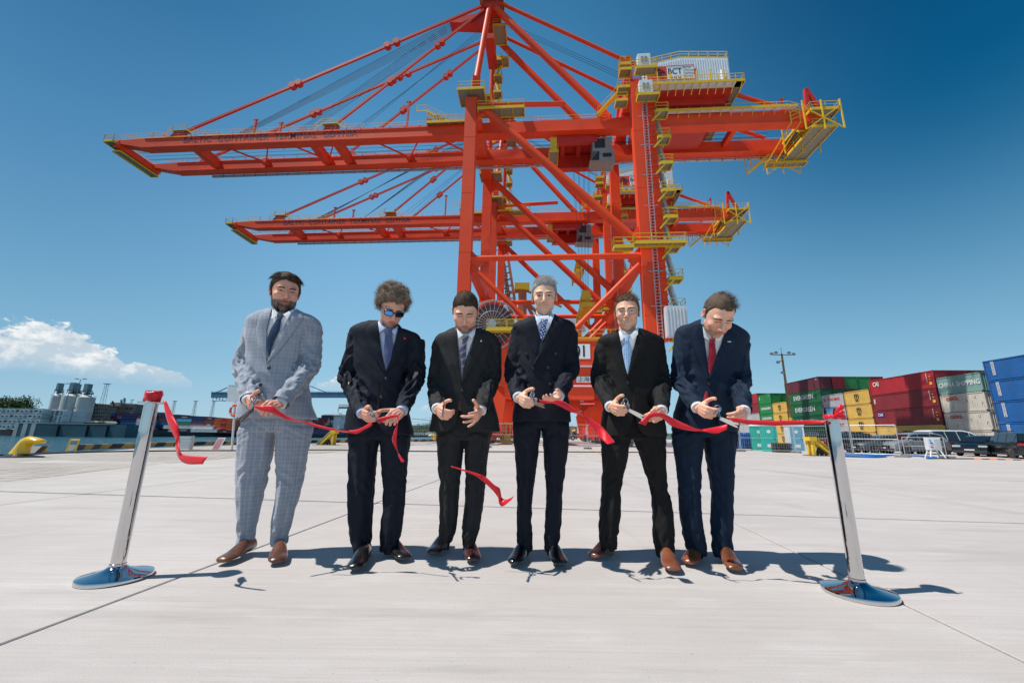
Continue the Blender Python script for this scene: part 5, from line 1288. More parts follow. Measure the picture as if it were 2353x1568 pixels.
def bowR(mb):
    c = STR; h = HS - .03
    prof = [(.0355, h + .010), (.037, h + .015), (.0375, h + .023), (.0355, h + .031)]
    mb.loft([[(c.x + (r + .001 * math.sin(7 * t)) * math.cos(t), c.y + (r + .001 * math.sin(7 * t)) * math.sin(t), z) for t in [2 * math.pi * i / 40 for i in range(40)]] for r, z in prof], caps=False)
    k = Vector((c.x - .018, c.y - .041, h + .020))
    for tip, w, lift in (((.055, -.012, .055), .030, .02), ((.062, -.004, .0), .028, .0), ((.045, -.02, .025), .022, .01)):
        T = Vector(tip); s_ = T.cross(Vector((0, 1, 0))).normalized(); rows = []
        for i in range(9):
            t = i / 8; p = k + T * t + Vector((0, -.018 * math.sin(math.pi * t), lift * math.sin(math.pi * t))); ww = w * (.25 + .75 * math.sin(math.pi * min(1, t * .75)))
            rows.append([p - s_ * ww / 2, p + Vector((0, -.006, 0)), p + s_ * ww / 2])
        vs = [p for r in rows for p in r]; mb.add(vs, [(i * 3 + j, i * 3 + j + 1, (i + 1) * 3 + j + 1, (i + 1) * 3 + j) for i in range(8) for j in range(2)])
    mb.sphere(k, (.012, .010, .013), 10, 6)
yl = STL.y
ribbon([(374.7, 919, 381.6, 920, yl - .045), (380.5, 954.3, 396.4, 950.9, yl - .07), (393, 988.6, 409, 977, yl - .1), (404.4, 1011.4, 412.4, 1000, yl - .12, .03), (402.6, 1027.4, 413.6, 1032, yl - .14, -.03), (411.3, 1052.5, 418, 1041, yl - .15), (429.6, 1065, 434, 1045.7, yl - .17), (466, 1065.6, 477.6, 1048.4, yl - .2)],
       'red ribbon wound round the left post with its loose end hanging and curling up', wrapL)
ribbon([(582, 930, 582, 934.5, 2.37), (600.4, 932, 601.6, 943, 2.375), (624.4, 931, 622, 947.5, 2.37), (640.4, 943, 638, 954.4, 2.38), (663.3, 956.7, 661, 963.5, 2.40), (686, 965.6, 685, 968.2, 2.42, .04), (709, 969.2, 706.7, 974.4, 2.43), (743.2, 978.4, 741, 984, 2.44), (789, 988.2, 787.8, 991.8, 2.44, .03), (806.4, 987.8, 806.4, 994, 2.43), (818, 986, 819, 995.6, 2.42), (834, 980, 835.4, 987.3, 2.40), (851, 969.4, 852, 978.4, 2.38), (855.4, 965.5, 855.4, 972.8, 2.38)],
       'red ribbon sagging between the man in grey and the man in sunglasses')
ribbon([(868.8, 959.4, 871, 972.8, 2.36), (886.6, 955, 886.6, 964.5, 2.37), (901, 952, 903, 959, 2.37), (911, 951, 913, 958, 2.365), (915.5, 955, 913, 964, 2.36), (915, 969, 912.5, 970.5, 2.36, .02), (907.2, 985, 912.8, 984, 2.37), (900.5, 1005, 911, 1005, 2.38), (903.3, 1018.5, 911.7, 1023, 2.38), (911, 1034, 914, 1035, 2.38, .03), (915.6, 1047.4, 919, 1045, 2.37), (922.3, 1061.7, 930, 1059, 2.36)],
       'short red ribbon pinched by the man in sunglasses, one end hanging down his trousers')
ribbon([(1036, 1069.5, 1037, 1072, 2.50), (1067, 1078, 1064, 1081, 2.50), (1097, 1087, 1091, 1092, 2.50), (1114.8, 1094, 1108, 1104, 2.50), (1135.8, 1113, 1130, 1124, 2.50, .02), (1147.8, 1121, 1143, 1141, 2.50), (1152.8, 1142, 1146.5, 1156, 2.50, -.03), (1163.8, 1146, 1155, 1162, 2.49), (1180.8, 1138.8, 1174, 1148, 2.47)],
       'short piece of red ribbon falling through the air between two men')
ribbon([(1239.3, 917, 1239.8, 924, 2.36), (1256, 920, 1255, 926, 2.37), (1269, 921.3, 1270, 926, 2.37, .03), (1282.7, 918, 1286.5, 933, 2.365), (1299.5, 924, 1299.5, 940, 2.38), (1315.8, 935.8, 1313.6, 946.7, 2.39), (1334.3, 947.8, 1333.7, 952.7, 2.40, .04), (1353.8, 959.7, 1348.4, 968.4, 2.40), (1381, 978, 1370, 991.7, 2.39), (1397, 995.5, 1382, 1008.5, 2.36), (1413, 1015.6, 1395, 1020, 2.33)],
       'red ribbon flying out to the right from the hand of the silver-haired man')
ribbon([(1466.9, 971, 1483, 977, 2.37), (1477, 960.7, 1489, 966.8, 2.375), (1490.9, 949.5, 1497.7, 959, 2.37), (1504.6, 947, 1506.3, 956.5, 2.365), (1525, 949.4, 1521.7, 960, 2.38), (1550.8, 962.4, 1538.8, 976, 2.40), (1576.5, 974.4, 1564.5, 984.7, 2.40), (1604.8, 985, 1592, 989.4, 2.40, .03), (1628, 983, 1616, 990.7, 2.38), (1653.6, 977.8, 1645, 995.3, 2.36), (1670.8, 973.5, 1669, 986.4, 2.34)],
       'red ribbon folded over the hand of the man in glasses and running right')
yr = STR.y
ribbon([(1670.8, 958.3, 1684.5, 969.3, 2.30), (1693, 960, 1692, 969, 2.305), (1706, 962, 1705, 972, 2.30), (1722.2, 963.6, 1720.5, 974.4, 2.30), (1774, 966.2, 1774, 977, 2.29), (1796.3, 965.4, 1796.3, 976.5, 2.285), (1850, 965.4, 1850, 974.8, 2.28), (1880, 966, 1880, 973, yr - .03), (1896, 966, 1898, 971.4, yr - .05)],
       'straight red ribbon tied in a bow round the top of the right post', bowR)
# ================================================================== ship-to-shore cranes (quay frame: u landwards, v along the quay, z up)
ORANGE = pmat('orange_red_paint', (.93, .082, .018), .5, 0, .10, .22, .03, 6, col2=(.80, .062, .016), spec=.3)
REDD = pmat('signal_red_paint', (.60, .030, .016), .5, 0, .08, .5)
YEL = pmat('safety_yellow_paint', (.82, .52, .02), .45, 0, .06, 2)
GALV = pmat('galvanised_steel', (.50, .52, .53), .45, .6, .1, 4)
DARK = pmat('dark_steel', (.04, .04, .045), .5, .3, .1, 4)
GREYP = pmat('grey_paint', (.34, .33, .31), .5, 0, .1, 2)
INK = pmat('lettering_navy', (.012, .022, .05), .5, 0, 0)
INKW = pmat('lettering_white', (.72, .73, .72), .6, 0, .08, 4)
INKR = pmat('lettering_red', (.60, .02, .03), .6, 0, .08, 4)
INKK = pmat('lettering_black', (.015, .015, .016), .6, 0, 0)
WHITEP = pmat('white_paint', (.78, .79, .80), .45, 0, .05, 1.5)
ROPE = pmat('wire_rope', (.035, .035, .04), .6, .3, 0)
GRATE = pmat('grating', (.30, .28, .20), .6, .2, .1, 6)

def rail(b, pts, h=1.1, post=1.9, r=.035, m=0):
    """handrail with posts, knee rail and toe board along a polyline"""
    for a, c in zip(pts[:-1], pts[1:]):
        a = Vector(a); c = Vector(c); L_ = (c - a).length
        if L_ < .05: continue
        n = max(1, int(L_ / post))
        for k in range(n + 1):
            p = a + (c - a) * (k / n); b.beam(p, p + Vector((0, 0, h)), r * 1.6, r * 1.6, m, up=(0, 1, 0))
        for z, w in ((h, r * 1.7), (h * .55, r * 1.3)): b.beam(a + Vector((0, 0, z)), c + Vector((0, 0, z)), w, w, m)
        b.beam(a + Vector((0, 0, .08)), c + Vector((0, 0, .08)), .03, .16, m)
def platform(parent, a, c, z, name='platform', sides='nsew', bracket=True):
    """rectangular walkway a=(u0,v0) c=(u1,v1) at height z with rails"""
    b = MB(); u0, v0 = a; u1, v1 = c
    b.lohi((u0, v0, z - .06), (u1, v1, z), 1)
    for p, q in (((u0, v0), (u1, v0)), ((u0, v1), (u1, v1)), ((u0, v0), (u0, v1)), ((u1, v0), (u1, v1))): b.beam((p[0], p[1], z - .16), (q[0], q[1], z - .16), .10, .26, 0)
    n = int((u1 - u0) / 1.5)
    for k in range(1, n): b.beam((u0 + (u1 - u0) * k / n, v0, z - .12), (u0 + (u1 - u0) * k / n, v1, z - .12), .07, .12, 0)
    if 's' in sides: rail(b, [(u0, v0, z), (u1, v0, z)])
    if 'n' in sides: rail(b, [(u0, v1, z), (u1, v1, z)])
    if 'w' in sides: rail(b, [(u0, v0, z), (u0, v1, z)])
    if 'e' in sides: rail(b, [(u1, v0, z), (u1, v1, z)])
    return b.build(name, [YEL, GRATE], parent)
def stair_flight(b, p, q, w=.8, m=0, mt=1):
    p = Vector(p); q = Vector(q); d = q - p; n = max(4, int(abs(d.z) / .28)); hd = Vector((d.x, d.y, 0)).normalized(); s_ = Vector((-hd.y, hd.x, 0)) * (w / 2)
    for sg in (-1, 1):
        b.beam(p + s_ * sg, q + s_ * sg, .06, .24, mt); b.beam(p + s_ * sg + Vector((0, 0, 1)), q + s_ * sg + Vector((0, 0, 1)), .05, .05, m)
        for k in range(0, n + 1, 4): c = p + d * (k / n) + s_ * sg; b.beam(c, c + Vector((0, 0, 1)), .04, .04, m, up=(0, 1, 0))
    for k in range(n): c = p + d * ((k + .5) / n); b.box(c, (.26 if abs(hd.x) > .5 else w, w if abs(hd.x) > .5 else .26, .04), mt)

ZT, ZB = 48.8, 46.75                 # girder top and bottom
V1, V2 = 5.7, 11.9                  # girder planes
def build_crane():
    G = thing('gantry_crane', 'nearest tall orange-red gantry crane, its long boom reaching over the water', 'crane', QO, -PSI, 'orange ship-to-shore gantry cranes')
    # legs
    def leg(u, v, z0, z1, w=1.6, d=1.4):
        b = MB(); b.box((u, v, (z0 + z1) / 2), (w, d, z1 - z0))
        for z in np.arange(z0 + 6, z1, 8.7): b.box((u, v, z), (w + .03, d + .03, .06))
        return b.build('leg', ORANGE, G)
    for u, v, zt in ((0, 0, 48.2), (0, 18, 48.6), (23.3, 0, 49.5), (23.3, 18, 51.5)): leg(u, v, 9.5, zt)
    # tapered lower legs down to the rails, portal beams, sill beams, bogies
    for v in (0, 18):
        for sg, ua, ub in ((1, -.875, 3.6), (-1, 24.175, 20.0)):
            b = MB(); b.prism([(ua, 9.5), (ua + sg * 2.1, 9.5), (ua + sg * 6.5, 5.4), (ub + sg * 1.6, .9), (ub, .9), (ua + sg * .9, 5.4)] if sg > 0 else [(ua, 9.5), (ua - 2.1, 9.5), (ua - 6.5, 5.4), (ub - 1.6, .9), (ub, .9), (ua - .9, 5.4)], v - .72, v + .72, 'y'); b.build('lower_leg', ORANGE, G)
        b = MB(); b.lohi((-.9, v - .78, 9.4), (24.2, v + .78, 12.4)); b.lohi((-.95, v - .9, 9.28), (24.25, v + .9, 9.42)); b.lohi((-.95, v - .9, 12.36), (24.25, v + .9, 12.46)); b.build('portal_beam', ORANGE, G)
        b = MB(); b.lohi((1.2, v - .55, 6.9), (22.1, v + .55, 9.26)); b.lohi((1.2, v - .74, 6.75), (22.1, v + .74, 6.9)); b.lohi((5.5, v - .62, 5.36), (16.1, v + .62, 6.75)); b.lohi((5.5, v - .75, 5.30), (16.1, v + .75, 5.36)); b.build('cross_beam', ORANGE, G)
    for u in (3.9, 19.4):
        b = MB(); b.lohi((u - .5, -1.0, 1.4), (u + .5, 19.0, 2.9)); b.build('sill_beam', ORANGE, G)
        for v in (-.2, 18.2):
            b = MB(); b.prism([(v - 3.2, .95), (v + 3.2, .95), (v + 2.2, 1.5), (v - 2.2, 1.5)], u - .4, u + .4, 'x')
            for k in range(8): b.tube((u - .25, v - 3.1 + k * .886, .40), (u + .25, v - 3.1 + k * .886, .40), .36, 14, m=1)
            for k in range(4): b.lohi((u - .42, v - 3.3 + k * 1.77, .42), (u + .42, v - 3.3 + k * 1.77 + 1.3, .98))
            b.build('bogie', [REDD, DARK], G)
    # tubes of the two side frames
    def tube(p, q, r, name='brace', n=14):
        b = MB(); b.tube(p, q, r, n); return b.build(name, ORANGE, G, smooth=True)
    for v in (0, 18):
        vv = v + (-.1 if v == 0 else .1)
        tube((.5, vv, 23.5), (22.8, vv, 23.5), .40, 'horizontal_tube'); tube((1.0, vv, 22.3), (9.8, vv, 13.4), .34); tube((22.3, vv, 22.3), (13.6, vv, 13.4), .34)
        tube((1.2, vv, 47.2), (22.2, vv, 25.4), .58, 'diagonal_brace')
        for c, pts in (((.9, 23.5), ((.85, 24.6), (.85, 21.2), (2.4, 22.9))), ((22.4, 23.5), ((22.45, 24.8), (22.45, 21.0), (20.9, 22.9))), ((0, 0), ((22.45, 27.6), (22.45, 24.6), (21.2, 26.1))), ((0, 0), ((.85, 48.0), (.85, 45.0), (2.6, 46.6)))):
            b = MB(); b.prism(list(pts), vv - .14, vv + .14, 'y'); b.build('gusset_plate', ORANGE, G)
        b = MB(); b.prism([(9.0, 12.4), (14.4, 12.4), (12.9, 14.4), (10.5, 14.4)], vv - .3, vv + .3, 'y'); b.build('gusset_plate', ORANGE, G)
    # leg-to-leg beams along the quay
    for u, z, s_ in ((0, 48.0, 1.7), (23.3, 50.6, 1.7), (0, 24.5, 1.3), (23.3, 24.5, 1.3)):
        b = MB(); b.lohi((u - s_ / 2, .75, z - s_ / 2), (u + s_ / 2, 17.25, z + s_ / 2)); b.build('longitudinal_beam', ORANGE, G)
    b = MB(); b.lohi((22.5, 1.4, 50.2), (24.1, 17.3, 51.6)); b.build('longitudinal_beam', ORANGE, G)
    # girders with the boom
    for v, w in ((V1, 1.3), (V2, 1.3)):
        b = MB(); b.lohi((-1.6, v - w / 2, ZB), (49.3, v + w / 2, ZT)); b.prism([(49.3, ZB), (51.6, ZB + .7), (51.6, ZT), (49.3, ZT)], v - w / 2, v + w / 2, 'y')
        b.lohi((-1.6, v - w / 2 - .16, ZB - .05), (49.3, v + w / 2 + .16, ZB + .05)); b.build('girder', ORANGE, G)
        b = MB(); b.prism([(-1.9, ZB), (-56, ZB), (-61.2, ZB + 1.1), (-61.2, ZT - .5), (-56.3, ZT - .3), (-1.9, ZT)], v - w / 2, v + w / 2, 'y')
        b.lohi((-56, v - w / 2 - .14, ZB - .05), (-1.9, v + w / 2 + .14, ZB + .04)); b.lohi((-56, v - w / 2 - .10, ZT - .42), (-1.9, v - w / 2, ZT - .38))
        for u in np.arange(-55, -2, 2.4): b.lohi((u, v - w / 2 - .12, ZT - .1), (u + .05, v - w / 2 + .02, ZT + .16))
        b.build('boom', ORANGE, G)
        b = MB()
        for u in np.arange(-50, 50, 2.05):
            s_ = -1 if v == V1 else 1
            b.prism([(v + s_ * 0 + .75 + .0, ZB - .05), (v + .75 + .55, ZB - .05), (v + .75 + .02, ZB - .65)], u, u + .07, 'x')
        if v == V2:
            b.lohi((-50, v + .78, ZB - .35), (50, v + 1.2, ZB - .12), 1); b.build('cable_tray', [REDD, GALV], G)
    # cross members between the girders
    for u in (-48, -27.5, -23.5, 20, 40):
        b = MB(); b.lohi((u - .35, V1 + .75, ZT - 1.2), (u + .35, V2 - .75, ZT - .1))
        if u in (-48, -27.5, -23.5): b.lohi((u - .55, V1 + .75, ZB + .15), (u + .55, V2 - .75, ZB + 1.15))
        b.build('cross_member', ORANGE, G)
    b = MB(); b.lohi((-61.4, V1 - .7, ZB + .3), (-60.5, V2 + .7, ZT - .6)); b.build('boom_tip_beam', ORANGE, G)
    for u0 in (-45, -33.5, -19, -8):
        mid = u0 + 6.3; b = MB()
        b.beam((u0, V1 + .7, ZT - .5), (mid, V2 - .9, ZB + .9), .22, .22); b.beam((mid + 3.4, V1 + .7, ZT - .5), (mid, V2 - .9, ZB + .9), .22, .22); b.lohi((mid - .5, V2 - 1.3, ZB + .4), (mid + .5, V2 - .7, ZB + 1.5))
        b.build('wind_bracing', ORANGE, G)
    # apex tower
    AP = (1.9, 9.0, 76.0)
    for v, dv in ((0, 6.2), (18, 12.3)):
        b = MB(); b.tube((.3, v + (.5 if v == 0 else -.5), 48.0), (.35, v + (.6 if v == 0 else -.6), 52.6), .82, 4); b.build('mast_foot', ORANGE, G)
        tube((.35, v + (.6 if v == 0 else -.6), 52.0), (1.2, dv, 73.8), .46, 'mast', 16)
    b = MB(); b.lohi((.2, 5.6, 72.6), (2.9, 12.9, 74.2)); b.lohi((.4, 6.2, 66.6), (2.0, 12.3, 67.6)); b.prism([(-5.8, 70.8), (1, 70.0), (1, 72.6), (-5.2, 71.8)], 6.4, 8.2, 'y'); b.build('mast_head', REDD, G)
    for v in (6.2, 12.3):
        tube((1.8, v, 73.4), (20.6, v - .2, 49.6), .58, 'back_leg', 16); tube((3.0, v, 74.0), (23.9, v - .3, 60.0), .30, 'back_stay'); tube((24.4, v - .3, 59.6), (47.0, v - .4, 49.6), .30, 'back_stay')
    tube((2.2, .6, 48.0), (13.5, 3.5, 50.2), .38, 'knee_brace')
    # tower above the landside legs
    b = MB(); b.prism([(22.3, 49.0), (24.3, 49.0), (24.5, 60.6), (23.6, 60.6)], 5.3, 6.5, 'y'); b.prism([(22.3, 49), (24.3, 49), (24.5, 60.6), (23.6, 60.6)], 11.5, 12.7, 'y'); b.lohi((23.6, 6.5, 58.6), (24.4, 11.5, 59.4)); b.build('rear_tower', REDD, G)
    # fore stays: pinned bars
    for v, sv_ in ((V1, -.3), (V2, .3)):
        for (ut, zt), (ub, zb), r in (((.6, 73.8), (-50.5, 49.7), .30), ((.6, 73.0), (-24.0, 49.9), .26)):
            p = Vector((ut, v + .4, zt)); q = Vector((ub, v, zb)); b = MB(); b.beam(p, q, r * 1.1, r * 1.4)
            for t in (.30, .33, .62, .64): c = p + (q - p) * t; b.tube(c - Vector((0, .42, 0)), c + Vector((0, .42, 0)), r * 1.9, 10)
            b.build('fore_stay', REDD, G)
    for u in (-50.5, -24):
        b = MB()
        for v in (V1, V2): b.prism([(u - 1.6, ZT), (u + 1.6, ZT), (u + .8, ZT + 1.1), (u - .8, ZT + 1.1)], v - .35, v + .35, 'y')
        b.build('stay_anchor', REDD, G)
    for u, h in ((-37.5, 3.0), (-33, 2.2), (-11.6, 5.2), (-8, 1.6)):
        b = MB(); b.beam((u, V1, ZT), (u, V1, ZT + h), .28, .28); b.box((u, V1, ZT + h), (.7, .3, .2)); b.build('rope_support', REDD, G)
    # ropes
    b = MB()
    for k in range(6):
        b.beam((-5.6, 6.6 + k * .32, 71.2), (-40 - k * 1.6, V1 + k * .8, ZT + .6), .045, .045)
        b.beam((-5.6, 6.6 + k * .32, 70.9), (-30 - k * 1.1, V1 + k * .9, ZT + .6), .04, .04)
    for k in range(3): b.beam((-.5, 7.4 + k * .5, 70), (-19 - k * 3, V1 + k * 1.5, ZT + .5), .035, .035)
    for k in range(7): b.beam((-60, V1 + 1.0 + k * .62, ZT - .3 - .16 * (k % 3)), (46, V1 + 1.0 + k * .62, ZT - .3 - .16 * (k % 3)), .04, .04)
    for k in range(3): b.beam((3.2, 8.5 + k * .4, 73), (27 + k, V1 + 1 + k, 56), .04, .04)
    o = b.build('wire_ropes', ROPE, G); o['kind'] = 'stuff'
    # walkways on the boom and girder
    for v, s_ in ((V1, -1), (V2, 1)):
        b = MB(); vo = v + s_ * .35
        rail(b, [(-60.8, vo, ZT - .3), (-55, vo, ZT), (-3, vo, ZT)], 1.05, 2.2, .028); rail(b, [(-1.5, vo, ZT), (20.5, vo, ZT)], 1.05, 2.2, .028)
        if v == V1: rail(b, [(27, vo - .5, ZT + .3), (47, vo - .5, ZT + .3), (51.4, vo + .3, ZT - .6)], 1.1, 1.7, .035)
        else: rail(b, [(27, vo, ZT), (50, vo, ZT)], 1.05, 2.2, .03)
        b.build('handrail', YEL if v == V1 else YEL, G)
    b = MB(); b.lohi((27, V1 - 1.55, ZT + .1), (47.6, V1 - .72, ZT + .22), 1); b.beam((27, V1 - 1.55, ZT + .05), (47.6, V1 - 1.55, ZT + .05), .08, .34)
    for u in np.arange(27.5, 47.5, 1.55): b.beam((u, V1 - 1.5, ZT + .05), (u, V1 - .75, ZT - .7), .07, .10)
    b.build('walkway', [YEL, WHITEP], G)
    # boom tip, hinge and machinery platforms
    platform(G, (-62.6, V1 - 1.3), (-60.9, V2 + 1.3), ZT - .9); platform(G, (-61.6, V1 - .4), (-60.2, V2 + .4), ZB - .1, sides='')
    for u0, z in ((-51.6, ZT + 1.15), (-25.6, ZT + 1.2)): 
        b = MB(); b.lohi((u0, V1 - .5, z), (u0 + 2.6, V1 + .5, z + .05), 1); rail(b, [(u0 - 1.2, V1 - .5, z - .9), (u0, V1 - .5, z), (u0 + 2.6, V1 - .5, z), (u0 + 4.0, V1 - .5, z - 1.0)], 1.0, 1.3, .03); b.build('step_over_platform', [YEL, GRATE], G)
    platform(G, (-8, V1 - 1.3), (-1.0, V1 - .5), ZT + .1); b = MB(); stair_flight(b, (-8.2, V1 - .9, ZT + 2.2), (-4.5, V1 - .9, ZT + .1), .7); rail(b, [(-9.8, V1 - 1.2, ZT + 2.2), (-8.2, V1 - 1.2, ZT + 2.2)]); b.build('stair', [YEL, YEL], G)
    platform(G, (1.0, -.9), (7.6, .9), ZB - .6); platform(G, (-1.9, -1.6), (1.9, 1.6), 48.9); platform(G, (-1.7, 1.5), (2.4, 5.0), 50.6)
    platform(G, (-1.4, 16.6), (2.6, 19.4), 48.3); platform(G, (-.6, 5.0), (3.6, 7.6), 74.3); platform(G, (1.6, 7.6), (3.8, 11.4), 71.2); platform(G, (1.6, 11.6), (4.0, 13.6), 68.6)
    for z in (54, 57.5, 61, 64.5, 68): platform(G, (1.5, 11.4), (2.9, 13.2), z)
    b = MB()
    for z0, z1, s_ in ((50.6, 54, 1), (54, 57.5, -1), (57.5, 61, 1), (61, 64.5, -1), (64.5, 68, 1)): stair_flight(b, (2.2 - .4 * s_, 11.8, z0), (2.2 + .4 * s_, 13.0, z1), .6)
    b.build('mast_stairs', [YEL, YEL], G)
    # rear end: yellow steelwork behind and below the girder tails
    for k in range(2): platform(G, (49.2 + k * .5, V1 - 1.8 + k), (53.2, V2 + 2.0), ZT - .8 - k * 2.1, 'rear_platform')
    b = MB()
    for u in (48, 50.6, 53.2):
        for v in (V1 - 1.9, 9, V2 + 2.3): b.beam((u, v, ZT - 4.4), (u, v, ZT + .5), .16, .16)
    for v in (V1 - 1.9, V2 + 2.3): b.beam((48, v, ZT - 4.4), (53.2, v, ZT - .6), .14, .14); b.beam((53.2, v, ZT - 4.4), (48, v, ZT - .6), .14, .14)
    b.build('rear_frame', YEL, G)
    platform(G, (47.4, V2 + .6), (53.6, V2 + 1.9), 45.6, 'maintenance_platform')
    b = MB()
    for u in np.arange(47.5, 53.7, 1.2): b.beam((u, V2 + 1.9, 45.6), (u, V2 + 1.9, 48.2), .12, .12)
    for k in range(3): b.beam((44.0 + k * .9, 13.2, 44.2 + k * 1.2), (44.0 + k * .9, 13.2, 48.0), .13, .13)
    stair_flight(b, (44.2, 13.0, 44.0), (49.8, 12.6, 48.6), 1.2, 0, 0); stair_flight(b, (49.4, 6.4, 46.2), (50.6, 9.8, 49.6), 1.0, 0, 0); b.beam((44.0, 13.2, 47.9), (48, 13.2, 47.9), .12, .16)
    for u in (46.6, 47.9): b.beam((u, 4.6, ZB - .5), (u, 4.6, ZT - .2), .13, .13); b.beam((u, 13.0, ZB - 2.4), (u, 4.6, ZB - .4), .12, .12)
    for k in range(4): b.beam((46.6, 4.6, ZB + k * .6), (47.9, 4.6, ZB + .6 + k * .6 if k < 3 else ZB + 1.2), .08, .08)
    b.build('rear_stair_tower', [YEL, YEL], G)
    b = MB()
    for u in (30.5, 38.5, 46.5): b.beam((u, V1 + .2, ZT), (u + .15, V1 + .2, ZT + 3.0), .22, .22); b.beam((u - 2.0, V1 + .2, ZT + .2), (u + .15, V1 + .2, ZT + 3.0), .2, .2)
    b.beam((49.8, V1, ZT), (50.2, V1, ZT + 4.2), .5, .5); b.beam((52, V1, ZT - .3), (50.2, V1, ZT + 4.2), .5, .5); b.beam((26, V1 + .8, ZT + .6), (49, V1 + .8, ZT + .9), .16, .16)
    b.build('rope_support', REDD, G)
    # machinery house
    H = MB(); u0, u1, v0, v1, z0, z1 = 25.9, 38.2, 3.4, 14.6, 51.7, 56.9
    H.prism([(u0, z0), (u1, z0), (u1, z1 + .25), (u0 + 5.2, z1 + .75), (u0, z1 - .4)], v0, v1, 'y')
    H = H.build('machinery_house', [WHITEP], G)
    b = MB(); 
    for u in np.arange(u0 + .1, u1, .36):
        zt_ = np.interp(u, [u0, u0 + 5.2, u1], [z1 - .4, z1 + .75, z1 + .25]) - .25; b.lohi((u, v0 - .06, z0 + .1), (u + .15, v0, zt_))
    for v in np.arange(v0 + .2, v1, .36): b.lohi((u1, v, z0 + .1), (u1 + .05, v + .14, z1))
    b.build('wall_ribs', WHITEP, H)
    b = MB(); b.lohi((u0 - .1, v0 - .2, z0 - .5), (u1 + .1, v1 + .2, z0 - .02)); b.build('floor_frame', REDD, H)
    for k in range(8):
        u = u0 + .7 + k * 1.27; b = MB(); b.lohi((u, v0 - .11, z0 + .62), (u + .75, v0 - .07, z0 + 1.22), 1); b.lohi((u - .07, v0 - .16, z0 + 1.22), (u + .82, v0 - .06, z0 + 1.30)); b.lohi((u - .07, v0 - .14, z0 + .55), (u + .82, v0 - .06, z0 + .62)); b.build('window', [WHITEP, DARK], H)
    b = MB(); b.tube((u1 - 1.3, v0 - .25, z0 + .3), (u1 - 1.3, v0 - .25, z0 + 2.9), .22, 10); b.build('vent_duct', WHITEP, H)
    zr = z0 + 1.75
    b = MB(); b.lohi((u0 + .15, v0 - .14, zr), (u0 + 3.1, v0 - .10, zr + 2.5)); sg = b.build('sign_panel', pmat('sign_red', (.70, .06, .035), .5, 0, 0), H)
    b = MB(); b.lohi((u0 + 3.1, v0 - .14, zr + .1), (u0 + 7.1, v0 - .10, zr + 2.5)); b.build('sign_panel', pmat('sign_white', (.85, .86, .86), .5, 0, 0), H)
    b = MB()
    for a, c in (((3.1, 2.5), (7.15, 2.5)), ((3.1, .06), (7.15, .06)), ((7.12, .06), (7.12, 2.5))): b.beam((u0 + a[0], v0 - .16, zr + a[1]), (u0 + c[0], v0 - .16, zr + c[1]), .07, .07)
    b.build('sign_frame', pmat('sign_red', (.7, .06, .035)), H)
    b = MB()
    for a, c in (((.45, 1.35), (2.85, 1.35)), ((1.75, 2.2), (.45, 1.4)), ((1.75, 2.2), (2.8, 1.4)), ((1.75, 2.2), (1.75, .35)), ((2.25, 1.3), (2.25, .35)), ((1.75, 1.35), (2.25, .5)), ((1.9, 1.9), (2.25, 1.35))): b.beam((u0 + a[0], v0 - .17, zr + a[1]), (u0 + c[0], v0 - .17, zr + c[1]), .07, .09)
    b.build('crane_emblem', INKK, H)
    text_on(H, text_mesh('BCT', 1.45, INK, .78, 0, .02), (u0 + 4.25, v0 - .17, zr + 1.45))
    b = MB()
    for k in range(3): b.lohi((u0 + 3.45 + k * .62, v0 - .17, zr + .28), (u0 + 3.83 + k * .62, v0 - .15, zr + .60)); b.lohi((u0 + 3.53 + k * .62, v0 - .19, zr + .36), (u0 + 3.75 + k * .62, v0 - .175, zr + .52), 1)
    b.build('sign_squares', [INK, pmat('sign_white', (.85, .86, .86))], H)
    text_on(H, text_mesh('BALTIC\nCONTAINER\nTERMINAL\nGDYNIA', .52, INK, .72, 0, 0, align='LEFT'), (u0 + 5.45, v0 - .17, zr + 1.3))
    b = MB(); rail(b, [(u0 - 2.2, v0, z1 - .6), (u0, v0, z1 - .4), (u0 + 5.2, v0, z1 + .75), (u1, v0, z1 + .25), (u1, v1, z1 + .25)], 1.1, 1.25, .04); b.build('roof_rail', YEL, H)
    b = MB(); b.lohi((u0 - 1, v0 - 1.4, z0 - .15), (u1 + 1.2, v0 - .2, z0 - .05), 1); b.beam((u0 - 1, v0 - 1.4, z0 - .1), (u1 + 1.2, v0 - 1.4, z0 - .1), .12, .34); b.lohi((u1 + .15, v0 - 1.4, z0 - .15), (u1 + 1.3, v1, z0 - .05), 2); b.beam((u1 + 1.25, v0 - 1.4, z0 - .1), (u1 + 1.25, v1, z0 - .1), .12, .3)
    for u in np.arange(u0 - .6, u1 + 1.2, 1.15): b.beam((u, v0 - 1.35, z0 - .1), (u, v0 - .1, z0 - 1.1), .10, .14)
    rail(b, [(u0 - 1, v0 - 1.4, z0), (u1 + 1.2, v0 - 1.4, z0), (u1 + 1.2, v1, z0)], 1.1, 1.2, .04)
    for k in range(6): u = u0 + 1.3 + k * 1.9; b.beam((u, v0 - 1.2, z0), (u, v0 - 1.2, z0 + 2.2), .12, .12); b.beam((u, v0 - 1.2, z0 + 2.2), (u + .2, v0 - .5, z0 + 2.4), .1, .1)
    b.build('service_walkway', [YEL, WHITEP, GRATE], G)
    b = MB(); b.lohi((25.0, V1 - 1.2, 50.0), (37.6, V2 + 1.6, 51.2)); b.lohi((25.2, V1 + .78, ZB + .4), (35.5, V2 - .78, ZB + .9)); b.lohi((33.2, V1 - .4, ZT), (34.2, V1 + .4, 50.0)); b.build('house_deck', REDD, G)
    # landside tower stairs, ladder and cabinets
    b = MB(); b.lohi((24.3, -.55, 12.4), (25.4, .6, 49.5)); 
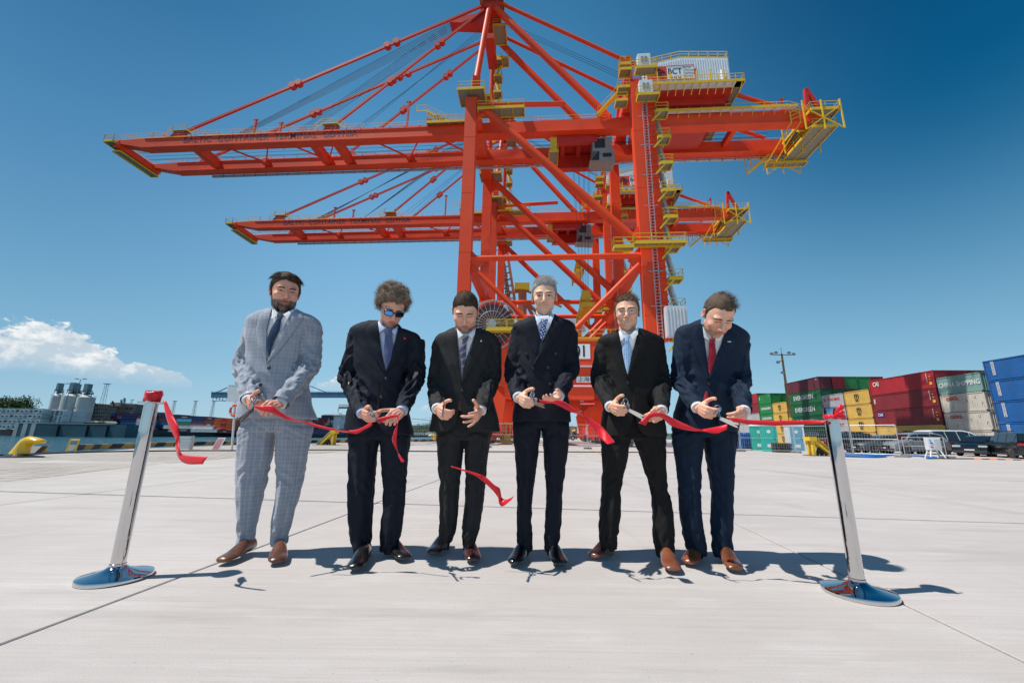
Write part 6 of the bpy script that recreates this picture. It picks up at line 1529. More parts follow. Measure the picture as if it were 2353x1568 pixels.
    for z in np.arange(13.5, 49, .9): b.lohi((24.25, -.75, z), (25.45, -.56, z + .22))
    b.build('elevator_mast', ORANGE, G)
    b = MB()
    for u in (23.75, 24.35): b.beam((u, -1.05, 11), (u, -1.05, 53), .07, .10, up=(0, 1, 0))
    for z in np.arange(11, 53, .42): b.beam((23.75, -1.05, z), (24.35, -1.05, z), .05, .06)
    for z in np.arange(12, 53, 4.5): b.beam((23.2, -1.0, z), (24.9, -1.0, z), .08, .08)
    b.build('rack_ladder', GALV, G)
    zs = [12.6, 16.3, 20.1, 24.3, 28.4, 32.2, 36.2, 40.2, 44.3]
    for i, z in enumerate(zs):
        platform(G, (25.55, -1.2), (27.2, .4), z, 'landing')
        b = MB(); b.beam((24.9, -1.1, z - 1.7), (26.2, -1.1, z - .2), .12, .2); b.build('landing_bracket', YEL, G)
        if i: 
            b = MB(); stair_flight(b, (26.6 if i % 2 else 27.5, 1.2, zs[i - 1]), (26.6 if i % 2 else 27.5, -1.2, z), .75, 0, 1) if False else stair_flight(b, (26.9, .9, zs[i - 1] + .1), (26.0, .9, z), .9, 0, 1); b.build('stair', [YEL, GALV], G)
    platform(G, (21.4, -2.3), (27.6, -1.2), 24.4, 'wide_platform'); platform(G, (18.9, -2.3), (21.3, -1.2), 23.9, 'wide_platform')
    for u0, z, w in ((23.3, 46.0, 1.7), (23.3, 50.4, 1.7)):
        b = MB(); b.lohi((u0, -2.1, z), (u0 + w, -1.1, z + 2.3)); b.lohi((u0 + .4, -2.16, z + .8), (u0 + .75, -2.1, z + 1.8), 1); b.lohi((u0 + .9, -2.16, z + .8), (u0 + 1.25, -2.1, z + 1.8), 1); b.build('lift_cabin', [WHITEP, GREYP], G)
        platform(G, (u0 - .3, -2.3), (u0 + 2.5, -1.0), z, 'wide_platform')
    b = MB(); b.lohi((24.6, -2.0, 12.5), (27.0, -.9, 16.2))
    for k in range(6): b.lohi((24.7 + k * .38, -2.08, 12.7), (24.8 + k * .38, -2.0, 16.0))
    b.build('electrical_cabinet', pmat('cabinet_grey', (.62, .64, .66), .5, 0, .05, 2), G)
    for (u0, v0_, z) in ((21.6, .8, 54.4), (21.2, -.6, 52.0), (20.8, -.6, 49.0), (20.4, -.6, 46.8), (20.0, 13.5, 57.0)): platform(G, (u0, v0_), (u0 + 1.6, v0_ + 1.4), z, 'landing')
    b = MB(); stair_flight(b, (18.6, V1 - 1.2, ZT), (22.0, V1 - 1.6, 52.6), .8, 0, 0); b.build('stair', [YEL, YEL], G)
    # walkway over the portal beam
    platform(G, (8.4, -.8), (22.2, .8), 12.55, 'portal_walkway', 's')
    # trolley and cab
    b = MB(); b.lohi((12.2, V1 + .9, ZB + .2), (19.2, V2 - .9, ZB + .9)); b.lohi((12.4, V1 + .2, ZB - 1.4), (18.6, V1 + 1.0, ZB - .2)); b.lohi((12.4, V2 - 1.4, ZB - 2.6), (20.4, V2 - .3, ZB - .1))
    for u in (13.5, 16, 18.5): b.tube((u, V1 + 1.2, ZB - .4), (u, V2 - 1.2, ZB - .4), .42, 12)
    b.build('trolley', REDD, G)
    b = MB(); b.lohi((17.9, V1 + .4, ZB - 2.9), (20.9, V1 + 2.9, ZB - .5)); b.prism([(17.4, ZB - 4.6), (21.2, ZB - 4.9), (21.2, ZB - 2.9), (18.6, ZB - 2.9)], V1 + .4, V1 + 2.8, 'y'); b.lohi((18.2, V1 + .32, ZB - 2.4), (19.8, V1 + .4, ZB - .8), 1); b.prism([(17.6, ZB - 4.5), (18.8, ZB - 4.55), (18.9, ZB - 3.1), (18.6, ZB - 3.1)], V1 + .3, V1 + .4, 'y', 1); b.lohi((19.4, V1 + .32, ZB - 4.0), (20.7, V1 + .4, ZB - 3.4), 1); b.build('operator_cab', [GREYP, DARK], G)
    platform(G, (11.2, V1 + .1), (12.6, V1 + 3.4), ZB - 2.8, 'trolley_platform')
    b = MB(); b.lohi((11.4, V1 + .1, ZB - 2.8), (12.4, V1 + .2, ZB - .4)); b.build('trolley_ladder', YEL, G)
    # ropes down to the spreader
    b = MB()
    for k in range(8): b.beam((15.0 + (k % 4) * .9, 8.0 + (k // 4) * 1.8, ZB - .4), (15.9 + (k % 4) * .3, 8.2 + (k // 4) * 1.0, 21.2), .035, .035, up=(0, 1, 0))
    o = b.build('hoist_ropes', ROPE, G); o['kind'] = 'stuff'
    b = MB(); b.lohi((15.7, 7.2, 20.2), (17.1, 10.8, 21.0))
    for v in (7.6, 10.4): b.tube((15.9, v, 21.3), (16.9, v, 21.3), .5, 14)
    b.lohi((15.4, 5.4, 18.6), (17.3, 12.4, 19.2)); b.lohi((15.9, 7.6, 19.2), (16.9, 10.2, 20.2)); 
    for u in (15.3, 17.1):
        for v in (5.4, 12.0): b.lohi((u, v, 17.9), (u + .3, v + .4, 19.2))
    b.build('spreader', YEL, G)
    # cable reel by the waterside leg
    c = (3.9, -1.5, 14.2); R0 = 3.1; b = MB(); b.torus(c, R0, .05, 40, 5, 'y'); b.torus((c[0], c[1] + .5, c[2]), R0, .05, 40, 5, 'y'); b.torus(c, R0 * .55, .03, 30, 4, 'y')
    for k in range(26):
        a = 2 * math.pi * k / 26; b.beam(c, (c[0] + R0 * math.cos(a), c[1] - .02, c[2] + R0 * math.sin(a)), .05, .05)
    RL = b.build('cable_reel', GALV, G)
    b = MB(); b.tube((c[0], c[1] + .1, c[2]), (c[0], c[1] + .42, c[2]), R0 * .84, 40); b.build('wound_cable', pmat('brown_cable', (.13, .040, .028), .6, 0, .1, 9), RL); b = MB(); b.tube((c[0], c[1] - .15, c[2]), (c[0], c[1] + .6, c[2]), .55, 16); b.build('hub', GALV, RL)
    platform(G, (3.4, -2.6), (8.2, -1.6), 13.4, 'portal_walkway')
    # plates and lettering
    b = MB(); b.lohi((12.75, -.83, 10.05), (15.75, -.795, 11.85)); pl_ = b.build('number_plate', pmat('plate_white', (.85, .86, .84), .5, 0, 0), G)
    o = text_on(G, text_mesh('01', 1.95, INKK, .82, 0, .035), (14.6, -.85, 10.92), name='number')
    b = MB(); b.lohi((14.05, -.60, 7.25), (17.6, -.57, 7.95)); b.build('maker_plate', pmat('plate_white', (.85, .86, .84)), G)
    text_on(G, text_mesh('\u4e0a\u6d77\u632f\u534e', .62, INKK, 1.1), (15.6, -.62, 7.58))
    b = MB(); b.lohi((9, -.80, 9.05), (20, -.77, 9.3)); b.lohi((9, -.78, 6.72), (20, -.76, 6.9)); b.build('pale_stripe', WHITEP, G)
    text_on(G, text_mesh('BALTIC  CONTAINER  TERMINAL  GDYNIA', 1.5, INK, 1.0, 0, .005, 1.04), (-34.2, V1 - .67, ZB + 1.05), name='boom_lettering')
    return G
CR1 = build_crane()
o = dup(CR1, QO + QV * 27.0, label='second orange-red gantry crane, seen lower and smaller behind the nearest')
for ch in list(o.children):
    if ch.name.startswith(('number', 'hoist_ropes')): bpy.data.objects.remove(ch)
    elif ch.name.startswith('spreader'): ch.location = (1.6, 0, 16.5)
# ================================================================== container yard (right), cars, fences, toilets
CL = 2.44; LV = 2.62; UW = 57.5
def cmat(name, c, rust=.12, rough=.55):
    if name in MATS: return MATS[name]
    mt = pmat(name, c, rough, 0, .10, .5, 0); nt = mt.node_tree; N = nt.nodes; L = nt.links; b = N['Principled BSDF']
    tc = N.new('ShaderNodeTexCoord'); mp = N.new('ShaderNodeMapping'); mp.inputs['Scale'].default_value = (1.2, 1.2, .35); L.new(tc.outputs['Object'], mp.inputs[0])
    n = N.new('ShaderNodeTexNoise'); n.inputs['Scale'].default_value = 2.2; n.inputs['Detail'].default_value = 8; n.inputs['Roughness'].default_value = .7; L.new(mp.outputs[0], n.inputs['Vector'])
    r = N.new('ShaderNodeMapRange'); r.inputs['From Min'].default_value = .58; r.inputs['From Max'].default_value = .72; r.inputs['To Max'].default_value = rust * 4; r.clamp = True; L.new(n.outputs[0], r.inputs[0])
    src = b.inputs['Base Color'].links[0].from_socket; mx = N.new('ShaderNodeMix'); mx.data_type = 'RGBA'; L.new(r.outputs[0], mx.inputs[0]); L.new(src, mx.inputs[6]); mx.inputs[7].default_value = (.10, .045, .025, 1); L.new(mx.outputs[2], b.inputs['Base Color'])
    return mt
CM = {'red': cmat('container_red', (.42, .018, .026)), 'wine': cmat('container_wine', (.24, .020, .028)), 'maroon': cmat('container_maroon', (.13, .018, .030)), 'green': cmat('container_green', (.014, .22, .055)), 'dkgreen': cmat('container_dark_green', (.010, .13, .045)),
      'yellow': cmat('container_yellow', (.66, .42, .09)), 'grey': cmat('container_grey', (.42, .43, .45), .2), 'teal': cmat('container_teal', (.20, .36, .32), .2), 'cream': cmat('container_cream', (.58, .54, .46), .45), 'blue': cmat('container_blue', (.010, .11, .34)),
      'navy': cmat('container_navy', (.010, .030, .12)), 'white': cmat('container_white', (.70, .70, .70), .2), 'orange': cmat('container_orange', (.62, .11, .03)), 'black': cmat('container_black', (.025, .03, .032)), 'sky': cmat('container_sky_blue', (.10, .32, .52)), 'brown': cmat('container_brown', (.16, .05, .035))}
FRD = pmat('container_castings', (.10, .09, .09), .6, .2, .1, 5)
_cm = {}
def cont_walls(L_, m):
    k = (L_, m)
    if k in _cm: return _cm[k]
    b = MB(); h = LV - .06; w = CL; d = .036; z0, z1 = .16, h - .12
    # corrugated long sides (west/east) and near/far ends
    n = int(L_ / .278)
    for sx, out in ((0, -1), (w, 1)):
        P = []; 
        for i in range(n):
            y = .12 + (L_ - .24) * i / n; s_ = (L_ - .24) / n
            for t, o in ((0, 0), (.26, 0), (.42, 1), (.68, 1), (.84, 0)): P.append((y + s_ * t, o))
        P.append((L_ - .12, 0)); base = sx - out * .045
        vs = [(base - out * d * (1 - o), y, z) for y, o in P for z in (z0, z1)]; b.add(vs, [(2 * i, 2 * i + 1, 2 * i + 3, 2 * i + 2) for i in range(len(P) - 1)])
    n = 9
    for sy, out in ((0, -1), (L_, 1)):
        P = []
        for i in range(n):
            x = .12 + (w - .24) * i / n; s_ = (w - .24) / n
            for t, o in ((0, 0), (.3, 0), (.42, 1), (.72, 1), (.84, 0)): P.append((x + s_ * t, o))
        P.append((w - .12, 0)); base = sy - out * .045
        vs = [(x, base - out * d * (1 - o), z) for x, o in P for z in (z0, z1)]; b.add(vs, [(2 * i, 2 * i + 1, 2 * i + 3, 2 * i + 2) for i in range(len(P) - 1)])
    b.add([(.05, .05, h - .03), (w - .05, .05, h - .03), (w - .05, L_ - .05, h - .03), (.05, L_ - .05, h - .03)], [(0, 1, 2, 3)])
    for x in (.06, w - .06):
        b.beam((x, 0, .10), (x, L_, .10), .12, .16); b.beam((x, 0, h - .06), (x, L_, h - .06), .12, .12)
        for y in (.07, L_ - .07): b.beam((x, y, .1), (x, y, h - .06), .12, .14, up=(0, 1, 0))
    for y in (.07, L_ - .07): b.beam((0, y, .10), (w, y, .10), .14, .16); b.beam((0, y, h - .06), (w, y, h - .06), .14, .12)
    _cm[k] = b.mesh(CM[m], 'walls'); return _cm[k]
def cont_castings(L_):
    k = ('c', L_)
    if k in _cm: return _cm[k]
    b = MB(); h = LV - .06
    for x in (.08, CL - .08):
        for y in (.09, L_ - .09):
            for z in (.06, h - .06): b.box((x, y, z), (.175, .19, .125))
    _cm[k] = b.mesh(FRD, 'corner_casting'); return _cm[k]
def container(p, L_, col, label, group=None, rz=-PSI):
    t = thing('shipping_container', label, 'container', p, rz, group)
    link_mesh('walls', cont_walls(L_, col), t); o = link_mesh('corner_castings', cont_castings(L_), t); o['kind'] = 'stuff'
    return t
def solve_edge(px, py, z):
    """ground point whose vertical at height z is seen at this pixel"""
    d = ray(px, py); t = (z + zg(60) - CAMH) / d.z; p = CAM + d * t; return Vector((p.x, p.y, zg(60)))
def letter(t, body, size, mat, y, z, sx=1.0, bold=0.01, face='left', x=-.012): return text_on(t, text_mesh(body, size, mat, sx, 0, bold), (x, y, z), face)
INKY = pmat('lettering_yellow', (.75, .45, .03), .6, 0, 0)
def marks(t, L_, far=True):
    b = MB()
    for k in range(3): b.lohi((-.014, .55, 1.65 - k * .42), (-.008, .75, 1.80 - k * .42))
    b.lohi((-.014, .42, .50), (-.008, .85, .85)); b.build('warning_stickers', INKY, t)
    b = MB()
    for k in range(7): b.lohi((-.014, 1.1, 2.15 - k * .20), (-.008, 1.2, 2.28 - k * .20))
    b.build('code_marking', INKW, t)
ONM = ['first', 'second', 'third', 'fourth', 'fifth', 'sixth', 'seventh', 'eighth', 'ninth', 'tenth', 'eleventh', 'twelfth', 'thirteenth', 'fourteenth', 'fifteenth', 'sixteenth']
ordn = ['bottom', 'second', 'third', 'fourth', 'fifth']
NEARV = {}
def stack(v, n, L_, cols, who, txt=None, rows=1, backs=None, top=None):
    p = QU * UW + QV * v; p.z = (top - n * LV) if top else zg(60); out = []; p.z = max(p.z, zg(60))
    k_ = (top - p.z) / (n * LV) if top else 1.0
    for r in range(rows):
        for lv in range(n):
            c_ = cols[lv] if r == 0 else backs[r - 1][lv]
            if r == 0: lab = '%s %s, %s from the ground' % (CN[c_], who, ordn[lv])
            else: lab = '%s end on, %s level, %s row behind %s' % (CN[c_], ordn[lv], ORD[r - 1], who[3:])
            o = container(p + QU * (r * (CL + .12) + random.uniform(-.04, .04)) + Vector((0, 0, lv * LV * k_)) + QV * random.uniform(-.05, .05), L_, c_, lab); o.scale = (1, 1, k_)
            if txt and r == 0: txt(o, lv, L_)
    return p
ORD = ['first', 'second', 'third', 'fourth']
CN = dict(red='bright red container', wine='dark red container', maroon='maroon container', green='green container', dkgreen='dark green container', yellow='yellow container', grey='pale grey container', teal='sea green container', cream='rusty cream container', blue='bright blue container', navy='navy container', white='white container', orange='orange container', black='black container', sky='sky blue container', brown='brown container')
def t_red(o, lv, L_):
    marks(o, L_)
    if lv == 3: letter(o, 'CAI', 1.0, INKW, L_ - 1.5, 1.75, .8, .03)
    if lv == 1:
        b = MB(); b.lohi((-.016, L_ - 2.2, 1.5), (-.009, L_ - .7, 2.15)); b.build('logo_panel', pmat('logo_navy', (.01, .03, .2), .5, 0, 0), o); letter(o, 'CAI', .62, INKW, L_ - 1.45, 1.82, 1, .02, x=-.02)
    if lv == 2: 
        q = letter(o, 'tex', .62, INKW, L_ - .75, 1.5, 1, .02); q.rotation_euler.rotate_axis('Z', R(-90))
    if lv == 0: letter(o, 'm', 2.3, INKK, 6.2, 1.4, 1, .03); letter(o, 'sc', 1.2, INKK, 6.2, .42, 1, .02)
def t_china(o, lv, L_):
    if lv == 3: letter(o, 'CHINA SHIPPING', .92, INKW, L_ / 2, 1.3, .82, .02)
    else: letter(o, 'OOCL', .62, INKR, L_ - 1.7, 1.9, 1.0, .03)
def t_msc(o, lv, L_): letter(o, 'm', 1.7, INKK, L_ / 2, 1.62, .9, .02); letter(o, 'sc', 1.0, INKK, L_ / 2, .82, 1, .02)
def t_yang(o, lv, L_): letter(o, 'YANG MING', .74, INKR, L_ / 2 - .3, 1.55, .84, .015); b = MB(); b.lohi((-.014, L_ - .95, 1.3), (-.008, L_ - .5, 1.8)); b.build('logo_panel', INKR, o)
def t_ever(o, lv, L_):
    if lv < 4: letter(o, 'EVERGREEN', 1.3 * L_ / 12.19 if L_ > 7 else .85, INKW, L_ / 2 - .2, 1.3, 1.0, .02)
    else: q = letter(o, 'tex', .62, INKW, L_ - .75, 1.5, 1, .02); q.rotation_euler.rotate_axis('Z', R(-90)); letter(o, 'tex', .5, INKW, .6, 2.1, 1, .02, face='front')
def t_blue(o, lv, L_):
    b = MB()
    for k in range(6):
        z = 2.12 - k * .29
        for a, c in (((0, 0), (.30, 0)), ((0, .19), (.30, .19)), ((0, 0), (0, .19)), ((.30, 0), (.30, .19))): b.lohi((-.014, L_ - .95 - a[0] - .025, z + a[1] - .025), (-.008, L_ - .95 - c[0] + .025, z + c[1] + .025))
        b.lohi((-.014, L_ - 1.25, z + .07), (-.008, L_ - .95 - .12 * (k % 2), z + .11))
    b.build('vertical_lettering', INKW, o)
stack(44.7, 4, 12.19, ['blue'] * 4, 'of the near blue stack', t_blue, top=11.1)
stack(57.6, 4, 6.06, ['cream', 'cream', 'cream', 'teal'], 'of the short stack behind the van', t_china, 2, [['cream', 'grey', 'cream', 'teal']], 9.85)
stack(64, 4, 12.19, ['yellow', 'wine', 'wine', 'red'], 'of the long red stack', t_red, 4, [['wine', 'wine', 'maroon', 'red'], ['yellow', 'grey', 'wine', 'wine'], ['wine', 'wine', 'yellow', 'yellow']], 11.1)
stack(76.5, 4, 6.06, ['yellow'] * 4, 'of the yellow stack', t_msc, 2, [['grey', 'wine', 'yellow', 'green']], 9.75)
stack(82.8, 4, 6.06, ['grey'] * 4, 'of the grey stack', t_yang, top=9.7)
stack(89, 5, 12.19, ['dkgreen'] * 4 + ['maroon'], 'of the tall green stack', t_ever, 5, [['dkgreen', 'grey', 'wine', 'dkgreen', 'red'], ['green', 'wine', 'grey', 'wine', 'green'], ['grey', 'green', 'wine', 'green', 'green'], ['wine', 'grey', 'green', 'wine', 'wine']], 13.75)
stack(101.5, 4, 6.06, ['yellow'] * 4, 'of the far yellow stack', t_msc, top=9.6)
stack(107.8, 5, 6.06, ['green'] * 5, 'of the far green stack', t_ever, 4, [['wine', 'grey', 'green', 'wine', 'green'], ['green', 'grey', 'wine', 'green', 'green'], ['wine', 'wine', 'grey', 'green', 'maroon']], 12.2)
stack(114.2, 5, 12.19, ['grey', 'grey', 'grey', 'wine', 'red'], 'of the stack beside the last man', None, 3, [['wine', 'grey', 'grey', 'wine', 'wine'], ['grey', 'wine', 'grey', 'wine', 'maroon']], 12.85)
stack(126.6, 5, 12.19, ['wine', 'wine', 'grey', 'green', 'wine'], 'of the farthest visible stack', None, top=12.6)

# lamp mast of the yard
def yard_mast():
    base = at(1824, 1020, 62); top = at(1805, 812, 62); base.z = zg(60); H = top.z - base.z
    t = thing('lamp_mast', 'tall yellow-brown lamp mast with a striped foot in front of the green containers', 'lamp mast', base)
    ml = pmat('ochre_paint', (.33, .19, .05), .6, 0, .1, 1); b = MB(); b.tube((0, 0, 4.2), (0, 0, H), .20, 12, .13); b.build('pole', ml, t)
    bs = MB()
    for k in range(6): bs.tube((0, 0, k * .7), (0, 0, k * .7 + .7), .23, 12, m=k % 2)
    bs.build('striped_foot', [pmat('stripe_black', (.02, .02, .02), .6, 0, 0), YEL], t)
    b = MB(); b.beam((-1.5, 0, H - .2), (1.5, 0, H - .2), .10, .10); b.tube((0, 0, H), (0, 0, H + 1.0), .03, 6); b.beam((-.9, 0, H - 1.2), (.2, 0, H - 1.2), .08, .08); b.build('crossarm', DARK, t)
    for x, z in ((-1.7, H - .1), (-1.0, H + .1), (1.0, H + .1), (1.7, H - .1), (-.9, H - 1.4), (-.4, H - 3.0)):
        b = MB(); b.loft([[(x + .30 * s_ * math.cos(a), -.25 + dy, z + .22 * s_ * math.sin(a)) for a in [2 * math.pi * i / 12 for i in range(12)]] for s_, dy in ((.35, .3), (.9, .12), (1, 0))]); b.build('floodlight', GREYP, t)
yard_mast()

# ---- mesh fence panels
FEN = pmat('galvanised_fence', (.55, .56, .57), .5, .5, 0)
def fence(a, b_, h, label):
    a = Vector(a); b_ = Vector(b_); d = (b_ - a); L_ = d.length; rz = math.atan2(d.y, d.x)
    t = thing('mesh_fence_panel', label, 'fence', a, rz)
    m = MB()
    for x in (.04, L_ - .04): m.tube((x, 0, .05), (x, 0, h), .021, 8)
    for z in (.16, h - .02): m.tube((.04, 0, z), (L_ - .04, 0, z), .016, 6)
    m.tube((.04, 0, h * .55), (L_ - .04, 0, h * .55), .012, 6); m.build('frame', FEN, t)
    m = MB(); n = int(L_ / .145)
    for k in range(1, n): m.beam((L_ * k / n, 0, .16), (L_ * k / n, 0, h - .02), .006, .006, up=(0, 1, 0))
    for z in np.arange(.4, h - .1, .32): m.beam((.04, 0, z), (L_ - .04, 0, z), .006, .006)
    o = m.build('wire_mesh', FEN, t); o['kind'] = 'stuff'
    for x in (.0, L_):
        m = MB(); m.prism([(x - .36, 0), (x + .36, 0), (x + .30, .13), (x - .30, .13)], -.12, .12, 'y'); m.build('concrete_foot', pmat('fence_foot', (.26, .24, .22), .9, 0, .15, 5), t)
F_ = [gpt(*p) for p in ((1702, 1037), (1829, 1040), (1961, 1046), (2072, 1050))]
fence(gpt(1560, 1034), F_[0], 2.0, 'mesh fence panel partly hidden behind the man bending over the ribbon')
fence(F_[0], F_[1], 2.0, 'mesh fence panel in front of the blue skips and turquoise toilets')
fence(F_[1], F_[2], 2.0, 'mesh fence panel in front of the tall green stack')
fence(F_[2], F_[3], 2.0, 'mesh fence panel between the right post and the silver car')
fence(gpt(2078, 1049), gpt(2178, 1052), 1.25, 'low mesh barrier in front of the black and white van')
fence(gpt(1120, 1028), gpt(1350, 1031), 2.0, 'mesh fence panel seen between the two middle men')
fence(gpt(1350, 1031), gpt(1560, 1034), 2.0, 'mesh fence panel hidden mostly by the man in glasses')
fence(gpt(905, 1027), gpt(1118, 1028), 2.0, 'mesh fence panel in front of the water left of the charcoal suit')

# ---- portable toilets, skips, pallets
def place(t, px, py): p = gpt(px, py); t.location = p; return p
TURQ = pmat('turquoise_plastic', (.015, .42, .33), .4, 0, .05, 2); WPL = pmat('white_plastic', (.74, .75, .75), .4, 0, .04, 2)
def toilet(px0, px1, py, wall, roof, door, label, rz):
    a = gpt(px0, py); b_ = gpt(px1, py); w = 1.15; t = thing('portable_toilet', label, 'toilet', (a + b_) / 2 + Vector((0, .6, 0)), rz); h = 2.12
    m = MB(); m.lohi((-w / 2, -w / 2, .08), (w / 2, w / 2, h)); m.lohi((-w / 2 - .03, -w / 2 - .03, 0), (w / 2 + .03, w / 2 + .03, .10)); 
    for x in (-.36, .0, .36): m.lohi((x - .04, w / 2, .2), (x + .04, w / 2 + .03, h - .15)); m.lohi((-w / 2 - .025, x - .05, .2), (-w / 2, x + .05, h - .15)); m.lohi((w / 2, x - .05, .2), (w / 2 + .025, x + .05, h - .15))
    m.build('cabin', wall, t)
    m = MB(); m.loft([[(sx * (w / 2 + o), sy * (w / 2 + o), z) for sx, sy in ((-1, -1), (1, -1), (1, 1), (-1, 1))] for o, z in ((.04, h - .02), (.04, h + .08), (-.12, h + .24), (-.3, h + .28))]); m.build('roof', roof, t)
    m = MB(); m.lohi((-.42, -w / 2 - .035, .14), (.42, -w / 2 - .003, h - .12)); 
    d_ = m.build('door', door, t)
    m = MB(); m.lohi((.28, -w / 2 - .07, 1.0), (.34, -w / 2 - .035, 1.16)); m.build('door_handle', DARK, d_)
    m = MB(); m.tube((0, -w / 2 - .04, 1.62), (0, -w / 2 - .046, 1.62), .14, 16); m.lohi((-.2, -w / 2 - .046, .35), (.2, -w / 2 - .04, .6)); m.build('door_sticker', WPL, d_)
    return t
toilet(1741, 1768, 1035, TURQ, WPL, TURQ, 'left turquoise portable toilet, partly behind the other one', R(-24))
t2 = toilet(1764, 1796, 1037, TURQ, WPL, TURQ, 'right turquoise portable toilet with a printed phone number board', R(-28))
m = MB(); m.lohi((.58, -.42, 1.45), (.60, .42, 1.85)); m.build('notice_board', WPL, t2); 
for dy, txt_ in ((.10, 'WC SERWIS'), (-.08, '801 133 088')):
    o = text_on(t2, text_mesh(txt_, .15, pmat('notice_red', (.6, .03, .03)) if dy < 0 else INK, .8), (.61, 0, 1.65 + dy)); o.rotation_euler = (Matrix.Rotation(math.pi / 2, 4, 'Z') @ Matrix.Rotation(math.pi / 2, 4, 'X')).to_euler()
toilet(1824, 1858, 1038, WPL, WPL, pmat('sky_blue_plastic', (.10, .33, .45), .4, 0, 0), 'white portable toilet with a pale blue door next to the buffer', R(-20))
def skip(px, py, s_, label):
    t = thing('waste_skip', label, 'skip', gpt(px, py) + Vector((0, .8, 0)), R(4)); bl = pmat('skip_blue', (.012, .12, .42), .5, 0, .12, 2)
    m = MB(); m.prism([(-.78 * s_, .12), (.78 * s_, .12), (1.05 * s_, 1.25), (-1.05 * s_, 1.25)], -.75, .75, 'y'); m.build('bin', bl, t)
    m = MB(); m.prism([(-1.0 * s_, 1.26), (1.0 * s_, 1.26), (.55 * s_, 1.55), (-.55 * s_, 1.55)], -.72, .72, 'y'); m.build('lid', bl, t)
    for k in range(5):
        x = (-.8 + .4 * k) * s_; m = MB(); m.beam((x * .8, -.78, .15), (x, -.80, 1.22), .06, .06); m.build('rib', bl, t)
skip(1700, 1034, .62, 'blue covered waste skip directly right of the last man'); skip(1727, 1034, .72, 'blue covered waste skip next to the turquoise toilets')
def pallets(px, py, n, label):
    t = thing('pallet_stack', label, 'pallet stack', gpt(px, py) + Vector((0, .5, 0)), R(3)); wd = pmat('weathered_dark_wood', (.055, .05, .045), .85, 0, .2, 4); m0 = MB()
    for y in (-.38, 0, .38): m0.lohi((-.55, y - .05, 0), (.55, y + .05, .07))
    for k in range(6): m0.lohi((-.55 + k * .21, -.4, .07), (-.42 + k * .21, .4, .092))
    me = m0.mesh(wd, 'pallet')
    for k in range(n): o = link_mesh('pallet', me, t, (random.uniform(-.02, .02), 0, k * .105)); o.rotation_euler = (0, 0, random.uniform(-.02, .02))
pallets(1806, 1039, 7, 'stack of dark weathered pallets between the toilets')

# ---- buffer stops
SB = pmat('stripe_black', (.02, .02, .02), .6, 0, 0)
def buffer_stop(px, py, mir, label, s_=1.0, plate=YEL):
    t = thing('buffer_stop', label, 'buffer stop', gpt(px, py), R(-4)); q = -1 if mir else 1
    m = MB(); m.beam((q * .1, -.22, 0), (q * .1, -.22, 1.1 * s_), .16, .16, up=(0, 1, 0)); m.beam((q * .1, .22, 0), (q * .1, .22, 1.1 * s_), .16, .16, up=(0, 1, 0)); m.lohi((q * .1 - .22, -.34, .98 * s_), (q * .1 + .22, .34, 1.24 * s_)); m.build('upright', YEL, t)
    for y in (-.22, .22): m = MB(); m.beam((q * .2, y, 1.02 * s_), (q * 1.15, y, .06), .15, .15); m.build('strut', YEL, t)
    m = MB(); m.beam((q * .34, 0, 1.2 * s_), (q * 1.42, 0, .06), .62, .03, 0); pl = m.build('sloping_plate', plate, t)
    a = Vector((q * .34, 0, 1.2 * s_)); c = Vector((q * 1.42, 0, .06)); n = (c - a).normalized(); up = n.cross(Vector((0, 1, 0))).normalized(); up = up if up.z > 0 else -up
    for k in range(11):
        f = (k + .5) / 11; p = a + (c - a) * f + up * .022; m = MB(); dv = n * (.045) ; m.add([p - dv + Vector((0, -.31, 0)), p + dv * 0 + Vector((0, -.31, 0)), p + dv * 2.2 + Vector((0, .31, 0)), p + dv * 1.2 + Vector((0, .31, 0))], [(0, 1, 2, 3)]); m.build('black_stripe', SB, pl)
    m = MB(); m.prism([(q * .3, 0), (q * .95, 0), (q * .55, .5)], -.12, .12, 'y'); m.build('wedge', SB, t); m = MB(); m.lohi((-.2 if q > 0 else -1.7, -.5, 0), (1.7 if q > 0 else .2, .5, .035)); m.build('base_plate', DARK, t)
    for k in range(6): m = MB(); m.tube((q * (.0 + k * .28), -.44, .03), (q * (.0 + k * .28), -.44, .12), .025, 6); m.build('anchor_bolt', GALV, t)
buffer_stop(1862, 1046, False, 'yellow buffer stop with a black-striped sloping plate by the white toilet', .95)
buffer_stop(768, 1022, True, 'yellow buffer stop with a grey and cream striped plate near the water', 1.0, pmat('cream_paint', (.66, .62, .40), .5, 0, 0))

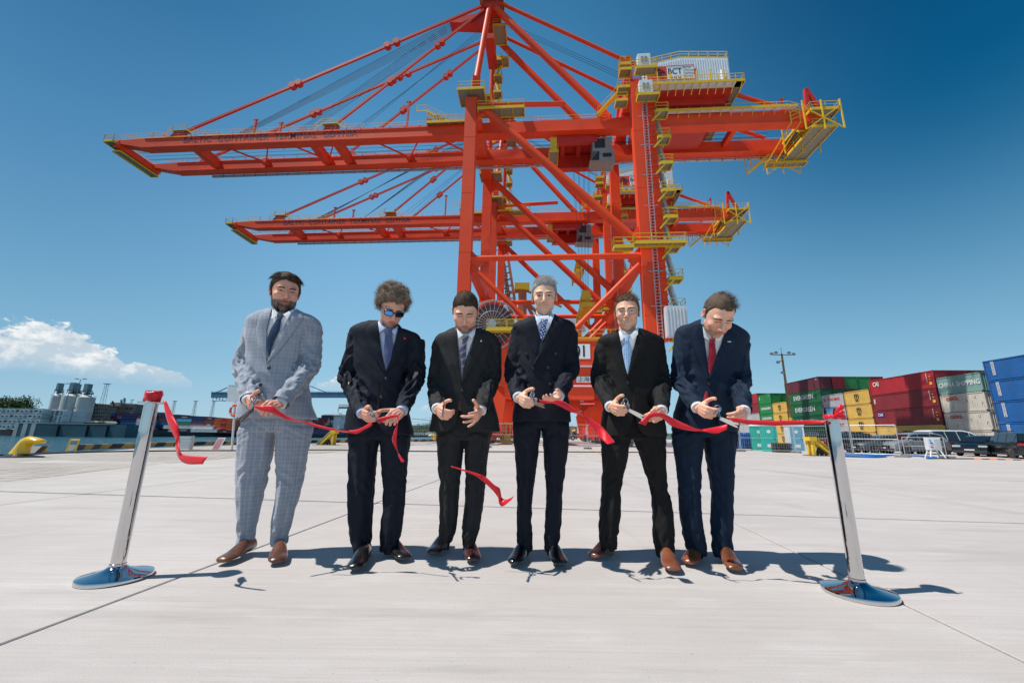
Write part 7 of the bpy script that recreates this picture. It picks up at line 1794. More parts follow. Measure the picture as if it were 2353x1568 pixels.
# ---- cars
GLASS = pmat('car_glass', (.012, .014, .017), .04, 0, 0, spec=.9); TYRE = pmat('tyre_rubber', (.018, .018, .018), .85, 0, 0); ALLOY = pmat('alloy_rim', (.55, .56, .58), .28, 1.0, 0); TAIL = pmat('tail_lamp', (.38, .008, .012), .15, 0, 0, coat=.6); HEADL = pmat('head_lamp', (.6, .62, .65), .08, .4, 0); PLATE = pmat('number_plate', (.70, .71, .70), .4, 0, 0); CLAD = pmat('car_cladding', (.03, .03, .032), .7, 0, 0)
def paint(name, c, metal=.4): return pmat(name, c, .28, metal, 0, coat=.9)
def car(loc, rz, label, body, kind, roofm=None):
    t = thing('parked_car', label, 'car', loc, rz, 'cars parked in front of the containers')
    P = dict(
        suv=dict(L=4.6, W=1.86, H=1.66, lo=[(0, .42), (.02, .80), (.22, 1.00), (.9, 1.05), (3.3, 1.03), (4.25, .92), (4.55, .74), (4.6, .42)], gh=[(.12, 1.0), (.42, 1.52), (.9, 1.64), (2.2, 1.66), (2.9, 1.56), (3.55, 1.02)], wx=(.86, 3.64), wr=.355),
        sedan=dict(L=4.75, W=1.84, H=1.46, lo=[(0, .40), (.02, .80), (.15, .98), (.9, 1.00), (3.5, .94), (4.35, .82), (4.68, .66), (4.75, .40)], gh=[(.35, .97), (1.15, 1.36), (1.9, 1.46), (2.6, 1.43), (3.0, 1.34), (3.75, .93)], wx=(.95, 3.80), wr=.33),
        van=dict(L=5.0, W=1.95, H=1.92, lo=[(0, .40), (.02, 1.05), (.10, 1.15), (3.9, 1.12), (4.62, .98), (4.95, .72), (5.0, .40)], gh=[(.06, 1.12), (.16, 1.80), (.4, 1.90), (2.9, 1.92), (3.5, 1.80), (4.45, 1.05)], wx=(.95, 4.05), wr=.36))[kind]
    L_, W = P['L'], P['W']; x0 = -L_ / 2; z0 = .22
    lo = [(x0 + a, b) for a, b in P['lo']]; bot = [(x0 + L_ - .1, z0), (x0 + .1, z0)]; poly = lo + bot
    # lower body: cross sections inset at the flanks
    m = MB(); rings = []
    cx = sum(a for a, b in poly) / len(poly); cz = .62
    for y, s_, dz in ((-W / 2, .965, -.03), (-W / 2 + .07, .995, 0), (-W / 2 + .3, 1, .02), (0, 1, .035), (W / 2 - .3, 1, .02), (W / 2 - .07, .995, 0), (W / 2, .965, -.03)):
        rings.append([(cx + (a - cx) * s_ * (1 + (.012 if y == 0 else 0)), y, (cz + (b - cz) * (s_ if b > cz else 1)) + (dz if b > .8 else 0)) for a, b in poly])
    m.loft(rings); m.build('body', body, t, smooth=True)
    gh = [(x0 + a, b) for a, b in P['gh']]; m = MB(); rings = []
    zb = min(b for a, b in gh)
    for s_ in (-1, 1): rings.append([(a, s_ * (W / 2 - .06 - .30 * (b - zb) / (P['H'] - zb) * .8), b) for a, b in gh])
    top = []; m.loft([rings[0], [(a, y * .9, b + .012) for a, y, b in rings[0]], [(a, y * .4, b + .03) for a, y, b in rings[0]], [(a, -y * .4, b + .03) for a, y, b in rings[0]], [(a, -y * .9, b + .012) for a, y, b in rings[0]], rings[1]]); m.build('cabin', roofm or body, t, smooth=True)
    # glass: side panes between pillars, windscreen and rear screen, slightly proud
    ga, gz = [a for a, b in gh], [b for a, b in gh]
    def ghz(x): return float(np.interp(x, ga, gz))
    xs = np.linspace(gh[0][0] + .28, gh[-1][0] - .18, 4 if kind != 'van' else 5)
    for i in range(len(xs) - 1):
        a, c = xs[i] + .03, xs[i + 1] - .03
        for s_ in (-1, 1):
            zt1, zt2 = ghz(a) - .09, ghz(c) - .09; zl = zb + .04
            if zt1 - zl < .05 and zt2 - zl < .05: continue
            yy = lambda z: s_ * (W / 2 - .06 - .24 * (z - zb) / (P['H'] - zb) + .012)
            m = MB(); q = [(a, yy(zl), zl), (c, yy(zl), zl), (c, yy(max(zl + .03, zt2)), max(zl + .03, zt2)), ((a + c) / 2, yy(ghz((a + c) / 2) - .09), ghz((a + c) / 2) - .09), (a, yy(max(zl + .03, zt1)), max(zl + .03, zt1))]; m.add(q + [(x, y * .985, z) for x, y, z in q], [(0, 1, 2, 3, 4), (9, 8, 7, 6, 5)]); m.build('window', GLASS, t)
    for (a, b), (c, d) in ((gh[-2], gh[-1]), (gh[0], gh[1])):
        m = MB(); k1, k2 = .12, .90; A = (a + (c - a) * k1, b + (d - b) * k1); B = (a + (c - a) * k2, b + (d - b) * k2); nx = .02 if a > 0 else -.02
        w1 = W / 2 - .13 - .24 * (A[1] - zb) / (P['H'] - zb); w2 = W / 2 - .13 - .24 * (B[1] - zb) / (P['H'] - zb)
        m.add([(A[0] + nx, -w1, A[1] + .03), (B[0] + nx, -w2, B[1] + .03), (B[0] + nx, w2, B[1] + .03), (A[0] + nx, w1, A[1] + .03)], [(0, 1, 2, 3)]); m.build('windscreen' if a > 0 else 'rear_window', GLASS, t)
    r = P['wr']
    for wx in P['wx']:
        for s_ in (-1, 1):
            m = MB(); m.tube((x0 + wx, s_ * (W / 2 - .02), r), (x0 + wx, s_ * (W / 2 + .004), r), r * 1.14, 24); m.build('wheel_arch', CLAD, t)
            m = MB(); m.lathe([(r * .6, -.1), (r * .97, -.1), (r, -.06), (r, .06), (r * .97, .1), (r * .68, .1), (r * .66, .07)], n=24); o = m.build('wheel', TYRE, t, smooth=True); o.location = (x0 + wx, s_ * (W / 2 - .09), r); o.rotation_euler = (R(90) * (1 if s_ < 0 else -1), 0, 0)
            m = MB(); m.torus((0, 0, .085), r * .66, .016, 20, 5); m.tube((0, 0, .05), (0, 0, .09), r * .14, 10)
            for k in range(10): an = 2 * math.pi * k / 10; m.beam((0, 0, .07), (r * .64 * math.cos(an), r * .64 * math.sin(an), .085), .045, .02)
            m.tube((0, 0, .02), (0, 0, .03), r * .64, 18); m.build('rim', ALLOY, o)
    xe = x0 + L_; zl = .78 if kind != 'van' else .92
    for s_ in (-1, 1):
        m = MB(); m.box((x0 + .015, s_ * (W / 2 - .25), zl + .1), (.09, .42, .16 if kind != 'van' else .4)); m.build('tail_lamp', TAIL, t)
        m = MB(); m.box((xe - .20, s_ * (W / 2 - .25), .70 if kind != 'van' else .84), (.30, .44, .13)); m.build('headlight', HEADL, t)
        m = MB(); m.box((gh[-1][0] - .35, s_ * (W / 2 + .06), zb + .08), (.14, .20, .13)); m.build('door_mirror', body, t)
    m = MB(); m.box((xe - .02, 0, .52), (.10, 1.1, .24)); m.build('grille', BLACKP, t); m = MB(); m.box((xe + .03, 0, .44), (.02, .52, .11)); m.build('number_plate', PLATE, t); m = MB(); m.box((x0 - .015, 0, .78), (.02, .52, .11)); m.build('number_plate', PLATE, t)
    m = MB(); m.box((x0 + L_ / 2, 0, .27), (L_ - .25, W + .01, .13)); m.box((x0 + .05, 0, .40), (.2, W - .1, .2)); m.box((xe - .06, 0, .34), (.2, W - .1, .16)); m.build('sill', CLAD, t)
    for s_ in (-1, 1):
        for k in range(2):
            m = MB(); m.box((x0 + P['wx'][0] + .75 + k * .95, s_ * (W / 2 - .008), zb - .16), (.18, .035, .03)); m.build('door_handle', body, t)
    if kind == 'suv':
        for s_ in (-1, 1): m = MB(); m.beam((x0 + .8, s_ * .62, 1.72), (x0 + 2.7, s_ * .62, 1.70), .04, .05); m.build('roof_rail', CLAD, t)
    return t
Cg = [((1972, 1030), 0, 'black SUV with dark windows parked left of the grey saloon', paint('car_black_blue', (.015, .018, .024)), 'suv', None, 36),
      ((2027, 1031), 180, 'dark grey saloon parked between the black SUV and the silver SUV', paint('car_grey', (.13, .14, .155)), 'sedan', None, 35),
      ((2096, 1033), 180, 'silver SUV with a dark window line parked left of the van', paint('car_silver', (.38, .38, .38)), 'suv', None, 34),
      ((2190, 1037), 0, 'long van, white above and near-black below', paint('car_ink', (.008, .012, .020)), 'van', paint('car_white', (.78, .78, .78), 0), 35),
      ((2262, 1041), 205, 'black saloon with a chrome grille turned towards the camera', paint('car_black', (.008, .009, .011)), 'sedan', None, 31),
      ((2342, 1045), 62, 'black SUV at the right edge of the picture showing its red tail lamps', paint('car_black', (.008, .009, .011)), 'suv', None, 28)]
for (q, rz, lb, bd, kd, rf, Y) in Cg:
    p = at(q[0], q[1], Y); p.z = zg(Y); car(p, R(rz), lb, bd, kd, rf)

# ---- small things on the ground at the right
def hose(pts, r, mat_, label, name='hose', cat='hose', step=5):
    w = [gpt(*p) for p in pts]; w = [Vector(q) for q in catmull([tuple(x) for x in w], step)]
    for q in w: q.z = zg(q.y) + r
    m = MB(); m.loft([[a + Vector((0, 0, 1)) * (r * math.sin(t)) + side * (r * math.cos(t)) for t in [2 * math.pi * i / 8 for i in range(8)]] for a, side in [(w[i], ((w[min(i + 1, len(w) - 1)] - w[max(0, i - 1)]).normalized().cross(Vector((0, 0, 1)))).normalized()) for i in range(len(w))]])
    me = m.mesh(mat_, name); smooth_mesh(me); o = link_mesh(name, me); return props(o, label, cat)
BH = pmat('blue_hose', (.01, .16, .50), .5, 0, .1, 3)
hose([(1908, 1041), (1940, 1043), (1995, 1046), (2030, 1047), (2060, 1045)], .07, BH, 'blue flat hose lying nearest the right post')
hose([(1930, 1049), (1968, 1050), (2010, 1051), (2034, 1049), (2020, 1047)], .07, BH, 'blue hose bent back on itself at the fence foot')
hose([(2060, 1047), (2105, 1048), (2150, 1053), (2130, 1054)], .06, BH, 'blue hose coiled under the power cabinet')
hose([(2135, 1053), (2180, 1054), (2236, 1054)], .03, BLACKP, 'thin black cable running to the striped cable cover', 'cable', 'cable')
def ramp_cover():
    a = gpt(2236, 1054); b_ = gpt(2400, 1058); d = b_ - a; t = thing('cable_cover', 'orange and black striped cable cover lying at the right edge', 'cable cover', a, math.atan2(d.y, d.x)); oc = pmat('orange_rubber', (.75, .17, .04), .6, 0, 0)
    n = 9; s_ = d.length / n
    for k in range(n): m = MB(); m.prism([(-.10, 0), (.10, 0), (.05, .05), (-.05, .05)], k * s_, k * s_ + s_ * .99, 'x'); m.build('segment', oc if k % 2 == 0 else SB, t)
ramp_cover()
def power_cabinet():
    p = gpt(2149, 1052); t = thing('power_cabinet', 'white power distribution cabinet on splayed legs with red sockets', 'cabinet', p, R(-18)); m = MB(); m.lohi((-.30, -.2, .48), (.30, .2, 1.22)); m.build('box', WPL, t)
    m = MB(); m.lohi((-.02, -.215, .55), (.26, -.2, 1.12)); m.build('panel_door', pmat('panel_grey', (.55, .55, .55)), t)
    for x, z, mt in ((-.2, 1.05, BH), (-.2, .9, BH), (-.12, .9, BH), (-.2, .68, TAIL), (-.12, .66, TAIL)): m = MB(); m.tube((x, -.24, z), (x, -.2, z), .035, 10); m.build('socket', mt, t)
    for sx in (-1, 1):
        for sy in (-1, 1): m = MB(); m.beam((sx * .22, sy * .15, .5), (sx * .36, sy * .28, .02), .06, .06); m.build('leg', WPL, t)
power_cabinet()
hose([(-10, 1048), (91, 1043.6), (200, 1039.6), (313, 1037.5), (450, 1036), (560, 1036), (760, 1034), (950, 1037), (1130, 1038), (1340, 1038.5), (1560, 1040)], .032, BLACKP, 'long thin black cable lying across the quay behind the men', 'cable', 'cable')
# painted lines
def strip(pts, w, mat_, name='painted_line'):
    m = MB(); q = [gpt(*p) for p in pts]; L1 = []
    for i, p in enumerate(q):
        d = (q[min(i + 1, len(q) - 1)] - q[max(i - 1, 0)]).normalized(); n = Vector((-d.y, d.x, 0)) * (w / 2); z = Vector((0, 0, .006)); L1 += [p + n + z, p - n + z]
    m.add(L1, [(2 * i, 2 * i + 1, 2 * i + 3, 2 * i + 2) for i in range(len(q) - 1)]); return struct(name, m, mat_)
LY = pmat('line_yellow', (.72, .55, .12), .7, 0, .25, 6); strip([(1305, 1016), (1340, 1027), (1375, 1040), (1400, 1050)], .14, LY); strip([(560, 1040), (760, 1037), (960, 1036)], .14, LY); strip([(1700, 1041), (1830, 1048), (1900, 1051)], .12, LY)
# ================================================================== quay edge, water side, far bank
def mixz(p, z): return Vector((p.x, p.y, z))
# striped kerb along the cope
def kerb(pts, label, h=.26):
    q = [gpt(*p) for p in pts]; t = thing('quay_kerb', label, 'kerb', q[0]); segs = []
    L = [0]
    for a, b in zip(q[:-1], q[1:]): L.append(L[-1] + (b - a).length)
    tot = L[-1]; n = max(2, int(tot / .95))
    def P(s):
        k = 0
        while k < len(L) - 2 and L[k + 1] < s: k += 1
        f = (s - L[k]) / (L[k + 1] - L[k]); d = (q[k + 1] - q[k]).normalized(); return q[k] + (q[k + 1] - q[k]) * f, Vector((-d.y, d.x, 0)) if d.x > 0 else Vector((-d.y, d.x, 0))
    for k in range(n):
        s0, s1 = tot * k / n, tot * (k + 1) / n; m = MB(); sl = .30
        a0, n0 = P(s0); a1, n1 = P(s1); a0t, _ = P(min(tot, s0 + sl)); a1t, _ = P(min(tot, s1 + sl)); up = Vector((0, 0, h)); w = .28
        vs = [a0, a1, a1t + up, a0t + up]; bk = [v + n0 * w for v in vs]; vs = [v - q[0] for v in vs + bk]
        m.add(vs, [(0, 1, 2, 3), (7, 6, 5, 4), (3, 2, 6, 7), (0, 4, 5, 1), (0, 3, 7, 4), (1, 5, 6, 2)]); m.build('kerb_segment', YK if k % 2 else SB, t)
YK = pmat('worn_yellow_paint', (.62, .40, .06), .6, 0, .25, 3, col2=(.30, .22, .08))
kerb([(168, 1034.5), (240, 1030.5), (317, 1027.5), (420, 1023.2), (530, 1020.6), (620, 1018.6), (707, 1017.2)], 'long black and yellow striped kerb along the quay edge')
kerb([(711, 1017.2), (800, 1015.5), (905, 1014.3), (962, 1013.6), (1060, 1012.6)], 'farther striped kerb along the quay edge behind the buffer stop', .3)
kerb([(78, 1041), (108, 1040)], 'short piece of striped kerb right of the near yellow bollard')
def bollard(p, s_, label, rz=0):
    t = thing('mooring_bollard', label, 'bollard', p, rz); by = pmat('bollard_yellow', (.85, .50, .015), .22, 0, .05, 3, coat=.5); rings = []
    for u, z, rx, ry, tilt in ((0, .09, .30, .26, 0), (.0, .12, .28, .24, 0), (.05, .28, .235, .21, .12), (.10, .42, .21, .19, .3), (.17, .52, .20, .19, .65), (.28, .575, .17, .19, 1.1), (.42, .575, .125, .185, 1.4), (.58, .555, .095, .17, 1.55), (.70, .545, .075, .13, 1.6), (.745, .545, .02, .05, 1.6)):
        c = Vector((u, 0, z)) * s_; ax = Vector((math.cos(tilt), 0, -math.sin(tilt))); rings.append([c + ax * (rx * s_ * math.cos(a)) * (1 if u < .2 else 1) + Vector((0, ry * s_ * math.sin(a), 0)) for a in [2 * math.pi * i / 20 for i in range(20)]])
    m = MB(); m.loft(rings); me = m.mesh(by, 'horn'); smooth_mesh(me); link_mesh('horn', me, t)
    m = MB(); m.lathe([(.001, 0), (.62 * s_, 0), (.62 * s_, .03 * s_), (.36 * s_, .07 * s_), (.30 * s_, .125 * s_), (.1, .125 * s_)], n=28); me = m.mesh(pmat('bollard_base', (.02, .022, .028), .35, .2, 0), 'base'); smooth_by_angle(me, .8); link_mesh('base', me, t)
pb = gpt(42, 1050); bollard(pb, .84, 'near yellow mooring bollard with a horn pointing right, on a black base')
bollard(gpt(999, 1012), 1.6, 'small distant yellow bollard by the water behind the charcoal suit', R(180))
def ladder_hoop():
    a = gpt(151, 1038.5); b_ = gpt(172, 1037); t = thing('ladder_hoop', 'yellow handrail hoop at a quay ladder beside the striped kerb', 'handrail', a); m = MB(); d = b_ - a; h = .50; m.path([Vector((0, 0, 0)), Vector((.06, 0, h)), d + Vector((.06, 0, h)), d], .038, 4); m.build('hoop', YEL, t)
ladder_hoop()
def signs():
    p = gpt(422, 1032); t = thing('barrier_panel', 'white hoarding panel on the quay left of the striped warning board', 'panel', p, R(20)); m = MB(); m.lohi((-.33, -.03, .03), (.25, .03, .72)); m.build('panel', WPL, t); m = MB(); m.lohi((.25, -.05, 0), (.30, .35, .74)); m.build('side_frame', GALV, t)
    for k in range(3): m = MB(); m.lohi((-.33, -.045, .22 + k * .16), (.25, -.03, .235 + k * .16)); m.build('rib', GALV, t)
    p = gpt(494, 1033); t = thing('warning_board', 'leaning white board with red diagonal stripes', 'sign', p, R(-8)); m = MB(); sh = .22; m.add([(-.25, 0, 0), (.22, 0, 0), (.22 + sh, .1, .66), (-.25 + sh, .1, .66), (-.25, .03, 0), (.22, .03, 0), (.22 + sh, .13, .66), (-.25 + sh, .13, .66)], [(0, 1, 2, 3), (7, 6, 5, 4), (0, 4, 5, 1), (1, 5, 6, 2), (2, 6, 7, 3), (3, 7, 4, 0)]); m.build('board', WPL, t)
    for k in range(6):
        m = MB(); x = -.2 + k * .068; m.add([(x, -.006, .03), (x + .03, -.006, .03), (x + .03 + .20, .088, .62), (x + .20, .088, .62)], [(0, 1, 2, 3)]); m.build('red_stripe', INKR, t)
    # lifebuoy post with a white board
    a = gpt(532, 1036); Y = a.y; t = thing('lifebuoy_post', 'white leaning post carrying a lifebuoy and a white board beside the bearded man', 'post', a); m = MB()
    top = at(541, 918, Y); m.tube((0, 0, 0), top - a, .055, 10); m.build('post', WPL, t); a2 = at(546, 1036, Y) - a; t2_ = at(562, 920, Y) - a; m = MB(); m.beam((a2.x, .05, 0), (t2_.x, .05, t2_.z), .06, .06); m.build('wooden_post', pmat('brown_wood', (.28, .13, .05), .8, 0, .1, 4), t)
    m = MB(); q = [at(*p, Y - .06) - a for p in ((525, 888), (560, 888), (560, 924), (521, 922))]; m.add(q + [v + Vector((0, .03, 0)) for v in q], [(0, 1, 2, 3), (7, 6, 5, 4), (0, 4, 5, 1), (1, 5, 6, 2), (2, 6, 7, 3), (3, 7, 4, 0)]); m.build('white_board', WPL, t)
    c = at(539, 942, Y - .12); lb = thing('lifebuoy', 'orange lifebuoy with white bands hanging on the white post', 'lifebuoy', c); rr = .27
    m = MB(); m.torus((0, 0, 0), rr, .062, 32, 10, 'y', sx=.8); m.build('ring', pmat('lifebuoy_orange', (.80, .07, .02), .5, 0, 0), lb, smooth=True)
    for k in range(4): m = MB(); m.torus((0, 0, 0), rr, .066, 4, 10, 'y', arc=.35, a0=.6 + k * math.pi / 2, sx=.8); m.build('white_band', WPL, lb, smooth=True)
    m = MB(); m.torus((0, -.02, 0), rr + .09, .010, 28, 5, 'y', sx=.8); m.build('grab_line', WPL, lb)
signs()

# ---- far bank land
LAND = pmat('far_bank_ground', (.20, .19, .17), .9, 0, .2, .05); LZ = .6
def land():
    m = MB()
    P1 = [(-900, 222), (at(285, 990, 222).x, 222), (at(300, 990, 222).x, 300), (at(700, 990, 300).x, 300), (at(760, 990, 300).x, 640), (200, 660), (500, 900), (3000, 900), (3000, 6000), (-3000, 6000), (-3000, 222)]
    n = len(P1); m.add([(x, y, LZ) for x, y in P1] + [(x, y, -6) for x, y in P1], [tuple(range(n))] + [(i, (i + 1) % n, n + (i + 1) % n, n + i) for i in range(n)]); struct('far_quay', m, pmat('far_bank_wall', (.055, .06, .06), .9, 0, .2, .2))
land()
def hills():
    rng = random.Random(5); W_ = 60; rings = []; nx, ny = 160, 8; vs = []; 
    for i in range(nx + 1):
        ax = -2900 + 6400 * i / nx
        for j in range(ny + 1):
            t = j / ny; h = math.sin(math.pi * min(1, t * 1.2 + .02) * .5) * (62 + 34 * nz(ax * .0011 + 3.1, .2, 0) + 12 * nz(ax * .006, 1, 0) + 5 * nz(ax * .03, 2, 0) + 3 * nz(ax * .11, 2, 5)); fall = sstep(ax, 1800, 300); h *= (.35 + .65 * fall) * (.55 + .45 * sstep(ax, -2600, -1300)); vs.append((ax, 2300 + t * 900, LZ + h + 4 * nz(ax * .05, t * 9, 3)))
    m = MB(); k = ny + 1; m.add(vs, [(i * k + j, (i + 1) * k + j, (i + 1) * k + j + 1, i * k + j + 1) for i in range(nx) for j in range(ny)]); struct('hills', m, pmat('wooded_hills', (.040, .085, .050), .95, 0, .3, .01, .0, col2=(.022, .05, .035)))
hills()

def tree(px, py, Y, w, h, label, seed, col=(.045, .085, .020), n=2600):
    rng = random.Random(seed); base = at(px, py, Y); base.z = LZ; t = thing('broadleaf_tree', label, 'tree', base)
    m = MB(); 
    def br(p, d, L_, r, dep):
        q = p + d * L_; m.tube(p, q, r, 6, r * .6)
        if dep:
            for _ in range(3): br(q, (d + Vector((rng.gauss(0, .5), rng.gauss(0, .5), rng.uniform(0, .5)))).normalized(), L_ * .7, r * .55, dep - 1)
    br(Vector((0, 0, 0)), Vector((0, 0, 1)), h * .28, w * .035, 2); m.build('trunk', pmat('bark', (.07, .05, .035), .9, 0, .2, 2), t)
    V_, F_, Cc = [], [], []; clumps = []
    for _ in range(16): 
        a = rng.uniform(0, 6.28); r = math.sqrt(rng.random()); zz = rng.uniform(.28, .88); rr = (1 - ((zz - .5) / .55) ** 2) ** .5; clumps.append((Vector((math.cos(a) * r * w * .40 * rr, math.sin(a) * r * w * .36 * rr, h * zz)), rng.uniform(.14, .24) * w, rng.uniform(.7, 1.3)))
    for k in range(n):
        c, r, sh = rng.choice(clumps); v = Vector((rng.gauss(0, 1), rng.gauss(0, 1), rng.gauss(0, 1))).normalized() * (r * rng.uniform(.55, 1.08)); p = c + v * 1.0; p.z = max(h * .1, p.z)
        s_ = w * rng.uniform(.014, .028); a = Vector((rng.gauss(0, 1), rng.gauss(0, 1), rng.gauss(0, 1))).normalized(); b_ = a.cross(Vector((rng.gauss(0, 1), rng.gauss(0, 1), 1))).normalized(); b0 = len(V_)
        V_ += [p - a * s_, p + b_ * s_ * .7, p + a * s_, p - b_ * s_ * .7]; F_.append((b0, b0 + 1, b0 + 2, b0 + 3)); cc = tuple(x * sh * rng.uniform(.6, 1.5) for x in col); Cc += [cc] * 4
    me = bpy.data.meshes.new('crown'); me.from_pydata([tuple(v) for v in V_], [], F_); me.materials.append(attr_mat('foliage', rough=.7, spec=.2)); set_pigment(me, np.array(Cc, np.float32)); link_mesh('crown', me, t)
    return t
tree(22, 977, 250, 24, 19, 'big dark green tree at the left edge behind the white containers', 1, n=5200); tree(52, 977, 246, 13, 12, 'lower tree behind the white containers', 2, (.075, .12, .022)); tree(-12, 977, 252, 20, 18, 'dark tree cut off by the left edge of the picture', 3, n=3500)
tree(167, 980, 232, 9, 6.5, 'small green tree in front of the silos', 4, (.06, .11, .03)); tree(181, 978, 262, 9, 17, 'tall dark tree between the silos and the concrete building', 5); tree(232, 980, 238, 6, 5.5, 'round bush by the blue containers', 6); tree(283, 975, 300, 14, 12, 'pale green tree above the blue containers', 7, (.11, .14, .03))
rt = random.Random(9)
for k in range(9): tree(952 + k * 4.6, 997, 560 + rt.uniform(-10, 20), 15 + rt.uniform(-3, 3), 15 + rt.uniform(-2, 3), ['full', 'narrow', 'ragged', 'broad', 'low', 'leaning', 'dense', 'pale', 'small'][k] + ' green tree across the harbour, %s from left beside the charcoal suit' % ONM[k], 20 + k, (.05 + .01 * (k % 3), .11, .03), 700)

# ---- silos, masts, concrete works
CONCB = pmat('weathered_concrete', (.30, .265, .22), .9, 0, .25, .12); SILO = pmat('silo_white', (.66, .65, .62), .7, 0, .18, .12); BGS = pmat('blue_grey_steel', (.16, .27, .31), .6, 0, .1, .5)
def silo(px0, px1, pytop, pybot, Y, label):
    a = at(px0, pybot, Y); b_ = at(px1, pybot, Y); tz = at((px0 + px1) / 2, pytop, Y).z; r = (b_.x - a.x) / 2; c = (a + b_) / 2; t = thing('silo', label, 'silo', (c.x, Y + r, LZ), 0, 'white cement silos')
    h = tz - LZ; m = MB(); m.lathe([(r * .96, 0), (r * .96, h * .2), (r, h * .2), (r, h), (r * .9, h + .1), (r * .25, h + r * .35), (.01, h + r * .4)], n=32); me = m.mesh(SILO, 'shell'); smooth_by_angle(me, .6); link_mesh('shell', me, t)
    m = MB(); m.torus((0, 0, h + 1.1), r, .06, 28, 4)
    for k in range(20): an = 2 * math.pi * k / 20; m.beam((r * math.cos(an), r * math.sin(an), h), (r * math.cos(an), r * math.sin(an), h + 1.1), .07, .07, up=(0, 1, 0))
    m.build('roof_rail', GALV, t); m = MB(); m.lohi((-.4 * r, -1.6, h + 4.2), (.15 * r, 1.6, h + 8.6)); m.loft([[(x * r * .5 - .12 * r, y * 2, h + 4.2 - (1 - k) * 2.2) for x, y in ((-k, -k), (k, -k), (k, k), (-k, k))] for k in (.15, 1)]) ; m.build('filter_house', BGS, t)
    m = MB()
    for x in (-.5 * r, .3 * r):
        for y in (-1.5, 1.5): m.beam((x, y, h), (x, y, h + 4.4), .2, .2, up=(0, 1, 0))
    m.beam((-.5 * r, 0, h + 2), (r * .9, 0, h + 2.6), .5, .9); m.lohi((-.6 * r, -1.9, h + 4.0), (.35 * r, 1.9, h + 4.2)); m.build('steel_frame', DARK, t)
silo(99, 121, 908, 954, 276, 'rear left white silo, half hidden'); silo(115, 149, 908, 972, 258, 'middle white silo, widest in view'); silo(150, 183, 911, 974, 258, 'right white silo crossed by the lamp mast'); silo(133, 158, 909, 970, 280, 'rear silo between the two big ones')
def box_px(px0, px1, py0, py1, Y, depth, m, z0=None):
    a = at(px0, py1, Y); b_ = at(px1, py0, Y); m.lohi((a.x, Y, LZ if z0 is None else a.z), (b_.x, Y + depth, at((px0 + px1) / 2, py0, Y).z))
def works():
    t = thing('concrete_works', 'old brown-grey concrete plant building with dark windows across the water', 'building', (at(250, 975, 285).x, 285, LZ)); off = -t.location
    def B(name, mat_, *a, z0=None):
        m = MB(); box_px(*a, m, z0=z0); m.v = [tuple(Vector(v) + off) for v in m.v]; return m.build(name, mat_, t)
    B('wall', CONCB, 190, 208, 926, 970, 285, 14); B('wall', CONCB, 208, 248, 932, 970, 288, 14); w_ = B('wall', CONCB, 244, 278, 924, 962, 296, 14); B('wall', CONCB, 277, 308, 929, 962, 300, 16); B('wall', CONCB, 236, 345, 944, 976, 310, 20)
    B('roof', pmat('roof_pale', (.42, .41, .38), .8, 0, .1, .3), 276, 309, 927, 928.6, 299.4, 18, z0=1); B('roof', MATS['roof_pale'], 189.5, 208.6, 925, 926.4, 284.4, 16, z0=1); B('roof', pmat('roof_dark', (.12, .11, .10), .8, 0, .1, .3), 207, 249, 930.8, 932.2, 287.4, 16, z0=1)
    rng = random.Random(3)
    for (x0, x1, y0, y1, Y, nx_, ny_) in ((191, 207, 930, 968, 284.9, 3, 6), (210, 246, 936, 968, 287.9, 7, 4), (247, 275, 929, 943, 295.9, 4, 1), (279, 306, 933, 943, 299.9, 5, 1)):
        for i in range(nx_):
            for j in range(ny_):
                if rng.random() < .12: continue
                xa = x0 + (x1 - x0) * (i + .18) / nx_; xb = x0 + (x1 - x0) * (i + .78) / nx_; ya = y0 + (y1 - y0) * (j + .2) / ny_; yb = y0 + (y1 - y0) * (j + .75) / ny_
                a = at(xa, yb, Y) + off; c = at(xb, ya, Y) + off; m = MB(); m.lohi((a.x, a.y - .12, a.z), (c.x, a.y + .05, c.z)); m.build('window', GLASS2, t)
    m = MB()
    for px, y0, y1, Y in ((286, 924, 914, 305), (279, 924, 918, 305)): a = at(px, y0, Y) + off; c = at(px, y1, Y) + off; m = MB(); m.tube(a, c, .7, 8); m.build('chimney', BGS, t)
    for (x0, y0, x1, y1) in ((206, 931, 213, 922), (213, 922, 222, 930), (262, 931, 258, 921)): m = MB(); m.beam(at(x0, y0, 287) + off, at(x1, y1, 287) + off, .6, .9); m.build('conveyor', DARK, t)
GLASS2 = pmat('dark_window', (.035, .038, .042), .25, 0, .2, .3)
works()
def shed(px0, px1, py0, py1, Y, col, label):
    a = at(px0, py1, Y); b_ = at(px1, py0, Y); t = thing('harbour_shed', label, 'building', (a.x, Y, LZ)); w = b_.x - a.x; h = b_.z - LZ; m = MB(); m.lohi((0, 0, 0), (w, 12, h * .82)); m.build('wall', col, t); m = MB(); m.prism([(-.4, h * .82), (w + .4, h * .82), (w * .9, h), (w * .1, h)], -.5, 12.5, 'y'); m.build('roof', pmat('roof_pale', (.42, .41, .38)), t)
    for k in range(4): m = MB(); m.lohi((w * (.1 + .22 * k), -.1, h * .2), (w * (.2 + .22 * k), .02, h * .6)); m.build('window', GLASS2, t)
shed(183, 222, 966, 979, 236, BGS, 'low blue-grey shed in front of the concrete building'); shed(141, 160, 973, 979, 230, CONCB, 'tiny pale shed under the silos'); shed(70, 100, 944, 968, 262, CONCB, 'pale plant block left of the silos')
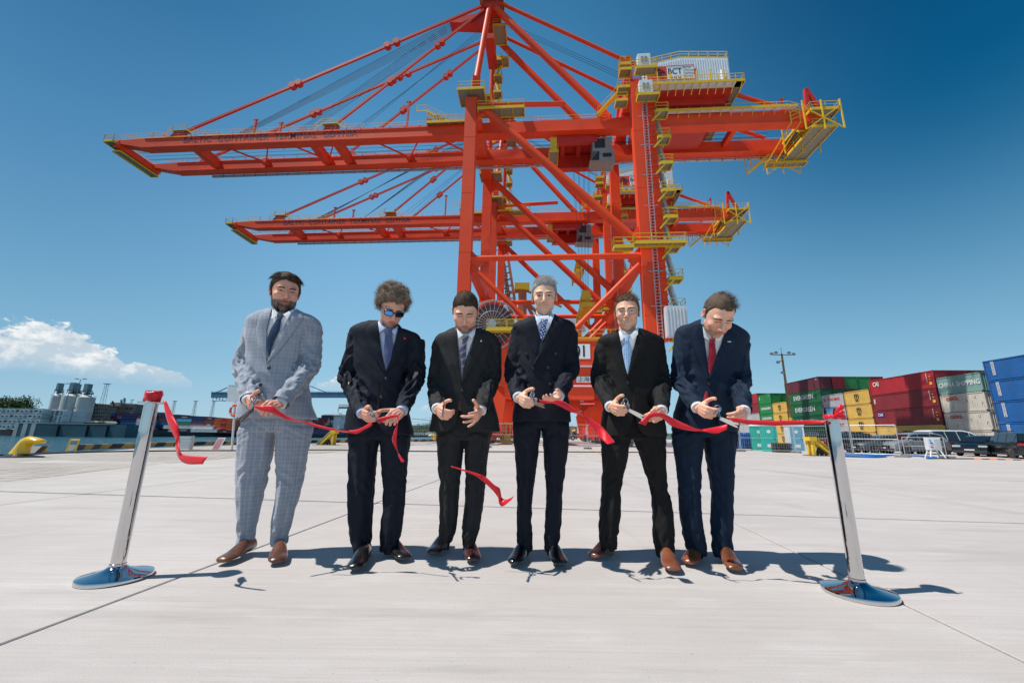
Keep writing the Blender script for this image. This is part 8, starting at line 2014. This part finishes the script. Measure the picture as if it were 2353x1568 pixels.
def lampmast(x0, y0, x1, y1, Y, label):
    b0 = at(x0, y0, Y); b0.z = LZ; H = at(x1, y1, Y).z - LZ; t = thing('lamp_mast', label, 'lamp mast', b0); m = MB(); m.tube((0, 0, 0), (0, 0, H), .34, 8, .16); m.build('pole', GALVD, t)
    for sx in (-1, 1): m = MB(); m.beam((0, 0, H), (sx * 2.2, 0, H + .5), .12, .12); m.lohi((sx * 2.2 - .7, -.4, H + .35), (sx * 2.2 + .7, .4, H + .7)); m.build('lamp_arm', GALVD, t)
    m = MB(); m.lohi((-.5, -.5, H * .42), (.5, .5, H * .45)); m.build('climbing_platform', GALVD, t)
GALVD = pmat('dull_grey_steel', (.22, .25, .27), .6, .2, 0)
lampmast(158, 979, 185, 872, 218, 'taller grey lamp mast in front of the right silo'); lampmast(139, 975, 161, 883, 236, 'shorter grey lamp mast in front of the middle silo')
def lattice(x, y0, x1, y1, Y, w, label):
    b0 = at(x, y0, Y); b0.z = LZ; H = at(x1, y1, Y).z - LZ; t = thing('lattice_tower', label, 'tower', b0); m = MB(); n = 9
    P = lambda s1, s2, k: Vector((s1 * w * (1 - .6 * k), s2 * w * (1 - .6 * k), H * k))
    for s1 in (-1, 1):
        for s2 in (-1, 1): m.beam(P(s1, s2, 0), P(s1, s2, 1), w * .10, w * .10)
    for i in range(n):
        k0, k1 = i / n, (i + 1) / n
        for s1 in (-1, 1): m.beam(P(s1, -1, k0), P(s1, 1, k1), w * .07, w * .07); m.beam(P(-1, s1, k0), P(1, s1, k1), w * .07, w * .07); m.beam(P(-1, s1, k1), P(1, s1, k1), w * .06, w * .06)
    m.build('lattice', GALVD, t); m = MB(); m.lohi((-w * .9, -w * .9, H), (w * .9, w * .9, H + w * .25)); m.build('floodlight_frame', GALVD, t)
lattice(224, 975, 239, 882, 310, 1.7, 'tallest lattice floodlight tower, behind the concrete plant'); lattice(291, 975, 293.5, 918, 480, 1.6, 'short distant lattice tower right of the concrete plant'); lattice(391, 975, 397.5, 921, 420, 1.7, 'lattice tower just right of the hanging ribbon'); lattice(440, 975, 445.5, 921, 430, 1.7, 'lattice tower in the middle of three above the far stacks'); lattice(482, 975, 488, 921, 430, 1.7, 'lattice tower left of the blue crane')

# ---- far stacks: each container is a thing; meshes shared by size and colour
_fm = {}
def fbox(w, d, h, mt, fan=None):
    k = (round(w, 2), round(d, 2), round(h, 2), mt.name, fan)
    if k in _fm: return _fm[k]
    m = MB(); g = .05; m.lohi((g, 0, g), (w - g, d, h - g), 0)
    for x in (g + .04, w - g - .04): m.lohi((x - .07, -.05, g), (x + .07, .0, h - g), 2)
    m.lohi((g, -.05, g), (w - g, 0, g + .13), 2); m.lohi((g, -.05, h - g - .12), (w - g, 0, h - g), 2)
    if fan == 'reefer':
        m.lohi((.35, -.04, .9), (w - .35, -.005, 1.7), 2); m.tube((w / 2, -.10, 1.25), (w / 2, -.04, 1.25), .42, 12, m=1); m.lohi((.5, -.05, .35), (w - .5, -.005, .5), 1)
    elif fan == 'fan2': m.lohi((.4, -.06, .95), (w - .4, -.005, 1.75), 1); m.lohi((.6, -.05, .3), (1.0, -.005, .7), 1)
    elif fan == 'door':
        for x in (w * .25, w * .42, w * .58, w * .75): m.lohi((x - .03, -.08, .2), (x + .03, -.005, h - .2), 1)
        m.lohi((w / 2 - .025, -.02, .1), (w / 2 + .025, 0, h - .1), 1)
    _fm[k] = m.mesh([mt, DARK, mt if fan != 'reefer' else CM['grey']], 'walls'); return _fm[k]
FCN = ['lowest', 'second', 'third', 'fourth', 'fifth', 'sixth', 'seventh']
def fstack(x0, x1, ytop, ybot, n, Y, cols, where, ends=0, fan=None, txt=None, group=None, depth=11.5):
    """n levels between pixel rows; ends>0: that many container ends side by side, else one long side"""
    a = at(x0, ybot, Y); b_ = at(x1, ybot, Y); zt = at((x0 + x1) / 2, ytop, Y).z; zb = a.z; h = (zt - zb) / n; nn = max(1, ends); w = (b_.x - a.x) / nn
    for i in range(nn):
        for lv in range(n):
            c_ = cols[(lv * nn + i) % len(cols)] if ends else cols[lv % len(cols)]
            f_ = fan if not isinstance(fan, list) else fan[(i * 3 + lv * 5) % len(fan)]
            lab = '%s %s, %s level%s' % (CN[c_], where, FCN[lv], (', %s from left' % ONM[i]) if nn > 1 else '')
            o = link_mesh('shipping_container', fbox(w, depth, h, CM[c_], f_), None, (a.x + w * i, Y, zb + h * lv)); props(o, lab, 'container', group)
            if txt and not ends and txt.get(lv):
                tx, mt = txt[lv]; text_on(o, text_mesh(tx, h * .42, mt, .9, 0, .02), (w / 2, -.12, h / 2))
fstack(-30, 88, 937, 984, 4, 212, ['white', 'white', 'cream', 'white', 'white', 'grey'], 'in the left refrigerated wall', ends=11, fan=['reefer', 'reefer', 'fan2', 'reefer'])
fstack(88, 138, 942, 980, 3, 216, ['white', 'grey', 'white'], 'in the barred block by the silos', ends=5, fan='door')
fstack(238, 274, 948.5, 980, 5, 292, ['navy', 'red', 'sky', 'wine', 'sky', 'blue', 'red', 'navy', 'sky', 'teal', 'wine', 'navy', 'brown'], 'end on beside the navy block', ends=4, fan='door')
fstack(274, 311, 948.5, 980, 5, 292, ['navy', 'blue', 'navy', 'navy', 'navy'], 'in the long navy block left of the post')
fstack(309, 333, 952, 986, 4, 288, ['white', 'white', 'white', 'wine'], 'in the lettered white block by the post', txt={0: ('VIASEA', INKR), 1: ('VIASEA', INKR), 2: ('VIASEA', INKR)})
fstack(333, 354, 951, 990, 5, 296, ['navy', 'navy', 'grey', 'maroon', 'navy'], 'behind the top of the left post')
fstack(354, 404, 951, 983, 4, 296, ['navy', 'blue', 'brown', 'navy'], 'behind the hanging ribbon')
fstack(404, 438, 954, 975, 3, 292, ['dkgreen', 'sky', 'black'], 'just right of the hanging ribbon', txt={2: ('ELLERMAN', INKW)}); fstack(406, 436, 984, 992, 1, 286, ['black'], 'lying low right of the hanging ribbon', txt={0: ('ELLERMAN', INKW)})
fstack(438, 467, 955.5, 978, 3, 290, ['brown', 'navy', 'navy'], 'in the navy and brown block'); fstack(467, 490, 957.5, 978.5, 3, 290, ['maroon', 'brown', 'maroon'], 'in the lettered maroon block', txt={0: ('VIASEA', INKW), 2: ('VIASEA', INKW)})
fstack(374, 488, 976, 984, 1, 286, ['white'], 'long low row under the far stacks'); fstack(489, 505, 959, 985, 4, 288, ['orange'] * 4, 'in the left orange block'); fstack(505, 517, 966, 985, 3, 288, ['orange', 'red', 'orange'], 'in the middle orange block'); fstack(517, 540, 961, 987, 4, 288, ['orange'] * 4, 'in the orange block beside the lifebuoy'); fstack(500, 530, 987, 994, 1, 284, ['maroon'], 'low beside the lifebuoy post', txt={0: ('VIASEA', INKW)}); fstack(437, 498, 984.5, 992, 1, 285, ['white', 'white'], 'low white unit at the water edge', ends=2)
fstack(540, 560, 955, 988, 4, 300, ['wine', 'navy', 'orange', 'blue'], 'behind the bearded man')
# moored pontoon hull in front
def pontoon():
    Y = 200; a = at(28, 998, Y); b_ = at(286, 998, Y); zt = at(150, 973, Y).z; zb = WZ - .3; t = thing('floating_dock', 'long dark teal dock wall with pale stripes at its left end, moored across the water', 'dock', (a.x, Y, zb)); w = b_.x - a.x; h = zt - zb
    m = MB(); m.lohi((0, 0, 0), (w, 14, h)); m.build('hull', pmat('teal_hull', (.03, .10, .135), .6, 0, .25, .08), t)
    for x0, x1 in ((0, .035), (.075, .115), (.15, .19)): m = MB(); m.lohi((w * x0, -.08, 0), (w * x1, 0, h + .2)); m.build('pale_panel', pmat('pale_panel', (.42, .42, .40), .8, 0, .1, .3), t)
    for x in (.40, .66, .84): m = MB(); m.tube((w * x, -.3, h * .1), (w * x, -.3, h * .9), .45, 8); m.build('tyre_fender', TYRE, t)
    m = MB(); m.lohi((w * .03, -.1, h), (w * .9, .3, h + .25)); m.build('coping', MATS['pale_panel'], t)
pontoon()
t = thing('red_van', 'small red vehicle parked on the far quay below the lamp masts', 'van', (at(182, 978, 226).x, 226, LZ)); m = MB(); m.prism([(-2, .3), (3, .3), (3, 2.6), (2.6, 3.1), (-1.4, 3.1), (-2, 2)], 0, 2.2, 'y'); m.build('body', CM['red'], t); m = MB(); m.lohi((-1.6, -.05, 1.8), (2.4, 0, 2.7)); m.build('window', GLASS2, t)
for x in (-1.1, 2.1): m = MB(); m.tube((x, -.1, .45), (x, .3, .45), .45, 12); m.build('wheel', TYRE, t)
# ---- container ship
def ship():
    Y = 455; a = at(700, 1001, Y); b_ = at(788, 1001, Y); t = thing('container_ship', 'navy container ship with a white bridge and mixed containers moored across the harbour', 'ship', (a.x, Y, WZ)); w = b_.x - a.x + 60; hz = at(740, 987, Y).z - WZ; x0 = -60
    m = MB(); m.prism([(x0, 0), (b_.x - a.x - 1.5, 0), (b_.x - a.x + 1, hz + 1.2), (x0, hz)], 0, 26, 'y'); m.build('hull', CM['navy'], t); m = MB(); m.lohi((x0, -.2, 0), (b_.x - a.x - 2, 0, 1.3)); m.build('boot_topping', CM['maroon'], t)
    def X(px): return at(px, 960, Y).x - a.x
    def Z(py): return at(750, py, Y).z - WZ
    m = MB(); m.lohi((X(762), 2, hz), (X(779), 24, Z(955))); m.lohi((X(741), 1, Z(957)), (X(786), 25, Z(951))); m.lohi((X(757), 6, Z(951)), (X(772), 16, Z(946.5))); s_ = m.build('bridge', WHITEP, t)
    m = MB(); m.lohi((X(742), .9, Z(955.5)), (X(785), 1.0, Z(953.8))); m.build('window', GLASS2, t); m = MB(); m.tube((X(766), 10, Z(946.5)), (X(766), 10, Z(934)), .35, 6); m.lohi((X(764), 9.9, Z(940)), (X(768), 10.1, Z(939))); m.build('radar_mast', GALVD, t)
    m = MB(); m.beam((X(777), 2, Z(955)), (X(785), 2, Z(972)), .6, .6); m.build('bridge_wing_strut', WHITEP, t)
    rng = random.Random(4); k = 0
    for i in range(16):
        px0 = 700 + i * 4.05
        if px0 > 761: break
        for lv in range(5 if px0 < 733 else 6):
            c_ = rng.choice(['blue', 'navy', 'sky', 'orange', 'wine', 'white', 'navy', 'yellow', 'brown', 'red', 'navy']); o = link_mesh('shipping_container', fbox(X(704.05) - X(700), 12, 2.65, CM[c_], 'door'), None, (a.x + X(px0), Y + 1.0, WZ + hz + lv * 2.65)); props(o, '%s on the ship, %s from left, tier %s' % (CN[c_], ONM[i], FCN[lv]), 'container', 'containers carried by the ship')
ship()
# ---- distant cranes
def far_crane(x0, x1, py, Y, mat_, label, leg_py, house=None, tail=None, stay=None):
    P = lambda x, y: at(x, y, Y); o0 = P((x0 + x1) / 2, py); base = Vector((o0.x, Y, LZ)); t = thing('gantry_crane', label, 'crane', base)
    m = MB(); a = P(x0, py) - base; b_ = P(x1, py) - base; m.beam(a, b_, 2.2, (b_.x - a.x) * .03 + 1.2); m.build('boom', mat_, t)
    for lx in leg_py[0]: m = MB(); q = P(lx, py) - base; m.beam((q.x, 0, 0), q, 1.8, 1.8, up=(0, 1, 0)); m.beam((q.x, 22, 0), q + Vector((0, 22, 0)), 1.8, 1.8, up=(0, 1, 0)); m.build('leg', mat_, t)
    if stay:
        for (ax, ay, bx, by) in stay: m = MB(); m.beam(P(ax, ay) - base, P(bx, by) - base, .7, .7); m.build('stay', mat_, t)
    if house: m = MB(); p = P(house[0], house[3]) - base; q = P(house[1], house[2]) - base; m.lohi((p.x, -2, p.z), (q.x, 10, q.z)); m.build('machinery_house', WHITEP, t)
    m = MB(); n = 14
    for k in range(n): p = a + (b_ - a) * (k / n); m.beam(p + Vector((0, -1.2, 1)), p + Vector((0, -1.2, 3)), .3, .3, up=(0, 1, 0))
    m.beam(a + Vector((0, -1.2, 3)), b_ + Vector((0, -1.2, 3)), .3, .3); m.build('handrail', mat_, t)
    return t
BLC = pmat('crane_blue_grey', (.10, .22, .33), .6, 0, .1, .2)
far_crane(487, 800, 907, 380, BLC, 'blue-grey gantry crane on the far bank, half hidden by the bearded man', ((560, 640),), (525, 575, 885, 905), None, ((493, 903, 522, 890), (717, 888, 762, 906), (640, 868, 717, 888), (640, 868, 560, 900), (640, 868, 640, 907)))
t = thing('crane_trolley', 'blue lattice trolley cage hung under the left tail of the far blue-grey crane', 'trolley', at(505, 912, 380)); m = MB()
for k in range(5): m.beam((-6 + k * 3, 0, -3.4), (-6 + k * 3, 0, 3), .35, .35, up=(0, 1, 0))
m.beam((-6, 0, -3.4), (6, 0, -3.4), .4, .4); m.beam((-6, 0, 0), (6, 0, -3.4), .3, .3); m.build('cage', BLC, t)
OR2 = pmat('faded_orange', (.50, .15, .08), .6, 0, .1, .3)
far_crane(779, 812, 936, 420, OR2, 'faded orange crane tail showing left of the man in sunglasses', ((806,),)); far_crane(1296, 1336, 915, 330, ORANGE, 'small orange crane end seen under the portal of the big crane', ((1300,),), None, None, ((1306, 905, 1330, 914),))
def raised_crane():
    Y = 118; P = lambda x, y: at(x, y, Y); base = Vector((P(1190, 900).x, Y, zg(60))); t = thing('gantry_crane', 'older salmon coloured crane with its boom raised steeply, behind the two big cranes', 'crane', base); m0 = pmat('salmon_paint', (.62, .19, .09), .5, 0, .1, .4)
    q = lambda x, y, d=0: P(x, y) - base + Vector((0, d, 0))
    for d in (0, 5):
        m = MB(); m.beam(q(1150, 560, d), q(1182, 770, d), 1.0, 1.0)
        for k in range(14): f = k / 14; a = q(1150 + 32 * f, 560 + 210 * f, d); m.beam(a + Vector((-1.6, 0, 0)), a + Vector((1.6, 0, 1.5)), .22, .22)
        m.beam(q(1163, 560, d), q(1196, 770, d), .5, .5); m.build('raised_boom', m0, t)
    for x0, y0, x1, y1, r in ((1196, 664, 1192, 960, .9), (1205, 664, 1209, 960, .7), (1196, 668, 1240, 760, .6), (1210, 668, 1290, 705, .35), (1205, 690, 1262, 745, .5), (1170, 672, 1200, 668, .5), (1240, 780, 1350, 780, 1.0), (1330, 640 + 100, 1330, 960, .8), (1196, 762, 1240, 762, .6)): m = MB(); m.beam(q(x0, y0), q(x1, y1), r * 1.6, r * 1.6); m.build('strut', m0, t)
    m = MB(); m.box(q(1199, 660), (4.5, 3, 2)); m.build('mast_platform', YEL, t)
    m = MB(); a = q(1262, 760); c = q(1345, 733); m.lohi((a.x, 0, a.z), (c.x, 8, c.z)); h = m.build('machinery_house', WHITEP, t)
    for k in range(5): u = a.x + 1.0 + k * 1.9; m = MB(); m.lohi((u, -.1, a.z + .5), (u + .9, 0, a.z + 1.3)); m.build('window', DARK, h)
    m = MB(); m.lohi((a.x + .3, -.12, a.z + 1.7), (a.x + 2.8, -.05, c.z - .3)); m.build('sign_panel', MATS['sign_red'], h); text_on(h, text_mesh('BCT', 1.0, INK, .8, 0, .02), (a.x + 4.4, -.15, a.z + 2.3))
    o = text_on(t, text_mesh('CONTAINER', 2.1, INKK, 1, 0, .02, 1.1), (q(1160, 640).x, -.9, q(1160, 640).z)); o.rotation_euler = (Matrix.Rotation(math.pi / 2, 4, 'X') @ Matrix.Rotation(R(-81), 4, 'Z')).to_euler(); o = text_on(t, text_mesh('GDYNIA', 2.1, INKK, 1, 0, .02, 1.1), (q(1176, 735).x, -.9, q(1176, 735).z)); o.rotation_euler = (Matrix.Rotation(math.pi / 2, 4, 'X') @ Matrix.Rotation(R(-81), 4, 'Z')).to_euler()
raised_crane()
# ---- things seen between the middle men
def yellow_cradle():
    a = gpt(1128, 1019); t = thing('steel_cradle', 'yellow steel cradle frame standing between the charcoal and silver-haired men', 'frame', a, 0); w = gpt(1185, 1019).x - a.x + .6; h = at(1150, 971, a.y).z - a.z
    m = MB(); m.lohi((0, 0, .12), (w, 1.2, .5)); m.build('base', YEL, t); m = MB(); m.beam((0, .1, h), (w, .1, h), .12, .12); m.beam((0, 1.1, h), (w, 1.1, h), .12, .12); m.build('top_rail', YEL, t)
    for k in range(9): m = MB(); m.beam((w * k / 8, .1, .5), (w * k / 8, .1, h), .09 + .1 * (k % 4 == 0), .09, up=(0, 1, 0)); m.build('upright', YEL, t)
    m = MB(); m.lohi((w * .42, .05, .5), (w * .62, .12, 1.15)); m.build('panel', YEL, t)
    for x in (.25, .75): m = MB(); m.lohi((w * x - .14, -.02, .13), (w * x + .14, 0, .26)); m.build('fork_pocket', DARK, t)
yellow_cradle()
ca = ['yellow', 'yellow', 'wine', 'yellow', 'brown', 'yellow', 'wine', 'grey', 'yellow', 'wine', 'yellow']
fstack(1305, 1322, 985, 1009, 4, 215, ca, 'left of the red loader', ends=3, fan='door'); fstack(1322, 1336, 979, 1010, 5, 190, ca[2:] + ca[:3], 'above the red loader', ends=3, fan='door'); fstack(1336, 1352, 974, 1010, 5, 165, ca[1:], 'right of the red loader', ends=3, fan='door'); fstack(1352, 1400, 976, 1011, 4, 135, ca[3:], 'nearest the man in glasses', ends=4, fan='door')
def loader():
    p = gpt(1326, 1011); p.y = 120; p.x = at(1326, 1011, 120).x; p.z = zg(60); t = thing('reach_stacker', 'red forklift loader with large black wheels seen between two men', 'forklift', p); rd = CM['red']
    m = MB(); m.prism([(-1.8, .7), (1.9, .7), (2.0, 1.5), (1.2, 2.0), (-.2, 2.0), (-.4, 1.2), (-1.8, 1.2)], 0, 2.2, 'y'); m.build('body', rd, t); m = MB(); m.prism([(-1.4, 1.2), (-.2, 1.2), (-.3, 2.6), (-1.2, 2.6)], .3, 1.9, 'y'); m.build('cab', GLASS2, t); m = MB(); m.beam((-2.2, 1, .2), (-2.2, 1, 3.4), .2, 1.4, up=(0, 1, 0)); m.build('mast', DARK, t)
    for x in (-1.3, 1.4): m = MB(); m.tube((x, -.15, .62), (x, .35, .62), .62, 18); m.build('wheel', TYRE, t); m = MB(); m.tube((x, -.2, .62), (x, -.14, .62), .3, 12); m.build('hub', ALLOY, t)
loader()
for k, x in enumerate((1347, 1370)): t = thing('plastic_barrier', ['left', 'right'][k] + ' small red plastic barrier on the yard behind the fence', 'barrier', (at(x, 1010, 100).x, 100, zg(60))); m = MB(); m.prism([(-.9, 0), (.9, 0), (.8, .9), (.3, .9), (.25, .5), (-.25, .5), (-.3, .9), (-.8, .9)], 0, .4, 'y'); m.build('shell', CM['red'], t)
def tower_crane():
    Y = 540; base = at(986.5, 999, Y); base.z = LZ; H = at(986.5, 968, Y).z; t = thing('tower_crane', 'pale pink and white tower crane across the harbour, left of the charcoal suit', 'crane', base); pk = pmat('faded_pink', (.55, .34, .30), .6, 0, .1, .3)
    m = MB(); 
    for s1 in (-1, 1):
        for s2 in (-1, 1): m.beam((s1, s2, 3), (s1, s2, H), .35, .35, up=(0, 1, 0))
    for k in range(10): m.beam((-1, -1, 3 + (H - 3) * k / 10), (1, -1, 3 + (H - 3) * (k + 1) / 10), .25, .25)
    m.build('mast', pk, t); m = MB(); L_ = at(945, 964, Y).x - base.x; m.beam((4, 0, H + .5), (L_, 0, H + 3), .7, .7); m.beam((0, 0, H + 5), (L_ * .5, 0, H + 2.6), .25, .25); m.beam((0, 0, H), (0, 0, H + 5), .5, .5, up=(0, 1, 0)); m.build('jib', pk, t); m = MB(); m.lohi((-4.4, -2, 0), (3.2, 3, 3.4)); m.build('white_base', WHITEP, t)
    t = thing('pier_gantry', 'long brown beam on yellow posts in front of the far trees', 'gantry', (at(965, 987, 520).x, 520, LZ)); m = MB(); z = at(965, 987, 520).z - LZ; m.lohi((-14, 0, z - .7), (14, 1, z + .5)); m.build('beam', OR2, t)
    for x in (-9, 3): m = MB(); m.lohi((x - .5, 0, 0), (x + .5, 1, z - .7)); m.build('post', YK, t)
tower_crane()
